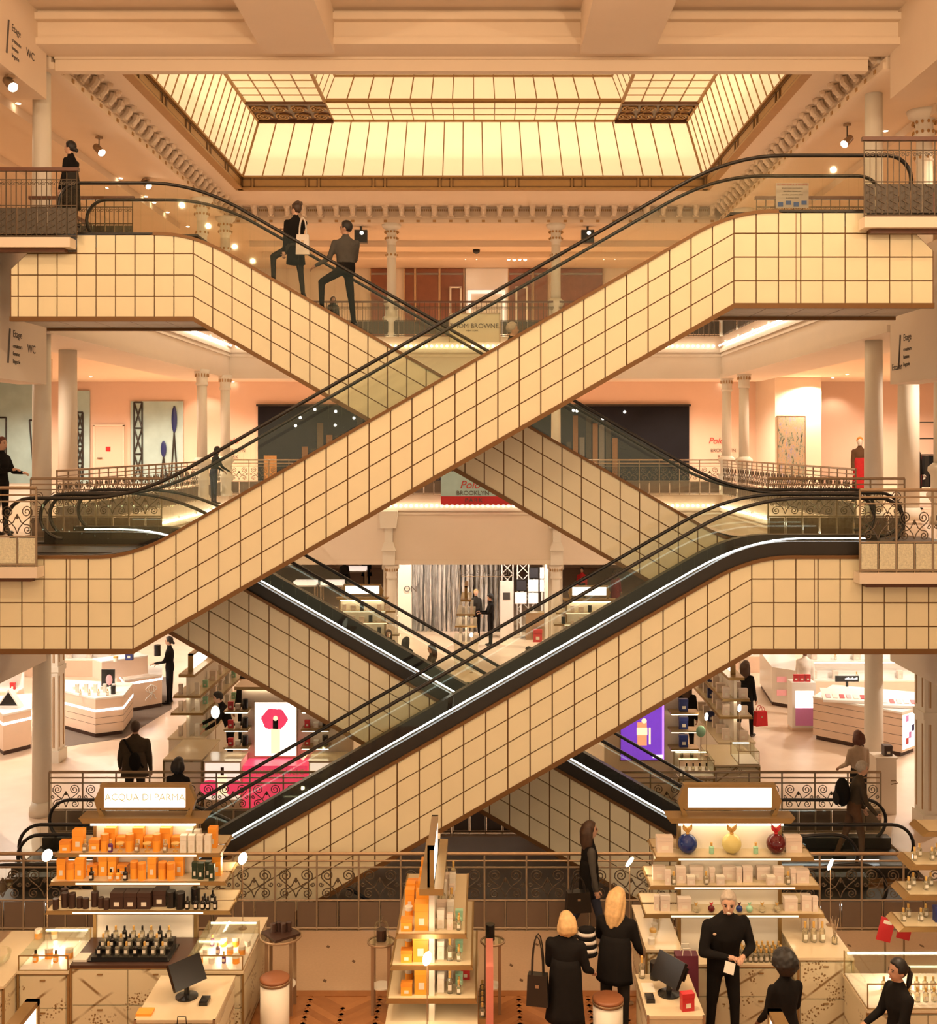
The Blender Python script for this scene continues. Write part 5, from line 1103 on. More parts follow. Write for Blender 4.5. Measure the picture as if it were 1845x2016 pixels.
for k in range(3):
    for i in range(8):
        key = ('bot_bk', 'bot_gl', 'bot_gl_bk', 'bot_gl')[(i*3+k*5) % 4]; prod(key, (c.x-.36+i*.103, c.y-.135+k*.13, .97+.035*k), {'bot_bk': 'black tester bottle on the stepped tray', 'bot_gl': 'clear tester bottle with gold cap on the stepped tray', 'bot_gl_bk': 'clear tester bottle with black cap on the stepped tray'}[key], 'bottle', {'bot_bk': 'black testers', 'bot_gl': 'gold capped testers', 'bot_gl_bk': 'black capped testers'}[key])
tag(MB().box(PX(149, 12.9), PX(175, 12.9), 12.82, 13.0, .93, .955).build('price_booklet', c_lab), 'pale booklet lying beside the tester tray', 'booklet')
prod('jar_or', (PX(76, 13.6), 13.6, .862), 'amber glass candle at the back of the left counter', 'candle', None, name='candle'); prod('jar_gold', (PX(107, 13.6), 13.6, .862), 'small gold lidded pot beside the disc lamp', 'pot', None, name='pot')
disc_lamp('glowing disc lamp at the left end of the orange kiosk', 93, 1684, 13.75, .862); disc_lamp('glowing disc lamp between the orange kiosk and the long railing', 478, 1690, 13.86, .862)
# ---- kiosk with round bottles
XB, YB = PX(1437, 13.5), 13.55
display_kiosk('perfume kiosk with large round bottles beneath a blank lit sign', XB, YB, '', panel_w=1.2, sign_w=1.0, shelves=((1.965, 1.82), (1.63, 1.96), (1.30, 2.07)))
YS = YB-.19; XK[0] = XB
def labr(n):
    o = 'on %s shelf of the round bottle kiosk' % n
    return {'round_blue': ('large round blue bottle with gold wing stopper '+o, 'bottle', None), 'round_yel': ('large round yellow bottle with gold wing stopper '+o, 'bottle', None), 'round_red': ('round dark red bottle with red wing stopper '+o, 'bottle', None), 'bot_gn': ('small mint green bottle '+o, 'bottle', 'mint bottles '+n), 'pk_wall': ('wide pale carton at the end '+o, 'box', 'end cartons '+n), 'pk_box': ('pale rose perfume box '+o, 'box', 'pale boxes '+n), 'pk_tall': ('slim pale perfume box '+o, 'box', 'slim boxes '+n), 'pk_wide': ('wide pale gift box '+o, 'box', 'wide boxes '+n), 'pk_sq': ('square pale box with window '+o, 'box', 'square boxes '+n), 'bot_gl': ('clear bottle with gold cap '+o, 'bottle', 'clear bottles '+n), 'rs_blue': ('little round blue bottle '+o, 'bottle', None), 'rs_red': ('little round dark red bottle '+o, 'bottle', None), 'rs_yel': ('little round amber bottle '+o, 'bottle', 'amber bottles '+n), 'rs_mint': ('little round mint bottle '+o, 'bottle', None)}
row([(1354, 'round_blue', 0), (1441, 'round_yel', 0), (1531, 'round_red', 0), (1401, 'bot_gn', 0), (1488, 'bot_gn', 0), (1309, 'pk_wall', .05), (1560, 'pk_wall', .05)], 1.965, YS, labr('top'), YB, .89)
row([(1299, 'pk_wide', .03), (1315, 'pk_tall', -.05), (1327, 'bot_gl', -.08), (1341, 'pk_box', 0), (1357, 'pk_sq', -.06), (1372, 'pk_wide', .06), (1390, 'bot_gl', -.06), (1402, 'pk_tall', 0), (1417, 'pk_sq', -.06), (1436, 'pk_wide', .07), (1455, 'pk_tall', 0), (1471, 'pk_box', .02), (1503, 'pk_wide', .07), (1519, 'pk_sq', -.06), (1535, 'pk_box', 0), (1548, 'bot_gl', -.08), (1562, 'pk_tall', -.03), (1577, 'pk_wide', 0)], 1.63, YS, labr('middle'), YB, .96)
row([(1294, 'pk_tall', 0), (1308, 'pk_box', 0), (1347, 'pk_wide', 0), (1370, 'rs_yel', -.05), (1400, 'rs_red', -.05), (1455, 'rs_blue', -.05), (1475, 'rs_mint', -.05), (1500, 'rs_yel', -.05), (1529, 'rs_yel', -.05), (1556, 'pk_wide', 0), (1587, 'pk_box', 0), (1604, 'pk_tall', -.03)], 1.30, YS, labr('lowest'), YB, 1.02)
YC = 12.85
counter('gilded glass counter with pale top holding the reed diffuser', PX(1572, YC), PX(1680, YC), YC, 14.25, .97, 1, 2); counter('gilded glass drawer counter behind the grey haired salesman', PX(1352, YC+.25), PX(1549, YC+.25), YC+.25, 13.45, .78, 2, 2); counter('gilded glass counter with pale top behind the blonde women', PX(1273, YC+.2), PX(1342, YC+.2), YC+.2, 14.3, .97, 1, 2)
for i in range(9):
    for j in range(3): prod('bot_gl', (2.95+i*.064, 13.16+j*.1, .78), 'clear tester bottle behind the salesman', 'bottle', 'testers behind the salesman')
for i in range(3): prod('pk_tall', (PX(1585, 13.5)+i*.1, 13.55, .97), 'mint white perfume box at the back of the right counter', 'box', 'boxes on the right counter'); prod('bot_tall', (PX(1583, 13.3)+i*.1, 13.25, .97), 'clear tall bottle in front of the boxes on the right counter', 'bottle', 'bottles on the right counter')
for i in range(5): prod(('jar_wh', 'jar_gold')[i % 2], (PX(1280, 13.3)+.05*i, 13.2+.2*i, .97), ('white jar on the counter behind the blonde women', 'gold lidded jar on the counter behind the blonde women')[i % 2], 'jar', ('white jars behind the women', 'gold jars behind the women')[i % 2])
t = thing('reed_diffuser', 'reed diffuser with thin sticks on the right pale counter', 'diffuser', (4.075, 13.2, .97)); c = t.location; MB().lathe([(.035, 0), (.035, .07), (.014, .10), (.014, .12)], c, 12).build('bottle', c_glass, t)
for k in range(7): MB().tube([c+Vector((0, 0, .05)), c+Vector((.05*math.cos(k*.9), .05*math.sin(k*.9), .30))], .003, 4).build('reed', m_pipe, t)
disc_lamp('glowing disc lamp behind the blonde women', 1240, 1697, 13.75, 0, .5); disc_lamp('glowing disc lamp on the pale counter with the reed diffuser', 1635, 1702, 13.7, .97, .3)
# ---- gondola seen end on between the two kiosks
GX = PX(850, 12.3); t = thing('display_gondola', 'narrow double sided perfume gondola with bronze edged shelves under an upright lit sign', 'kiosk', (GX, 13.1, 0)); Y0_, Y1_ = 12.25, 13.95
MB().box(GX-.03, GX+.03, Y0_+.05, Y1_, .5, 2.0).build('back_panel', m_kwhite, t); MB().box(GX-.48, GX+.48, Y0_-.1, Y1_+.1, 0, .50).build('base_cabinet', m_vein, t)
MB().box(GX-.50, GX+.50, Y0_-.12, Y1_+.12, .50, .53).build('base_top', m_ctop, t)
for z, w_ in ((.80, .94), (1.16, .85), (1.50, .72)):
    sh = MB().box(GX-w_/2, GX+w_/2, Y0_, Y1_, z-.014, z).build('shelf', m_shelf, t)
    q = MB(); q.prism([(GX-w_/2-.03, z-.05), (GX+w_/2+.03, z-.05), (GX+w_/2, z), (GX-w_/2, z)], Y0_-.02, Y0_); q.box(GX-w_/2-.02, GX-w_/2, Y0_, Y1_, z-.05, z+.004); q.box(GX+w_/2, GX+w_/2+.02, Y0_, Y1_, z-.05, z+.004); q.build('shelf_edge', m_brz, t)
    MB().box(GX-w_*.35, GX+w_*.35, Y0_+.005, Y0_+.04, z-.045, z-.016).build('shelf_light', m_strip, t)
MB().box(GX-.13, GX+.13, Y0_-.05, Y1_-.2, 1.93, 2.0).build('roof', m_brz, t); q = MB(); q.box(GX-.045, GX+.03, Y0_, Y0_+.04, 2.0, 2.44); q.box(GX-.045, GX+.03, 13.25, 13.29, 2.0, 2.44); q.box(GX-.045, GX+.03, Y0_, 13.29, 2.40, 2.44); q.box(GX-.045, GX-.02, Y0_, 13.29, 2.0, 2.4); q.build('sign_frame', m_brz, t); MB().box(GX-.018, GX+.026, Y0_+.04, 13.25, 2.03, 2.40).build('sign_face', m_lit, t)
for z, w_, zi in ((.80, .40, 'lower'), (1.16, .36, 'middle'), (1.50, .30, 'top')):
    for j in range(5): prod('or_big', (GX-.036-.077*(1.12 if zi == 'middle' else 1.0), Y0_+.14+j*.32, z), 'large orange carton on the %s gondola shelf' % zi, 'box', 'orange cartons on the gondola, '+zi, 0, (1.12 if zi == 'middle' else 1.0))
    for j in range(4): prod(('or_cube', 'jar_or', 'or_tall', 'or_cube')[j], (GX-.275, Y0_+.10+j*.36, z), ('squat orange box', 'orange jar', 'slim orange box', 'small orange box')[j]+' beside the cartons on the %s gondola shelf' % zi, ('box', 'jar', 'box', 'box')[j], None)
    for j in range(6): prod(('pk_tall', 'wh_tall', 'bot_tall')[(j+int(z*10)) % 3], (GX+.195, Y0_+.12+j*.27, z), ('slim pale box on the %s gondola shelf' % zi, 'white box on the %s gondola shelf' % zi, 'tall clear bottle on the %s gondola shelf' % zi)[(j+int(z*10)) % 3], ('box', 'box', 'bottle')[(j+int(z*10)) % 3], 'right side of the gondola, '+zi)
    for j in range(6): prod(('wh_tall', 'pk_box', 'bot_tall')[j % 3], (GX+.095, Y0_+.16+j*.27, z), ('white box', 'pale box', 'tall clear bottle')[j % 3]+' in the inner row of the %s gondola shelf' % zi, ('box', 'box', 'bottle')[j % 3], 'inner row of the gondola, '+zi)
    for j in range(3): prod(('bot_gl', 'bot_gn', 'gn_box')[j], (GX+.292, Y0_+.10+j*.12, z), ('clear bottle with gold cap at the gondola end, %s shelf' % zi, 'mint bottle at the gondola end, %s shelf' % zi, 'mint box at the gondola end, %s shelf' % zi)[j], ('bottle', 'bottle', 'box')[j], None)
prod('red_box', (GX+.36, Y0_+.45, .80), 'red box on the lower gondola shelf', 'box', None)
prod('or_tall', (GX-.275, Y0_+.64, 1.50), 'tall orange box below the gondola roof', 'box', None, 0, 1.0)
disc_lamp('glowing disc lamp standing before the gondola end', 841, 1887, 12.05, .0)
t = thing('bottle_rack', 'rose coloured rack with a column of bottles beside the gondola', 'rack', (PX(955, 12.4)+.03, 12.6, 0)); c = t.location; MB().box(c.x-.02, c.x+.06, 12.3, 13.0, 0, 1.12).build('panel', mat('rose_panel', (0.62, 0.20, 0.15), .4), t); MB().box(c.x-.10, c.x-.02, 12.3, 13.0, 0, .55).build('ledge', m_brz, t)
for j in range(5): prod('bot_gl', (c.x-.06, 12.36+j*.13, .55), 'clear bottle on the ledge of the rose rack', 'bottle', 'bottles on the rose rack')
# ---- stools and side tables
def stool(label, px, py, h=.72):
    c = onz(px, py, h); t = thing('round_stool', label, 'stool', (c.x, c.y, 0)); MB().lathe([(.15, 0), (.165, .02), (.165, h-.07)], (c.x, c.y, 0), 24).build('drum', m_kwhite, t, True); MB().lathe([(.172, h-.07), (.175, h-.045), (.172, h-.04)], (c.x, c.y, 0), 24).build('chrome_ring', m_pipe, t, True); MB().lathe([(.168, h-.04), (.172, h-.015), (.15, h), (.02, h-.004)], (c.x, c.y, 0), 24).build('cushion', mat('stool_leather', (0.30, 0.11, 0.045), .45), t, True)
stool('round white stool with brown leather seat near the glass side table', 541, 1922); stool('round white stool with brown leather seat behind the blonde woman', 1197, 1962)
def side_table(label, px, py, h, r=.24):
    c = onz(px, py, h); t = thing('side_table', label, 'table', (c.x, c.y, 0)); MB().lathe([(r, h-.015), (r, h)], (c.x, c.y, 0), 28).build('glass_top', m_clear, t); MB().tube([(c.x+r*math.cos(a*PI/14), c.y+r*math.sin(a*PI/14), h-.015) for a in range(28)], .014, 6, closed=True).build('rim', m_pipe, t)
    for k in range(4): a = PI/4+k*PI/2; MB().box(c.x+r*.85*math.cos(a)-.018, c.x+r*.85*math.cos(a)+.018, c.y+r*.85*math.sin(a)-.018, c.y+r*.85*math.sin(a)+.018, 0, h-.015).build('leg', m_pipe, t)
    MB().lathe([(r*.75, .3), (r*.75, .312)], (c.x, c.y, 0), 24).build('lower_shelf', m_kwhite, t); return c
c = side_table('round glass side table with a dark tray between stool and orange kiosk', 553, 1840, .9); t = thing('dark_tray', 'dark square tray of brown flacons on the glass side table', 'tray', (c.x, c.y, .9)); MB().box(-.17, .17, -.17, .17, .0, .03).build('tray_base', c_dk, t, rot=.7, loc=(0, 0, 0), world=False)
for k in range(4): prod('dk_cyl_s', (c.x-.09+.06*k, c.y+.04*(k % 2), .93), 'brown flacon on the dark square tray', 'bottle', 'flacons on the dark tray', 0, .9)
MB()
c = side_table('small glass side table with a bell jar beside the gondola', 751, 1851, .85, .16); t = thing('bell_jar', 'glass bell jar over a dark candle beside the gondola', 'jar', (c.x, c.y, .85)); MB().lathe([(.09, 0), (.09, .15), (.07, .21), (.02, .24), (.02, .26), (.028, .28), (.01, .30)], (c.x, c.y, .85), 18).build('cloche', m_clear, t, True); MB().lathe([(.06, 0), (.06, .13)], (c.x, c.y, .85), 14).build('candle', c_dk, t)
c = side_table('small glass side table right of the gondola holding a dark box', 970, 1850, .85, .14); prod('bk_cyl', (c.x-.03, c.y, .85), 'black canister on the small table right of the gondola', 'canister', None)
# ---- tills
def till(label, x0, x1, y0, y1, h, rz, lbl2, lbl3):
    t = thing('till_counter', label, 'counter', ((x0+x1)/2, (y0+y1)/2, 0)); MB().box(x0, x1, y0, y1, .05, h-.12).build('body', m_vein, t); MB().box(x0+.03, x1-.03, y0+.03, y1-.03, 0, .05).build('plinth', m_brown, t); MB().box(x0-.01, x1+.01, y0-.01, y1+.01, h-.03, h).build('worktop', m_ctop, t)
    MB().box(x0, x1, y0, y1, h-.12, h-.03).build('glass_tier', m_shelf, t)
    f = MB()
    for x in (x0, x1): f.box(x-.012, x+.012, y0-.012, y0+.012, 0, h)
    f.build('edge_trim', m_pipe, t)
    c = Vector(((x0+x1)/2+.0, (y0+y1)/2, h)); t = thing('till_monitor', lbl2, 'monitor', c, rz); MB().lathe([(.12, 0), (.12, .015), (.03, .03), (.025, .16)], (0, 0, 0), 16).build('stand', c_bk, t, world=False)
    q = MB().box(-.20, .20, -.02, .025, -.14, .14); q.xf(Matrix.Translation((0, 0, .26)) @ Matrix.Rotation(-.5, 4, 'X')); q.build('screen', c_bk, t, world=False); q = MB().box(-.10, .10, .03, .05, -.07, .07); q.xf(Matrix.Translation((0, .12, .22)) @ Matrix.Rotation(-.5, 4, 'X')); q.build('customer_display', c_bk, t, world=False)
    t = thing('card_terminal', lbl3, 'terminal', c+Vector((.22 if rz > 0 else -.22, -.12, 0))); MB().box(-.045, .045, -.08, .08, 0, .035).build('case', c_bk, t, world=False); MB().box(-.035, .035, -.06, -.005, .035, .04).build('keys', CHAR, t, world=False)
till('till counter with a black monitor in front of the orange kiosk', PX(272, 11.7), PX(426, 11.7), 11.6, 12.55, .90, .9, 'tilted black till monitor in front of the orange kiosk', 'black card terminal in front of the orange kiosk')
till('till counter with a black monitor before the salesman', PX(1268, 11.9), PX(1375, 11.9), 11.6, 12.5, .94, -1.0, 'tilted black till monitor before the salesman', 'black card terminal before the salesman')
t = thing('gift_bag', 'narrow black bottle bag with white label at the left till', 'bag', (PX(358, 11.3), 11.3, .0)); c = Vector((PX(358, 11.3), 11.3, .86)); MB().box(c.x-.085, c.x+.085, c.y-.06, c.y+.06, 0, .98).build('bag_body', c_bk, t); MB().box(c.x-.055, c.x+.055, c.y-.065, c.y-.06, .55, .82).build('label', c_lab, t); MB().tube([(c.x-.05, c.y, .98), (c.x-.04, c.y, 1.08), (c.x+.04, c.y, 1.08), (c.x+.05, c.y, .98)], .006, 5).build('handle', c_bk, t)
tag(MB().box(PX(275, 11.8), PX(305, 11.8), 11.66, 11.8, .90, .925).build('notebook', c_or), 'orange notebook on the left till counter', 'notebook')
t = thing('paper_bag', 'maroon paper carrier bag standing behind the right till', 'bag', (2.24, 12.62, .0)); c = t.location; MB().prism([(c.x-.13, .52), (c.x+.13, .52), (c.x+.125, 1.12), (c.x-.125, 1.12)], 12.55, 12.69).build('bag_body', mat('maroon_paper', (0.10, 0.012, 0.03), .5), t); MB().box(c.x-.14, c.x+.14, 12.53, 12.71, 0, .52).build('stand', m_brown, t)
for y in (12.56, 12.68): MB().tube([(c.x-.05, y, 1.12), (c.x-.04, y, 1.2), (c.x+.04, y, 1.2), (c.x+.05, y, 1.12)], .005, 5).build('handle', c_lab, t)
prod('red_box', (PX(1352, 11.75), 11.72, .94), 'red and white carton on the right till counter', 'box', None, .2, 1.3); tag(MB().box(1.69, 1.82, 12.09, 12.30, .94, .944).build('paper_sheet', c_lab), 'white sheet of paper on the right till counter', 'paper'); prod('bot_tall', (1.72, 12.42, .94), 'tall clear bottle at the corner of the right till', 'bottle', None); prod('bk_cyl', (1.86, 12.40, .94), 'black pen pot on the right till counter', 'pot', None, name='pen_pot')
# ---- kiosk at the right edge of the hall
XR = PX(1915, 12.6); counter('gilded glass counter below the lit showcase beside the woman with a ponytail', PX(1702, 12.1), PX(1845, 12.1)+.5, 12.0, 12.82, .80, 2, 2); showcase('lit glass showcase of gold bottles beside the woman with a ponytail', PX(1703, 12.1), PX(1845, 12.1)+.49, 12.01, 12.80, .802, .26)
t = thing('display_kiosk', 'narrow kiosk with bronze shelf ends and gold bottles next to red notices', 'kiosk', (XR, 13.2, 0)); MB().box(XR-.05, XR+.6, 13.25, 13.35, 0, 2.35).build('back_panel', m_kwhite, t)
for z, a in ((2.02, 1797), (1.68, 1785), (1.32, 1775), (2.40, 1822)):
    x0 = PX(a, 12.9); MB().box(x0, XR+.3, 12.85, 13.25, z-.014, z).build('shelf', m_shelf, t); q = MB(); q.prism([(x0-.06, z-.05), (XR+.3, z-.05), (XR+.3, z+.002), (x0, z+.002)], 12.82, 12.85); q.prism([(x0-.06, z-.05), (x0, z-.05), (x0+.02, z+.004), (x0, z+.004)], 12.85, 13.25); q.build('shelf_edge', m_brz, t); MB().box(x0+.04, XR+.2, 12.86, 12.89, z-.05, z-.018).build('shelf_light', m_strip, t)
    if z < 2.3:
        for j in range(4): prod('bot_gl', (x0+.06+.10*j, 13.0+.12*(j%2), z), 'gold capped bottle on the bronze ended kiosk shelf at z %d cm' % (z*100) if False else 'gold capped bottle on the kiosk with bronze shelf ends', 'bottle', 'bottles on the bronze ended kiosk')
        prod('navy_box', (x0+.47, 13.0, z), 'dark box on the kiosk with bronze shelf ends', 'box', 'dark boxes on the bronze ended kiosk')
for px, py, Y, w_, h_, l in ((1744, 1830, 13.6, .17, .28, 'large red notice board beside the narrow kiosk'), (1781, 1833, 13.9, .16, .2, 'small red notice board beside the narrow kiosk')):
    c = P(px, py, Y); t = thing('notice_board', l, 'sign', (c.x, Y, 0)); q = MB().box(-w_/2, w_/2, -.01, .01, -h_/2, h_/2); q.xf(Matrix.Translation(c) @ Matrix.Rotation(.25, 4, 'Y')); q.build('board', c_rd, t); q = MB().box(-w_*.3, w_*.3, -.014, -.01, h_*.25, h_*.4); q.xf(Matrix.Translation(c) @ Matrix.Rotation(.25, 4, 'Y')); q.build('print', c_lab, t); MB().tube([(c.x, Y+.02, 0), (c.x, Y+.02, c.z)], .012, 6).build('post', m_pipe, t); MB().lathe([(.12, 0), (.12, .015)], (c.x, Y+.02, 0), 16).build('foot', m_pipe, t)
for i in range(8):
    for j in range(2): prod('bot_gl', (PX(1760, 12.1)+.09*i, 12.15+j*.25, .816), 'gold capped bottle inside the lit showcase by the ponytailed woman', 'bottle', 'bottles in the lit showcase')
lamp(PX(1780, 12.3), 12.5, 1.0, 7, WARM, .03, 'showcase_light')
# ---- nearest kiosks: only the tops of their signs reach into view
for x, Y, l, rz in ((-3.45, 8.1, 'lit sign on a slender kiosk in front of the orange kiosk', PI/2), (2.17, 7.95, 'lit sign on a slender kiosk in front of the round bottle kiosk', PI/2)):
    t = thing('sign_kiosk', l, 'kiosk', (x, Y, 0), rz); MB().box(-.5, .5, -.03, .03, 0, 2.2).build('panel', m_kwhite, t, world=False); MB().box(-.62, .62, -.25, .25, 2.2, 2.26).build('roof', m_brz, t, world=False)
    q = MB(); q.box(-.55, .55, -.05, .05, 2.26, 2.30); q.box(-.55, .55, -.05, .05, 2.52, 2.56); q.box(-.55, -.5, -.05, .05, 2.26, 2.56); q.box(.5, .55, -.05, .05, 2.26, 2.56); q.build('sign_frame', m_brz, t, world=False); MB().box(-.5, .5, -.04, .04, 2.30, 2.52).build('sign_face', m_lit, t, world=False)
counter('gilded glass counter with round glass bowl beside the orange kiosk', PX(-80, 12.4), PX(6, 12.4), 12.4, 13.8, .86, 1, 2)
t = thing('glass_bowl', 'large clear glass bowl on the counter beside the orange kiosk', 'bowl', (PX(-14, 12.8), 12.9, .86)); MB().lathe([(.07, 0), (.14, .06), (.16, .14), (.155, .15), (.13, .07), (.05, .015)], t.location, 20).build('bowl', m_clear, t, True)
# ---------------------------------------------------------------- ground floor beyond the well
m_lwood = mat('pale_veneer', (0.82, 0.60, 0.45), .35, noise=.06, scale=3); m_gloss = mat('white_lacquer', (0.88, 0.82, 0.76), .2, noise=.02); m_plinth = mat('dark_plinth', (0.07, 0.03, 0.018), .5)
m_pinkbox = mat('pink_pack', (0.85, 0.40, 0.42), .4, noise=.1); m_hot = mat('hot_pink_print', (0.75, 0.10, 0.22), .4, noise=.3, scale=6); m_viol = mat('violet_print', (0.75, 0.30, 0.72), .4, noise=.05)
def fl(px, py): v = onz(px, py, 0); return (v.x, v.y)
def inset(pts, k):
    cx = sum(p[0] for p in pts)/len(pts); cy = sum(p[1] for p in pts)/len(pts); return [(cx+(p[0]-cx)*k, cy+(p[1]-cy)*k) for p in pts]
def ccw(pts):
    a = sum(p[0]*q[1]-q[0]*p[1] for p, q in zip(pts, pts[1:]+pts[:1])); return pts if a > 0 else pts[::-1]
def poly_counter(label, pts, h, body=None, led=None, seams=(), top=None, tier=None):
    pts = ccw(pts); cx = sum(p[0] for p in pts)/len(pts); cy = sum(p[1] for p in pts)/len(pts)
    t = thing('cosmetics_counter', label, 'counter', (cx, cy, 0)); body = body or m_lwood
    MB().vprism(inset(pts, .95), 0, .1).build('plinth', m_plinth, t); MB().vprism(pts, .1, h-.04).build('body', body, t); MB().vprism(inset(pts, 1.01), h-.04, h).build('worktop', top or m_gloss, t)
    if led: MB().vprism(inset(pts, 1.006), led, led+.05).build('light_band', m_ledc, t)
    for z in seams: MB().vprism(inset(pts, 1.002), z, z+.008).build('drawer_gap', m_plinth, t)
    return t
m_carp = mat('dark_carpet', (0.16, 0.115, 0.085), .8, noise=.3, scale=40)
pts = ccw([fl(118, 1472), fl(245, 1453), fl(338, 1396), fl(338, 1330), fl(100, 1380)]); s_ = MB().vprism(pts, 0.0, .004); struct('floor_dark_strip', s_, m_carp)
poly_counter('pale cosmetics counter with light band in front of the flower emblem counter', [fl(188, 1453), fl(243, 1446), fl(262, 1418), fl(112, 1410), fl(112, 1432)], .92, led=.60, seams=(.30, .45))
t = poly_counter('pale two tier counter with a white flower emblem', [fl(246, 1404), fl(319, 1391.5), fl(319, 1368), fl(230, 1380)], .84, led=.70)
a_, b_ = Vector((*fl(246, 1404), 0)), Vector((*fl(319, 1391.5), 0)); d_ = (b_-a_).normalized(); n_ = Vector((d_.y, -d_.x, 0))
q = ccw([(a_+d_*-.45-n_*.35)[:2], (b_-d_*.22-n_*.35)[:2], (b_-d_*.22-n_*.9)[:2], (a_+d_*-.45-n_*.9)[:2]]); MB().vprism(q, .84, 1.28).build('upper_tier', m_lwood, t); MB().vprism(inset(q, 1.01), 1.28, 1.31).build('upper_top', m_gloss, t)
em = MB(); ec = a_+d_*(b_-a_).length*.70+n_*.012
for k in (-2, -1, 0, 1, 2): em.tube([tuple(ec+d_*(k*.075*math.sin(PI*i/8))+Vector((0, 0, .40+.22*i/8))) for i in range(9)], .009, 5)
for k in (-1, 0, 1): em.tube([tuple(ec+d_*(k*.15*(i/6)**.7+.02*math.sin(i))+Vector((0, 0, .40-.16*i/6))) for i in range(7)], .009, 5)
em.build('flower_emblem', mat('emblem_white', (.95, .92, .88), .4, noise=0), t)
poly_counter('pale cosmetics counter with light band behind the plain ground floor column', [fl(6, 1488), fl(62, 1474), fl(62, 1440), fl(-40, 1450)], .90, led=.66)
for i in range(14): prod(('jar_wh', 'wh_tall', 'bot_gl')[i % 3], (onz(146+i*6, 1357+(i % 3)*6, .92)), ('white jar on the counter with light band', 'white box on the counter with light band', 'clear bottle on the counter with light band')[i % 3], ('jar', 'box', 'bottle')[i % 3], ('white jars', 'white boxes', 'clear bottles')[i % 3]+' on the counter with light band')
t = thing('photo_display', 'black framed beauty photo standing on the emblem counter corner', 'display', onz(213, 1352, .92)); c = t.location; MB().box(c.x-.16, c.x+.16, c.y-.02, c.y+.02, c.z, c.z+.42).build('board', c_bk, t); MB().ball((c.x+.03, c.y-.02, c.z+.17), .08, .01, .13, 12, 8).build('print', m_pinkbox, t)
for px, py, k, l in ((255, 1299, 'navy_box', 'black panel on the upper tier beside the assistant'), (310, 1291, 'bk_cyl', 'black case on the upper tier beside the assistant'), (228, 1302, 'jar_gold', 'gold jar on the upper tier of the emblem counter')): prod(k, onz(px, py, 1.31), l, 'display', None, 0, 1.5)
prod('bk_cyl', onz(223, 1366, .92), 'dark cream jar on the front edge of the counter with light band', 'jar', None)
t = thing('tent_display', 'black triangular patterned display on the counter behind the plain column', 'display', onz(20, 1392, .9)); c = t.location; MB().prism([(c.x-.28, c.z), (c.x+.28, c.z), (c.x, c.z+.42)], c.y-.1, c.y+.1).build('tent', m_gloss, t); MB().prism([(c.x-.2, c.z+.06), (c.x+.2, c.z+.06), (c.x, c.z+.36)], c.y-.11, c.y-.1).build('print', c_bk, t)
# bright shelving at the left and right ends of the hall
def shelf_wall(label, x0, x1, Y, h, n=4, col=None):
    t = thing('shelf_wall', label, 'shelving', ((x0+x1)/2, Y, 0)); MB().box(x0, x1, Y, Y+.06, 0, h).build('back', m_gloss, t)
    for k in range(n+1): z = .5+(h-.6)*k/n; MB().box(x0, x1, Y-.35, Y, z-.03, z).build('shelf', m_gloss, t); MB().box(x0+.05, x1-.05, Y-.34, Y-.31, z-.05, z-.031).build('shelf_light', m_led, t)
    MB().box(x0, x1, Y-.4, Y, 0, .47).build('cabinet', m_lwood, t); m_ = max(3, int((x1-x0)/.55))
    for k in range(n):
        for i in range(m_):
            key = random.choice(('pk_box', 'pk_wide', 'wh_tall', 'bot_gl', 'jar_wh', 'red_box')); prod(key, (x0+.2+(x1-x0-.4)*i/(m_-1), Y-.18, .5+(h-.6)*k/n), {'pk_box': 'pale pack', 'pk_wide': 'wide pale pack', 'wh_tall': 'white pack', 'bot_gl': 'clear bottle', 'jar_wh': 'white jar', 'red_box': 'red pack'}[key]+' on '+label, {'bot_gl': 'bottle', 'jar_wh': 'jar'}.get(key, 'pack'), {'pk_box': 'pale packs', 'pk_wide': 'wide pale packs', 'wh_tall': 'white packs', 'bot_gl': 'clear bottles', 'jar_wh': 'white jars', 'red_box': 'red packs'}[key]+' on the '+label, 0, 1.25)
shelf_wall('bright cosmetics shelves behind the emblem counter', -13.6, -10.2, 33.4, 2.5); shelf_wall('bright cosmetics shelves behind the triangular display', -15.5, -11.9, 29.2, 2.5); shelf_wall('bright shelves behind the long drawer counter', 8.6, 13.6, 30.5, 2.6); shelf_wall('bright shelves behind the saleswoman in white', 6.4, 8.5, 34.0, 2.5)
# right hand counters
t = poly_counter('long pale counter of shallow drawers behind the woman in beige', [fl(1601, 1455), fl(1776, 1491), fl(1802, 1481), fl(1802, 1445), fl(1640, 1428)], .98, seams=(.26, .46, .66, .82))
a_, b_ = Vector((*fl(1776, 1491), 0)), Vector((*fl(1802, 1481), 0)); q = MB(); n0 = 0; d_ = (b_-a_).normalized(); n_ = Vector((d_.y, -d_.x, 0)); q.vprism(ccw([(a_+d_*.03+n_*.012)[:2], (b_-d_*.03+n_*.012)[:2], (b_-d_*.03+n_*.002)[:2], (a_+d_*.03+n_*.002)[:2]]), .16, .90); q.build('light_box', m_lit, t)
for k, (z, m_) in enumerate(((.25, c_rd), (.36, m_viol), (.5, c_bl), (.62, m_pinkbox), (.74, m_viol))): c = a_+d_*(.15+.13*(k % 4)); MB().vprism(ccw([(c+n_*.016)[:2], (c+d_*.12+n_*.016)[:2], (c+d_*.12+n_*.013)[:2], (c+n_*.013)[:2]]), z, z+.14).build('print', m_, t)
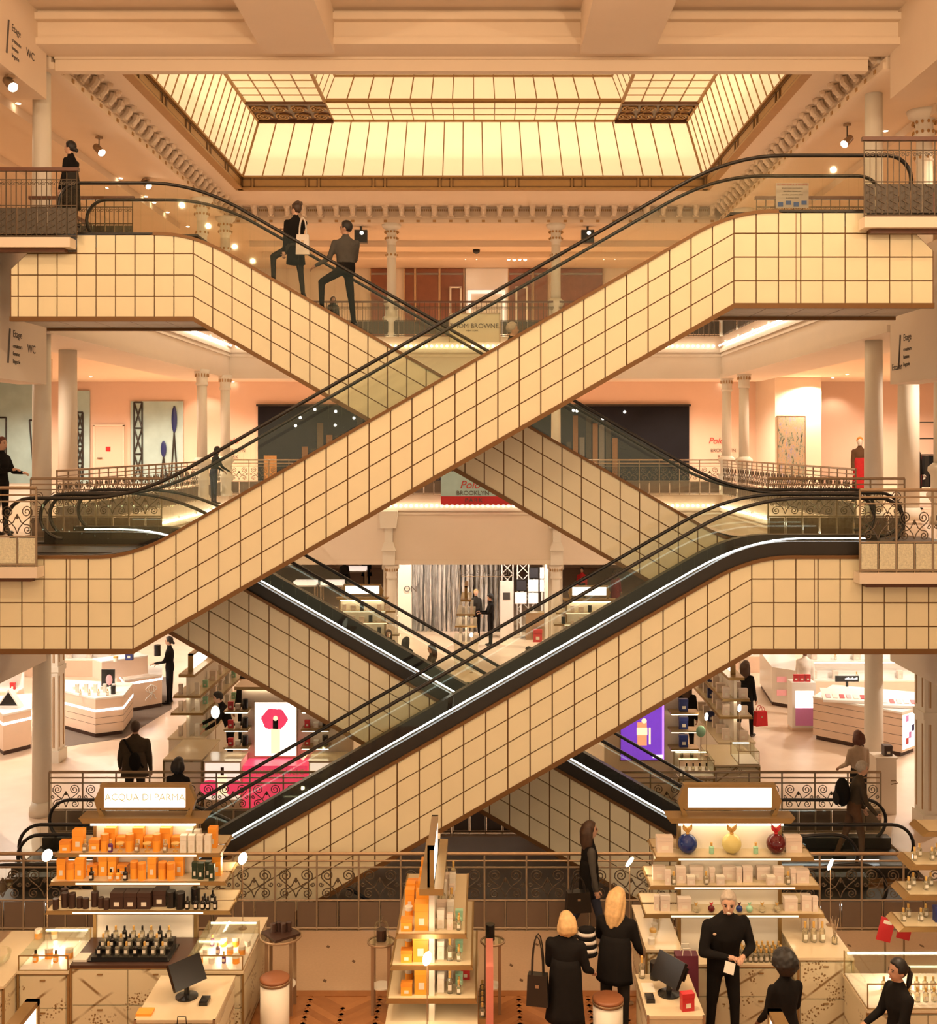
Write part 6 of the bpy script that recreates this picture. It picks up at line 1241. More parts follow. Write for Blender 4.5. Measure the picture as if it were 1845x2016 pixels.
for px, py, l in ((1662, 1378, 'sloping white palette display on the left of the long drawer counter'), (1760, 1388, 'sloping white palette display on the right of the long drawer counter')):
    c = onz(px, py, .98); t = thing('palette_display', l, 'display', c); q = MB().box(-.5, .5, -.3, .3, .08, .14); q.xf(Matrix.Translation(c) @ Matrix.Rotation(-.15, 4, 'Z') @ Matrix.Rotation(.25, 4, 'X')); q.build('panel', m_gloss, t); MB().box(c.x-.4, c.x+.4, c.y-.1, c.y+.2, c.z, c.z+.09).build('foot', m_gloss, t)
    for k in range(6): q = MB().box(-.42+k*.15, -.32+k*.15, -.2, -.02, .14, .15); q.xf(Matrix.Translation(c) @ Matrix.Rotation(-.15, 4, 'Z') @ Matrix.Rotation(.25, 4, 'X')); q.build('palette', (m_pinkbox, c_lab, c_rd)[k % 3], t)
c = onz(1668, 1352, .98); t = thing('name_bar', 'narrow black sign bar with pale lettering on the drawer counter', 'sign', (c.x, c.y, .98)); MB().box(c.x-.28, c.x+.28, c.y, c.y+.03, 1.1, 1.24).build('bar', c_bk, t); MB().box(c.x-.03, c.x+.03, c.y, c.y+.03, .98, 1.1).build('foot', c_bk, t)
for k in range(9): MB().box(c.x-.05+k*.034, c.x-.028+k*.034, c.y-.004, c.y, 1.15, 1.15+.03+.012*(k % 3)).build('lettering', m_lit, t)
t = poly_counter('white counter with pink name plates near the woman in the long coat', [fl(1520, 1389), fl(1566, 1397), fl(1566, 1360), fl(1496, 1352)], 1.0, body=m_gloss)
for z in (.32, .66): c = Vector((*fl(1546, 1393.5), 0)); MB().box(c.x-.22, c.x+.22, c.y-.03, c.y-.01, z, z+.15).build('name_plate', m_pinkbox, t)
c = onz(1583, 1440, 0); t = thing('display_stand', 'slim white display stand with violet poster', 'display', c); MB().box(c.x-.28, c.x+.28, c.y, c.y+.4, .08, 1.15).build('body', m_gloss, t); MB().box(c.x-.28, c.x+.28, c.y+.02, c.y+.38, 0, .08).build('plinth', m_lwood, t); MB().box(c.x-.2, c.x+.22, c.y-.012, c.y, .14, .55).build('poster', m_viol, t); MB().box(c.x-.2, c.x+.22, c.y-.012, c.y, .56, .95).build('header', m_lit, t)
for k in range(3): prod('red_box', (c.x-.15+k*.14, c.y+.15, 1.15), 'pink red pack on the slim display stand', 'pack', 'packs on the slim stand', 0, 1.2)
t = thing('till_pedestal', 'pale pedestal with a looped handle behind the woman in beige', 'pedestal', at(1738, 20.9, 0)); c = t.location; MB().box(c.x-.17, c.x+.2, c.y-.15, c.y+.2, 0, 1.02).build('body', m_wall, t); MB().box(c.x-.19, c.x+.22, c.y-.17, c.y+.22, 1.02, 1.05).build('top', m_wall, t); MB().tube([(c.x+.1, c.y-.16, .62), (c.x+.16, c.y-.22, .64), (c.x+.2, c.y-.22, .60), (c.x+.1, c.y-.17, .56)], .008, 5).build('handle', m_bronze, t); prod('dk_gift', (c.x+.08, c.y, 1.05), 'dark box on the pale pedestal', 'box', None)
# mid kiosks right behind the well
def mid_kiosk(label, x0, x1, Yp, poster, side, plabel):
    t = thing('poster_kiosk', label, 'kiosk', ((x0+x1)/2, Yp, 0)); MB().box(x0, x1, Yp, Yp+.1, 0, 2.14).build('back_panel', m_wall, t); MB().box(x0-.08, x1+.08, Yp-.3, Yp+.4, 2.14, 2.20).build('roof', m_brz, t); MB().box(x0+.05, x1-.05, Yp-.06, Yp-.02, 2.10, 2.138).build('light_strip', m_strip, t)
    px0, px1, pz0, pz1 = poster; MB().box(px0-.02, px1+.02, Yp-.04, Yp, pz0-.02, pz1+.02).build('poster_frame', m_pipe, t)
    return t
Yp = 21.7
t = mid_kiosk('kiosk with a backlit pink flower perfume poster behind the well', PX(476, Yp), PX(695, Yp), Yp, (PX(503, Yp), PX(584, Yp), PZ(1487, Yp), PZ(1382, Yp)), -1, '')
x0, x1, z0, z1 = PX(503, Yp), PX(584, Yp), PZ(1487, Yp), PZ(1382, Yp); MB().box(x0, x1, Yp-.05, Yp-.04, z0, z1).build('poster', m_lit, t); xc = (x0+x1)/2
m_flow = mat('poster_pink', (0.85, 0.05, 0.12), .4, noise=.4, scale=8, emit=.5, ecol=(.9, .06, .14)); m_pbot = mat('poster_bottle', (.95, .75, .45), .4, noise=0, emit=.75, ecol=(1, .78, .48)); b = MB(); b.ball((xc-.02, Yp-.05, z1-.32), .24, .006, .20, 16, 8)
for k in range(6): b.ball((xc-.02+.16*math.cos(k), Yp-.052, z1-.32+.14*math.sin(k)), .10, .006, .08, 10, 6)
b.build('flower_print', m_flow, t); MB().box(xc-.09, xc+.09, Yp-.056, Yp-.05, z0+.05, z1-.50).build('bottle_print', m_pbot, t); MB().box(xc-.05, xc+.05, Yp-.062, Yp-.056, z1-.5, z1-.33).build('cap_print', c_bk, t); MB().ball((xc, Yp-.06, z1-.30), .045, .006, .05, 10, 6).build('spray_print', m_pbot, t)
def pink_case(px0, px1, y0, h, l):
    t = thing('poster_case', l, 'showcase', ((PX(px0, y0)+PX(px1, y0))/2, y0+.3, 0)); a, b = PX(px0, y0), PX(px1, y0); MB().box(a, b, y0, y0+.6, 0, h).build('body', m_wall, t); MB().box(a+.02, b-.02, y0-.012, y0, .2, h-.03).build('poster', m_lit2, t); MB().box(a-.01, b+.01, y0-.01, y0+.61, h, h+.02).build('top', m_ctop, t); c = (a+b)/2; MB().box(c-.08, c+.08, y0-.018, y0-.012, .3, h-.25).build('bottle_print', m_pbot, t); MB().box(c-.03, c+.03, y0-.018, y0-.012, h-.25, h-.10).build('cap_print', c_dk, t)
    for s in (-1, 1): MB().ball((c+s*.22, y0-.012, .42), .20, .006, .15, 12, 6).build('petal_print', m_flow, t)
m_lit2 = mat('case_glow', (1, .85, .75), .5, noise=0, emit=.55, ecol=(1, .8, .68))
pink_case(402, 474, 21.0, .90, 'pink flower poster case at the left foot of the poster kiosk'); pink_case(608, 680, 21.0, .90, 'pink flower poster case at the right foot of the poster kiosk')
a, b = PX(480, 21.2), PX(606, 21.2); t = thing('brand_plinth', 'red petal plinth lettered CHANTECAILLE under the poster', 'plinth', ((a+b)/2, 21.3, 0)); MB().box(a, b, 21.15, 21.65, 0, .78).build('body', m_flow, t); text('CHANTECAILLE', .13, m_kwhite, 'lettering', t, ((a+b)/2, 21.146, .66), spacing=1.2)
for s, (pxa, pxb) in ((-1, (443, 492)), (1, (594, 650))):
    for z, n_ in ((1.75, 'upper'), (1.40, 'middle'), (1.06, 'lower')):
        xa, xb = PX(pxa, 21.5), PX(pxb, 21.5); q = thing('wall_shelf', 'bronze edged %s shelf %s the pink poster' % (n_, 'left of' if s < 0 else 'right of'), 'shelf', ((xa+xb)/2, 21.5, z)); MB().box(xa, xb, 21.38, 21.69, z-.03, z).build('board', m_brz, q); MB().box(xa+.02, xb-.02, 21.39, 21.42, z-.045, z-.031).build('light', m_strip, q)
        for k in range(3): prod(('red_box', 'pk_sq', 'bk_cyl')[k], (xa+.1+(xb-xa-.2)*k/2, 21.55, z), ('red pack', 'pale pack', 'black canister')[k]+' on the %s shelf %s the pink poster' % (n_, 'left of' if s < 0 else 'right of'), ('pack', 'pack', 'canister')[k], None)
def gondola(label, x, y0, y1, keys, sname):
    t = thing('display_gondola', label, 'kiosk', (x, (y0+y1)/2, 0)); MB().box(x-.03, x+.03, y0+.05, y1, .5, 2.1).build('back_panel', m_kwhite, t); MB().box(x-.36, x+.36, y0-.05, y1, 0, .80).build('base_cabinet', m_kwhite, t); MB().box(x-.38, x+.38, y0-.07, y1+.02, .80, .83).build('base_top', m_ctop, t)
    for z, w_ in ((1.33, .62), (1.68, .52)):
        MB().box(x-w_/2, x+w_/2, y0, y1, z-.014, z).build('shelf', m_shelf, t); q = MB(); q.prism([(x-w_/2-.03, z-.05), (x+w_/2+.03, z-.05), (x+w_/2, z), (x-w_/2, z)], y0-.02, y0); q.box(x-w_/2-.02, x-w_/2, y0, y1, z-.05, z); q.box(x+w_/2, x+w_/2+.02, y0, y1, z-.05, z); q.build('shelf_edge', m_brz, t); MB().box(x-w_*.35, x+w_*.35, y0+.005, y0+.04, z-.045, z-.016).build('shelf_light', m_strip, t)
    MB().box(x-.16, x+.16, y0-.05, y1, 2.06, 2.12).build('roof', m_brz, t); MB().box(x-.04, x+.04, y0+.3, y0+1.5, 2.16, 2.44).build('sign_face', m_lit, t); MB().box(x-.05, x+.05, y0+.26, y0+.3, 2.12, 2.48).build('sign_post', m_brz, t); MB().box(x-.05, x+.05, y0+.26, y0+1.54, 2.44, 2.48).build('sign_frame', m_brz, t)
    for z, zn in ((.83, 'base'), (1.33, 'lower shelf'), (1.68, 'upper shelf')):
        for j in range(6):
            for s in (-1, 1): k = keys[(j+(s > 0)) % len(keys)]; prod(k, (x+s*.17, y0+.15+j*(y1-y0-.3)/5.5, z), '%s on the %s of %s' % ({'pk_tall': 'slim pale box', 'wh_tall': 'white box', 'gn_box': 'mint box', 'pk_box': 'pale box', 'navy_box': 'navy box', 'pk_wide': 'wide pale box', 'or_tall': 'orange box'}[k], zn, sname), 'box', '%s boxes on the %s of %s' % ({'pk_tall': 'slim pale', 'wh_tall': 'white', 'gn_box': 'mint', 'pk_box': 'pale', 'navy_box': 'navy', 'pk_wide': 'wide pale', 'or_tall': 'orange'}[k], zn, sname), 0, 1.2)
gondola('white gondola of pale boxes leading back beside the assistants', -6.05, 23.0, 27.0, ('pk_tall', 'wh_tall', 'gn_box', 'pk_box'), 'the gondola beside the assistants')
t = thing('standing_mirror', 'round lit standing mirror beside the bending assistant', 'mirror', at(424, 22.92, 0)); c = P(424, 1402, 22.9); MB().ball(c, .09, .015, .13, 16, 10).build('glass', m_lit, t, True); MB().tube([(c.x, 22.92, 0), (c.x, 22.92, c.z-.1)], .01, 6).build('stem', m_pipe, t); MB().lathe([(.13, 0), (.13, .015)], (c.x, 22.92, 0), 14).build('foot', m_pipe, t)
counter('glass fronted counter between the stairwell railing and the white gondola', PX(322, 21.1), PX(398, 21.1), 21.1, 22.5, .92, 1, 1, front=m_kwhite)
# right poster kiosk
t = mid_kiosk('kiosk with a backlit violet perfume poster behind the well', PX(1190, Yp), PX(1336, Yp), Yp, (PX(1222, Yp), PX(1307, Yp), PZ(1495, Yp), PZ(1380, Yp)), 1, '')
x0, x1, z0, z1 = PX(1222, Yp), PX(1307, Yp), PZ(1495, Yp), PZ(1380, Yp); m_vio2 = mat('poster_violet', (.16, .03, .42), .4, noise=.35, scale=3, emit=.55, ecol=(.22, .06, .62)); m_viog = mat('poster_violet_edge', (.5, .2, .9), .4, noise=0, emit=.8, ecol=(.6, .25, 1)); MB().box(x0, x1, Yp-.05, Yp-.04, z0, z1).build('poster', m_vio2, t); MB().box(x1-.04, x1, Yp-.052, Yp-.05, z0, z1).build('poster_glow', m_viog, t); xc = (x0+x1)/2
MB().box(xc-.10, xc+.08, Yp-.056, Yp-.05, z0+.28, z0+.72).build('bottle_print', mat('poster_orange', (.9, .35, .15), .4, noise=.2, emit=.5, ecol=(1, .42, .2)), t); MB().box(xc-.11, xc+.09, Yp-.058, Yp-.052, z0+.48, z0+.62).build('glass_print', m_pbot, t); MB().ball((xc+.03, Yp-.055, z0+.75), .05, .004, .05, 10, 6).build('cap_print', m_pbot, t); MB().box(xc+.12, xc+.155, Yp-.056, Yp-.05, z0+.30, z0+.62).build('vial_print', m_pbot, t); MB().box(x1-.22, x1-.03, Yp-.056, Yp-.05, z0+.04, z0+.10).build('name_print', m_lit, t)
for z, n_ in ((1.72, 'upper'), (1.38, 'middle'), (1.04, 'lower')):
    xa, xb = PX(1318, 21.5), PX(1374, 21.5); q = thing('wall_shelf', 'bronze edged %s shelf right of the violet poster' % n_, 'shelf', ((xa+xb)/2, 21.5, z)); MB().box(xa, xb, 21.36, 21.69, z-.03, z).build('board', m_brz, q); MB().box(xa+.02, xb-.02, 21.37, 21.40, z-.045, z-.031).build('light', m_strip, q); prod('navy_box', ((xa+xb)/2, 21.52, z), 'navy perfume box on the %s shelf right of the violet poster' % n_, 'box', None, 0, 1.35)
gondola('white gondola of pale boxes beside the woman with the red bag', 5.03, 22.7, 25.8, ('pk_box', 'pk_wide', 'pk_box', 'navy_box'), 'the gondola by the red bag')
counter('gilded counter under the low lit showcases by the violet poster', PX(1408, 21.0), PX(1496, 21.0), 21.0, 22.4, .84, 1, 1); showcase('lit showcase on the counter by the violet poster', PX(1455, 21.0), PX(1495, 21.0), 21.01, 21.7, .842, .24); showcase('low lit glass case of silver flacons beside the violet poster', PX(1338, 21.0), PX(1406, 21.0), 21.0, 21.64, .62, .30); counter('cream counter below the glass case of silver flacons', PX(1336, 21.0), PX(1405, 21.0), 20.98, 21.66, .62, 1, 1)
for k in range(4): prod('bot_gl_bk', (PX(1352+k*13, 21.2), 21.2, .635), 'black capped flacon in the low glass case by the violet poster', 'bottle', 'flacons in the low case', 0, 1.2)
for px, py, l in ((1391, 1411, 'glowing disc lamp beside the navy boxes'), (1456, 1394, 'glowing disc lamp on the counter by the red bag')): disc_lamp(l, px, py, 21.95 if px > 1400 else 21.3, .842 if px > 1400 else .93)
t = thing('mint_mirror', 'round mint coloured hand mirror on a stand by the disc lamp', 'mirror', at(1380, 21.2, .926)); c = P(1380, 1440, 21.2); MB().ball(c, .09, .012, .11, 16, 10).build('glass', c_mint, t, True); MB().tube([(c.x, 21.2, .926), (c.x, 21.2, c.z-.1)], .008, 6).build('stem', m_pipe, t)
# far kiosks and showcases
for px, Y, l, pf in ((714, 32.7, 'far lit sign kiosk of beige packs beside the silver curtain', 'the far kiosk by the curtain'), (1160, 32.4, 'far lit sign kiosk of grey packs below the maroon coat', 'the far kiosk by the screens')):
    display_kiosk(l, PX(px, Y), Y, '', both=False)
    for z, zn in ((2.01, 'top'), (1.68, 'middle'), (1.34, 'lowest')):
        for k in range(7): key = ('pk_wide', 'pk_box', 'pk_sq', 'bk_cyl')[(k*3+int(z*9)) % 4]; prod(key, (PX(px, Y)-.75+k*.25, Y-.2, z), {'pk_wide': 'wide pale pack', 'pk_box': 'pale pack', 'pk_sq': 'square pale pack', 'bk_cyl': 'black canister'}[key]+' on the %s shelf of %s' % (zn, pf), 'pack', '%s on the %s shelf of %s' % ({'pk_wide': 'wide packs', 'pk_box': 'pale packs', 'pk_sq': 'square packs', 'bk_cyl': 'black canisters'}[key], zn, pf))
    counter('cream counter in front of '+pf, PX(px, Y)-1.1, PX(px, Y)+1.1, Y-.62, Y-.38, .93, 3, 1, front=m_kwhite)
gondola('slim gondola in front of the suited salesman', PX(918, 34.5), 34.0, 35.6, ('wh_tall', 'pk_tall'), 'the slim gondola by the salesman')
disc_lamp('glowing disc lamp before the slim gondola', 928, 1250, 33.6, 0); disc_lamp('glowing disc lamp by the far screens', 1068, 1222, 31.0, .93) if False else None
counter('cream display table with glass case in the middle of the hall', -1.15, .35, 25.0, 26.2, .78, 3, 1, front=m_kwhite); showcase('clear glass showcase on the middle display table', -1.1, .3, 25.02, 26.1, .782, .42)
for k in range(6): prod(('bot_tall', 'bot_or', 'bk_cyl', 'bot_gl', 'jar_gold', 'bot_tall')[k], (-.9+k*.2, 25.3, .796), ('tall clear bottle', 'orange bottle', 'black canister', 'clear bottle', 'gold jar', 'second tall bottle')[k]+' inside the middle showcase', 'bottle', None, 0, 1.3)
t = thing('charity_sign', 'dark plate lettered PARIT on the middle showcase', 'sign', (0, 25.0, 1.21)); c = P(945, 1336, 24.95); MB().box(c.x-.3, c.x+.3, 25.1, 25.13, 1.21, 1.5).build('plate', c_gn, t); text('PARIT', .14, m_lit, 'lettering', t, (c.x, 25.09, 1.36))
c = P(1217, 1240, 22.5); t = thing('wave_banner', 'white wavy paper banner above the lower front escalator', 'banner', (c.x, 22.5, 0)); b = MB()
for k in range(10): a0, a1 = -.3+k*.06, -.24+k*.06; b.prism([(c.x+a0, c.z-.07+.03*math.sin(k*.9)), (c.x+a1, c.z-.07+.03*math.sin(k*.9+.9)), (c.x+a1, c.z+.09+.03*math.sin(k*.9+.9)), (c.x+a0, c.z+.09+.03*math.sin(k*.9))], 22.49, 22.5)
b.build('paper', WHITEC, t); MB().tube([(c.x, 22.52, 0), (c.x, 22.52, c.z)], .015, 6).build('pole', m_pipe, t); MB().lathe([(.16, 0), (.16, .02)], (c.x, 22.52, 0), 16).build('foot', m_pipe, t)
# boutique with the silver curtain
m_foil = mat('silver_foil', (0.86, 0.74, 0.68), .22, .45, noise=.3, scale=5)
t = thing('foil_curtain', 'tall crinkled silver foil curtain behind the suited salesman', 'curtain', (PX(885, 41), 41, 0)); b = MB(); n = 90; x0, x1 = PX(813, 41), PX(984, 41)
for i in range(n+1):
    x = x0+(x1-x0)*i/n; y = 41+.10*math.sin(i*1.3)+.07*math.sin(i*2.9+1)+random.uniform(-.05, .05)
    for j in range(9): b.v.append((x+random.uniform(-.02, .02), y+random.uniform(-.04, .04), 3.4*j/8))
for i in range(n):
    for j in range(8): b.face((i*9+j, (i+1)*9+j, (i+1)*9+j+1, i*9+j+1))
b.build('foil', m_foil, t); MB().tube([(x0, 41, 3.42), (x1, 41, 3.42)], .03, 6).build('rail', m_pipe, t)
c = P(958, 1128, 40.6); t = thing('boutique_sign', 'dark LOUIS VUITTON lettering hanging before the silver curtain', 'sign', (c.x, 40.6, c.z)); text('LOUIS VUITTON', .24, m_ink, 'lettering', t, c, spacing=1.1); MB().tube([c+Vector((-.9, .02, -.13)), c+Vector((.95, .02, -.13))], .012, 5).build('hanging_bar', m_pipe, t)
for s in (-.9, .95): MB().tube([c+Vector((s, .02, -.13)), Vector((c.x+s, 40.62, 4.31))], .006, 4).build('wire', m_pipe, t)
c = P(808, 1160, 40.4); t = thing('wall_letters', 'dark letters ON on the cream pier left of the curtain', 'sign', (c.x, 40.4, c.z)); text('ON', .3, m_ink, 'lettering', t, c)
struct('wall_boutique_pier', MB().box(PX(778, 41), PX(812, 41), 40.45, 41.6, 0, 4.3), m_white)
t = thing('announcement_board', 'tall white announcement panel beside the suited salesman', 'panel', (PX(998, 39.5), 39.5, 0)); x0, x1 = PX(985, 39.5), PX(1011, 39.5); MB().box(x0, x1, 39.5, 39.62, 0, 2.0).build('board', m_gloss, t); MB().box(x0+.1, x1-.12, 39.49, 39.5, 1.35, 1.6).build('picture', GREY, t); text('" "', .3, m_ink, 'lettering', t, ((x0+x1)/2, 39.49, .95)) if False else None
m_truss = mat('white_truss', (.85, .8, .75), .4)
for px, l in ((999, 'white lattice truss behind the announcement panel'), (1030, 'white lattice truss behind the screens')):
    x = PX(px, 40.8); t = thing('lattice_truss', l, 'truss', (x, 40.8, 0)); 
    for s in (-.2, .2): MB().tube([(x+s, 40.8, 0), (x+s, 40.8, 3.8)], .03, 6).build('chord', m_truss, t)
    for k in range(9):
        for s in (-1, 1): MB().tube([(x-.2*s, 40.8, k*.42), (x+.2*s, 40.8, (k+1)*.42)], .018, 5).build('brace', m_truss, t)
m_scr_d = mat('screen_dark', (.04, .04, .05), .3, noise=.3, scale=30); m_scr_w = mat('screen_white', (.9, .92, 1), .4, noise=0, emit=1.3, ecol=(.86, .9, 1))
for k, (a0, a1, z0, z1, mt, l) in enumerate(((1042, 1061, 1117, 1139, m_scr_d, 'dark square screen, topmost in the screen cluster'), (1016, 1037, 1141, 1164, m_scr_d, 'dark square screen left of the bright one in the cluster'), (1040, 1060, 1141, 1165, m_scr_w, 'bright white screen in the middle of the cluster'), (1014, 1037, 1166, 1189, m_scr_w, 'bright white screen at the lower left of the cluster'), (1040, 1060, 1167, 1189, m_scr_w, 'bright white screen at the foot of the cluster'), (1063, 1071, 1117, 1139, m_scr_w, 'narrow bright screen beside the topmost dark one'), (1063, 1071, 1141, 1165, m_scr_w, 'narrow bright screen at the cluster edge'))):
    t = thing('display_screen', l, 'screen', at((a0+a1)/2, 40.2, PZ(z1, 40.2))); x0, x1 = PX(a0, 40.2), PX(a1, 40.2); MB().box(x0, x1, 40.2, 40.28, PZ(z1, 40.2), PZ(z0, 40.2)).build('frame', c_bk if mt is m_scr_d else m_gloss, t); MB().box(x0+.03, x1-.03, 40.19, 40.2, PZ(z1, 40.2)+.03, PZ(z0, 40.2)-.03).build('picture', mt, t); MB().box((x0+x1)/2-.03, (x0+x1)/2+.03, 40.22, 40.27, 0 if k in (3, 4, 6) else PZ(z1, 40.2)-.03, PZ(z1, 40.2)).build('pole' if k in (3, 4, 6) else 'bracket', m_truss, t)
struct('wall_boutique_right', MB().box(PX(1072, 40), PX(1085, 40), 39.6, 41.5, 0, 4.3), m_white)
c = onz(1052, 1260, 0); t = thing('display_cabinet', 'brown glass display cabinet below the screens', 'cabinet', (c.x, c.y, 0)); MB().box(c.x-.3, c.x+.35, c.y, c.y+.5, 0, .9).build('body', m_pipe, t); MB().box(c.x-.3, c.x+.35, c.y, c.y+.5, .9, .93).build('top', m_brz, t); prod('red_box', (c.x+.1, c.y-.35, 0), 'red gift box on the floor before the brown cabinet', 'box', None, 0, 3)
for px, py, l in ((702, 1122, 'white topped display table far behind the sign kiosk'), (602, 1150, 'white topped display table in the far aisle under the rear escalator'), (655, 1150, 'tall white topped table beside the dark coated customer')):
    c = onz(px, py, .9); t = thing('display_table', l, 'table', (c.x, c.y, 0)); MB().box(c.x-.5, c.x+.5, c.y-.4, c.y+.4, .84, .9).build('top', m_gloss, t); MB().box(c.x-.46, c.x+.46, c.y-.35, c.y+.35, .9, 1.05).build('glass_box', m_lit2, t)
    for sx in (-.44, .44):
        for sy in (-.34, .34): MB().box(c.x+sx-.03, c.x+sx+.03, c.y+sy-.03, c.y+sy+.03, 0, .84).build('leg', m_pipe, t)
# ---------------------------------------------------------------- level one back wall
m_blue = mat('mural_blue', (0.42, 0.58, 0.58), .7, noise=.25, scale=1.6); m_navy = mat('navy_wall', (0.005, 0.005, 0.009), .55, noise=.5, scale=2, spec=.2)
YW = 44.9
def mural(label, a, b, top, draw):
    t = thing('mural_panel', label, 'mural', at((a+b)/2, YW, L1)); x0, x1, z1 = PX(a, YW), PX(b, YW), PZ(top, YW); MB().box(x0, x1, YW, YW+.08, L1, z1).build('panel', m_blue, t)
    for pts in draw: MB().tube([tuple(P(px, py, YW-.02)) for px, py in pts], .035, 5).build('drawn_line', m_dark, t)
def lattice(a, b, t0, t1, n):
    o = [[(a, t0), (a, t1)], [(b, t0), (b, t1)]]
    for k in range(n): u, v = t0+(t1-t0)*k/n, t0+(t1-t0)*(k+1)/n; o += [[(a, u), (b, v)], [(b, u), (a, v)], [(a, u), (b, u)]]
    return o
mural('pale blue mural panel with crane drawings behind the woman with a phone', -30, 70, 752, [[(12, 822), (12, 945)], [(0, 822), (12, 822)], [(58, 827), (66, 925)], [(58, 827), (69, 827)]])
mural('narrow pale blue mural panel with a lattice mast beside the door', 126, 176, 769, lattice(152, 163, 812, 945, 4)+[[(134, 832), (143, 832), (143, 945)], [(134, 832), (134, 945)]])
mural('pale blue mural panel with lattice tower and masts right of the door', 257, 360, 790, lattice(264, 280, 792, 945, 3)+[[(343, 800), (343, 852)], [(322, 868), (322, 900)], [(343, 852), (337, 940)], [(343, 852), (349, 940)], [(322, 900), (317, 940)], [(322, 900), (328, 940)]])
for a, b, px in ((800, 852, 343), (868, 900, 322)): c = P(px, (a+b)/2, YW-.05); tag(MB().ball(c, .11, .03, (b-a)*YW/F*.5, 10, 10).build('mast_symbol', c_bl, None, True), 'dark rounded mast head painted on the blue mural, %s one' % ('taller' if a == 800 else 'shorter'), 'symbol')
d1 = root('door_1', at(214, YW, L1)); x0, x1 = PX(187, YW), PX(242, YW); MB().box(x0, x1, YW, YW+.09, L1, PZ(839, YW)).build('leaf', m_pink, d1); f = MB(); f.box(x0-.05, x0, YW-.03, YW+.09, L1, PZ(837, YW)); f.box(x1, x1+.05, YW-.03, YW+.09, L1, PZ(837, YW)); f.box(x0-.05, x1+.05, YW-.03, YW+.09, PZ(839, YW), PZ(836, YW)); f.build('frame', m_wall, d1); c = P(213, 884, YW); MB().box(c.x-.09, c.x+.09, YW-.012, YW, c.z-.09, c.z+.09).build('red_sign', c_rd, d1); MB().tube([(x0+.1, YW-.05, L1+1.0), (x0+.3, YW-.05, L1+1.0)], .02, 6).build('handle', m_dark, d1)
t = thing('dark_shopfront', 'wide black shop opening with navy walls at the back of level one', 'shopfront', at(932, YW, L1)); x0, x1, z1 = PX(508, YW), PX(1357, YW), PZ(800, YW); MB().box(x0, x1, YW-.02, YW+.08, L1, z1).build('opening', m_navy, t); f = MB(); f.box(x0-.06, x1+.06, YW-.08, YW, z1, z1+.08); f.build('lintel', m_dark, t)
for px, py in ((620, 806), (661, 810), (591, 822), (660, 837), (697, 823), (582, 838), (1129, 808), (1136, 809), (1230, 811), (1187, 824)): c = P(px, py, YW-.06); MB().ball(c, .055, .03, .055, 8, 6).build('lamp', m_bulb, t)
for k in range(9): c = P(600+k*16+random.uniform(-4, 4), 900, YW-.04); MB().box(c.x-.12, c.x+.12, YW-.05, YW-.02, L1, L1+random.uniform(1.2, 2.6)).build('garment', (BROWNC, CHAR, OLIVE)[k % 3], t)
for k in range(8): c = P(1120+k*13, 900, YW-.04); MB().box(c.x-.1, c.x+.1, YW-.05, YW-.02, L1, L1+random.uniform(1.4, 2.9)).build('garment', (CHAR, BROWNC, GREY)[k % 3], t)
MB().box(PX(520, YW), PX(545, YW), YW-.05, YW-.02, L1+.1, L1+1.1).build('amber_display', mat('amber_dim', (.3, .12, .02), .5, noise=.6, scale=9), t)
m_redink = mat('red_ink', (.55, .05, .04), .6)
for px, l in ((1424, 'right'), (458, 'left')):
    t = thing('wall_lettering', 'Polo Brooklyn Park lettering on the pink wall %s' % ('by the painting' if l == 'right' else 'behind the leaning visitor'), 'lettering', at(px, YW, L1+1)); text('Polo', .34, m_redink, 'script', t, P(px-14 if l == 'right' else px-4, 868, YW+.06), shear=.3); text('BROOKLYN', .19, m_ink, 'lettering', t, P(px, 887, YW+.06)); text('PARK', .19, m_ink, 'lettering', t, P(px, 900, YW+.06))
t = thing('shop_banner', 'pale blue and red Polo Brooklyn Park banner on the far level one railing', 'banner', at(935, 34.7, L1)); x0, x1 = PX(868, 34.7), PX(1010, 34.7); MB().box(x0, x1, 34.68, 34.72, PZ(977, 34.7), PZ(928, 34.7)).build('blue_field', m_blue, t); MB().box(x0, x1, 34.68, 34.72, PZ(994, 34.7), PZ(977, 34.7)).build('red_field', c_rd, t); text('Polo', .34, m_redink, 'script', t, P(925, 955, 34.67), shear=.3); text('BROOKLYN', .19, m_ink, 'lettering', t, P(931, 971, 34.67)); text('PARK', .19, m_ink, 'lettering', t, P(933, 985, 34.67), spacing=1.3)
def artmat():
    m = bpy.data.materials.new('abstract_paint'); m.use_nodes = True; nt = m.node_tree; b = nt.nodes['Principled BSDF']; tc = nt.nodes.new('ShaderNodeTexCoord'); mp = nt.nodes.new('ShaderNodeMapping'); mp.inputs['Scale'].default_value = (5, 5, 1.6); n = nt.nodes.new('ShaderNodeTexNoise'); n.inputs['Scale'].default_value = 1.6; n.inputs['Detail'].default_value = 9; n.inputs['Roughness'].default_value = .8
    r = nt.nodes.new('ShaderNodeValToRGB'); e = r.color_ramp.elements; e[0].position = .40; e[0].color = (.03, .03, .025, 1); e[1].position = .68; e[1].color = (.40, .36, .29, 1)
    for p, c in ((.43, (.16, .2, .12, 1)), (.47, (.36, .33, .27, 1)), (.53, (.45, .25, .09, 1)), (.56, (.40, .36, .30, 1)), (.61, (.1, .12, .35, 1)), (.63, (.36, .31, .25, 1))): x = e.new(p); x.color = c
    nt.links.new(tc.outputs['Object'], mp.inputs[0]); nt.links.new(mp.outputs[0], n.inputs['Vector']); nt.links.new(n.outputs['Fac'], r.inputs[0]); nt.links.new(r.outputs[0], b.inputs['Base Color']); return m
YR = 42.0
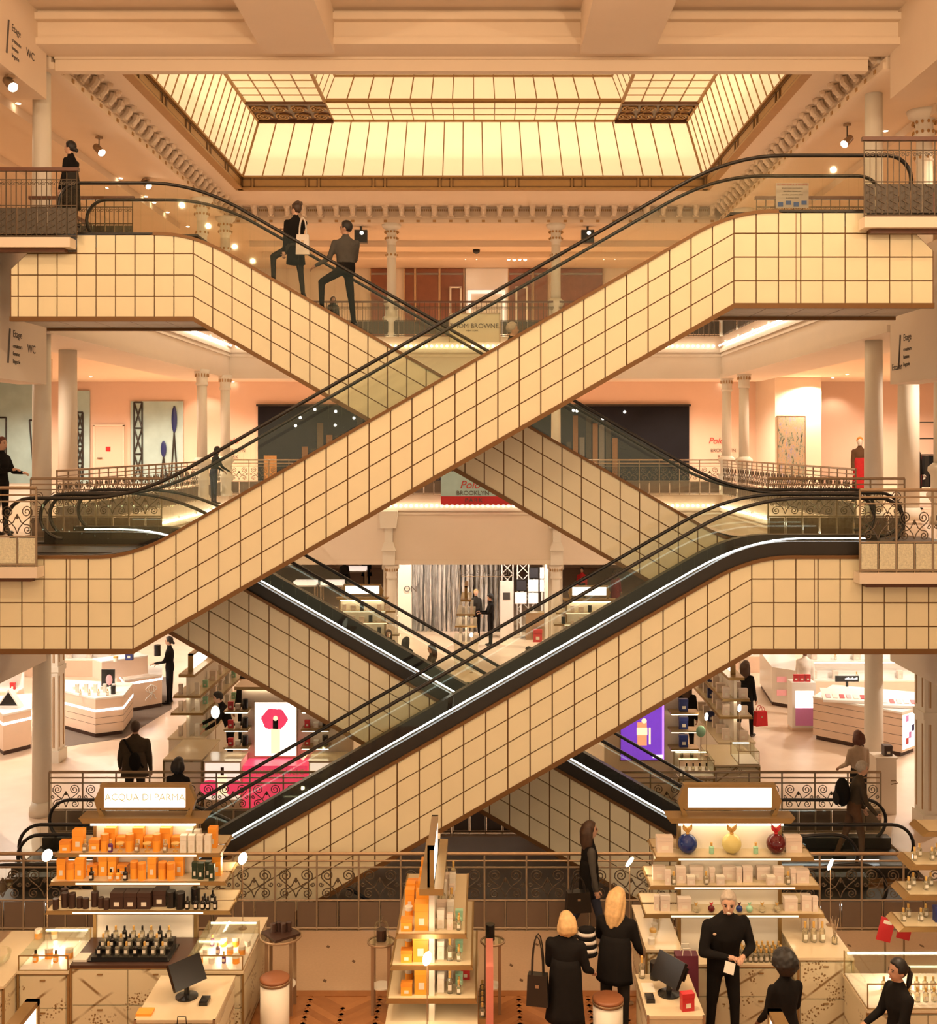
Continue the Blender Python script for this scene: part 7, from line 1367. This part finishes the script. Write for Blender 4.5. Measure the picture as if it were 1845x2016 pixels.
struct('wall_level_one_pier', MB().box(PX(1526, YR), PX(1617, YR), YR, 45, L1, 9.25), m_wall)
t = thing('abstract_painting', 'tall abstract painting of grey, ochre and blue streaks on the level one pier', 'painting', at(1558, YR-.05, L1)); x0, x1 = PX(1531, YR), PX(1584, YR); MB().box(x0, x1, YR-.06, YR-.01, L1+.1, PZ(820, YR)).build('canvas', artmat(), t); f = MB(); f.box(x1, x1+.03, YR-.07, YR, L1+.1, PZ(820, YR)); f.box(x0-.03, x0, YR-.07, YR, L1+.1, PZ(820, YR)); f.box(x0-.03, x1+.03, YR-.07, YR, PZ(820, YR), PZ(820, YR)+.03); f.build('frame', m_pipe, t)
for x, y in ((PX(1505, 44), 44.1), (PX(1655, 44), 44.1), (PX(395, 44), 44.1)):
    o_ = lamp(x, y, 9.1, 45, NEUT, .03, 'wall_wash_light', spot=1.9); o_.rotation_euler = (.2, 0, 0)
struct('wall_level_one_left_box', MB().box(-16.5, -12.6, 31, 33, 8.6, 9.25), m_ceil)
t = thing('clothes_rail', 'black clothes rail with garments by the dark mannequin', 'rail', at(1820, 28, L1)); c = t.location
for s in (-.5, .5): MB().tube([(c.x+s, 28, L1), (c.x+s, 28, L1+2.1)], .02, 6).build('post', m_dark, t)
for z in (1.3, 1.7, 2.1): MB().tube([(c.x-.5, 28, L1+z), (c.x+.5, 28, L1+z)], .015, 6).build('crossbar', m_dark, t)
for k in range(5): MB().box(c.x-.4+k*.18, c.x-.3+k*.18, 27.85, 28.15, L1+.5, L1+1.28).build('garment', (BLACK, MAROON, CHAR)[k % 3], t)
# ---------------------------------------------------------------- level two back wall and fittings
YU = 43.9; m_bwood = mat('red_walnut', (0.26, 0.085, 0.035), .4, noise=.3, scale=3); m_lf = mat('light_frame', (0.62, 0.38, 0.20), .5)
t = thing('wood_panelling', 'red walnut wall panelling in pale frames behind the far level two railing', 'panelling', at(950, YU, L2))
for a, b in ((731, 766), (798, 815), (820, 863), (868, 912), (1003, 1046), (1052, 1078), (1104, 1186)):
    x0, x1 = PX(a, YU), PX(b, YU); MB().box(x0, x1, YU, YU+.06, PZ(537, YU), 13.58).build('panel', m_bwood, t); MB().box(x0, x1, YU, YU+.06, L2, PZ(541, YU)).build('panel', m_bwood, t); MB().box(x1+.01, x1+.045, YU-.03, YU+.06, L2, 13.58).build('stile', m_lf, t); MB().box(x0-.05, x0-.01, YU-.028, YU+.055, L2, 13.58).build('stile', m_lf, t)
t = thing('white_display_niche', 'white niche with a framed pale display in the middle of level two', 'display', at(957, YU, L2)); x0, x1 = PX(917, YU), PX(1000, YU); MB().box(x0, x1, YU-.02, YU+.06, L2, 13.58).build('back', m_gloss, t); f = MB(); a, b = PX(921, YU), PX(995, YU); f.box(a, b, YU-.08, YU-.02, PZ(578, YU), PZ(572, YU)); f.box(a, a+.12, YU-.08, YU-.02, L2, PZ(578, YU)); f.box(b-.12, b, YU-.08, YU-.02, L2, PZ(578, YU)); f.build('frame', m_lit2, t)
for px in (885, 1015): f = MB(); a, b = PX(px, YU-.2), PX(px+24, YU-.2); f.box(a, b, YU-.2, YU-.1, PZ(567, YU-.2), PZ(564, YU-.2)); f.box(a, a+.07, YU-.2, YU-.1, L2, PZ(567, YU)); f.box(b-.07, b, YU-.2, YU-.1, L2, PZ(567, YU)); f.build('side_frame', m_white, t)
t = thing('name_board', 'cream THOM BROWNE name board on the far level two railing', 'sign', at(934, 34.8, L2)); x0, x1 = PX(886, 34.8), PX(983, 34.8); MB().box(x0, x1, 34.8, 34.84, PZ(674, 34.8), PZ(618, 34.8)).build('board', m_panel, t); f = MB(); f.box(x0-.02, x1+.02, 34.78, 34.86, PZ(618, 34.8), PZ(616, 34.8)); f.box(x0-.04, x0, 34.78, 34.86, PZ(674, 34.8), PZ(616, 34.8)); f.box(x1, x1+.04, 34.78, 34.86, PZ(674, 34.8), PZ(616, 34.8)); f.build('frame', m_pipe, t); text('THOM BROWNE.', .20, m_ink, 'lettering', t, P(935, 642, 34.79)); text('NEW YORK', .07, m_ink, 'small_lettering', t, P(930, 651, 34.79))
for px, py, l in ((711, 466, 'black square ceiling loudspeaker beside the man in the blazer'), (1157, 466, 'dark square ceiling loudspeaker behind the handrails')):
    c = P(px, py, 35.4); t = thing('ceiling_speaker', l, 'speaker', c); MB().box(c.x-.2, c.x+.2, 35.3, 35.5, c.z-.2, c.z+.2).build('case', c_bk, t); MB().lathe([(.06, 0), (.06, .02)], (0, 0, 0), 12).xf(Matrix.Translation((c.x+.03, 35.3, c.z+.1)) @ Matrix.Rotation(PI/2, 4, 'X')).build('lamp', m_lit, t); MB().box(c.x-.03, c.x+.03, 35.35, 35.45, c.z+.2, 13.58).build('bracket', m_dark, t)
for px, py, l in ((922, 505, 'cluster of small ceiling lamps above the white niche'), (1018, 508, 'cluster of small ceiling lamps above the walnut panels'), (1195, 505, 'cluster of small ceiling lamps beside a far column')):
    c = onz(px, py, 13.56); t = thing('lamp_cluster', l, 'light', c)
    for k in range(4): MB().ball((c.x-.3+.2*k, c.y+.1*(k % 2), 13.53), .06, n=8, m=6).build('bulb', m_lamp, t)
    MB().box(c.x-.4, c.x+.4, c.y-.02, c.y+.02, 13.56, 13.6).build('track', m_white, t)
c = onz(938, 492, 13.56); t = thing('security_camera', 'black dome security camera on the far ceiling', 'camera', c); MB().ball((c.x, c.y, 13.53), .13, .13, .11, 12, 8).build('dome', c_bk, t, True); MB().lathe([(.15, 13.57), (.15, 13.6)], (c.x, c.y, 0), 14).build('mount', m_white, t)
# extinguisher on the upper right landing
t = thing('fire_extinguisher', 'red fire extinguisher behind the level two landing railing', 'extinguisher', at(1838, 17.6, L2)); c = t.location; MB().lathe([(.075, 0), (.08, .02), (.08, .48), (.04, .56), (.025, .60)], c, 16).build('cylinder', c_rd, t, True); MB().box(c.x-.06, c.x+.02, c.y-.015, c.y+.015, c.z+.60, c.z+.66).build('valve', c_bk, t); MB().tube([c+Vector((-.05, 0, .62)), c+Vector((-.12, 0, .5)), c+Vector((-.1, 0, .25))], .012, 6).build('hose', c_bk, t)
for n_ in ('bulb_glow', 'lamp_glow', 'led_strip', 'led_cool', 'skylight_pane'): bpy.data.materials[n_].cycles.emission_sampling = 'NONE'   # small or dim emitters: no direct sampling needed
for s_ in list(bpy.data.scenes):
    if s_.name == 'bake': bpy.data.scenes.remove(s_)
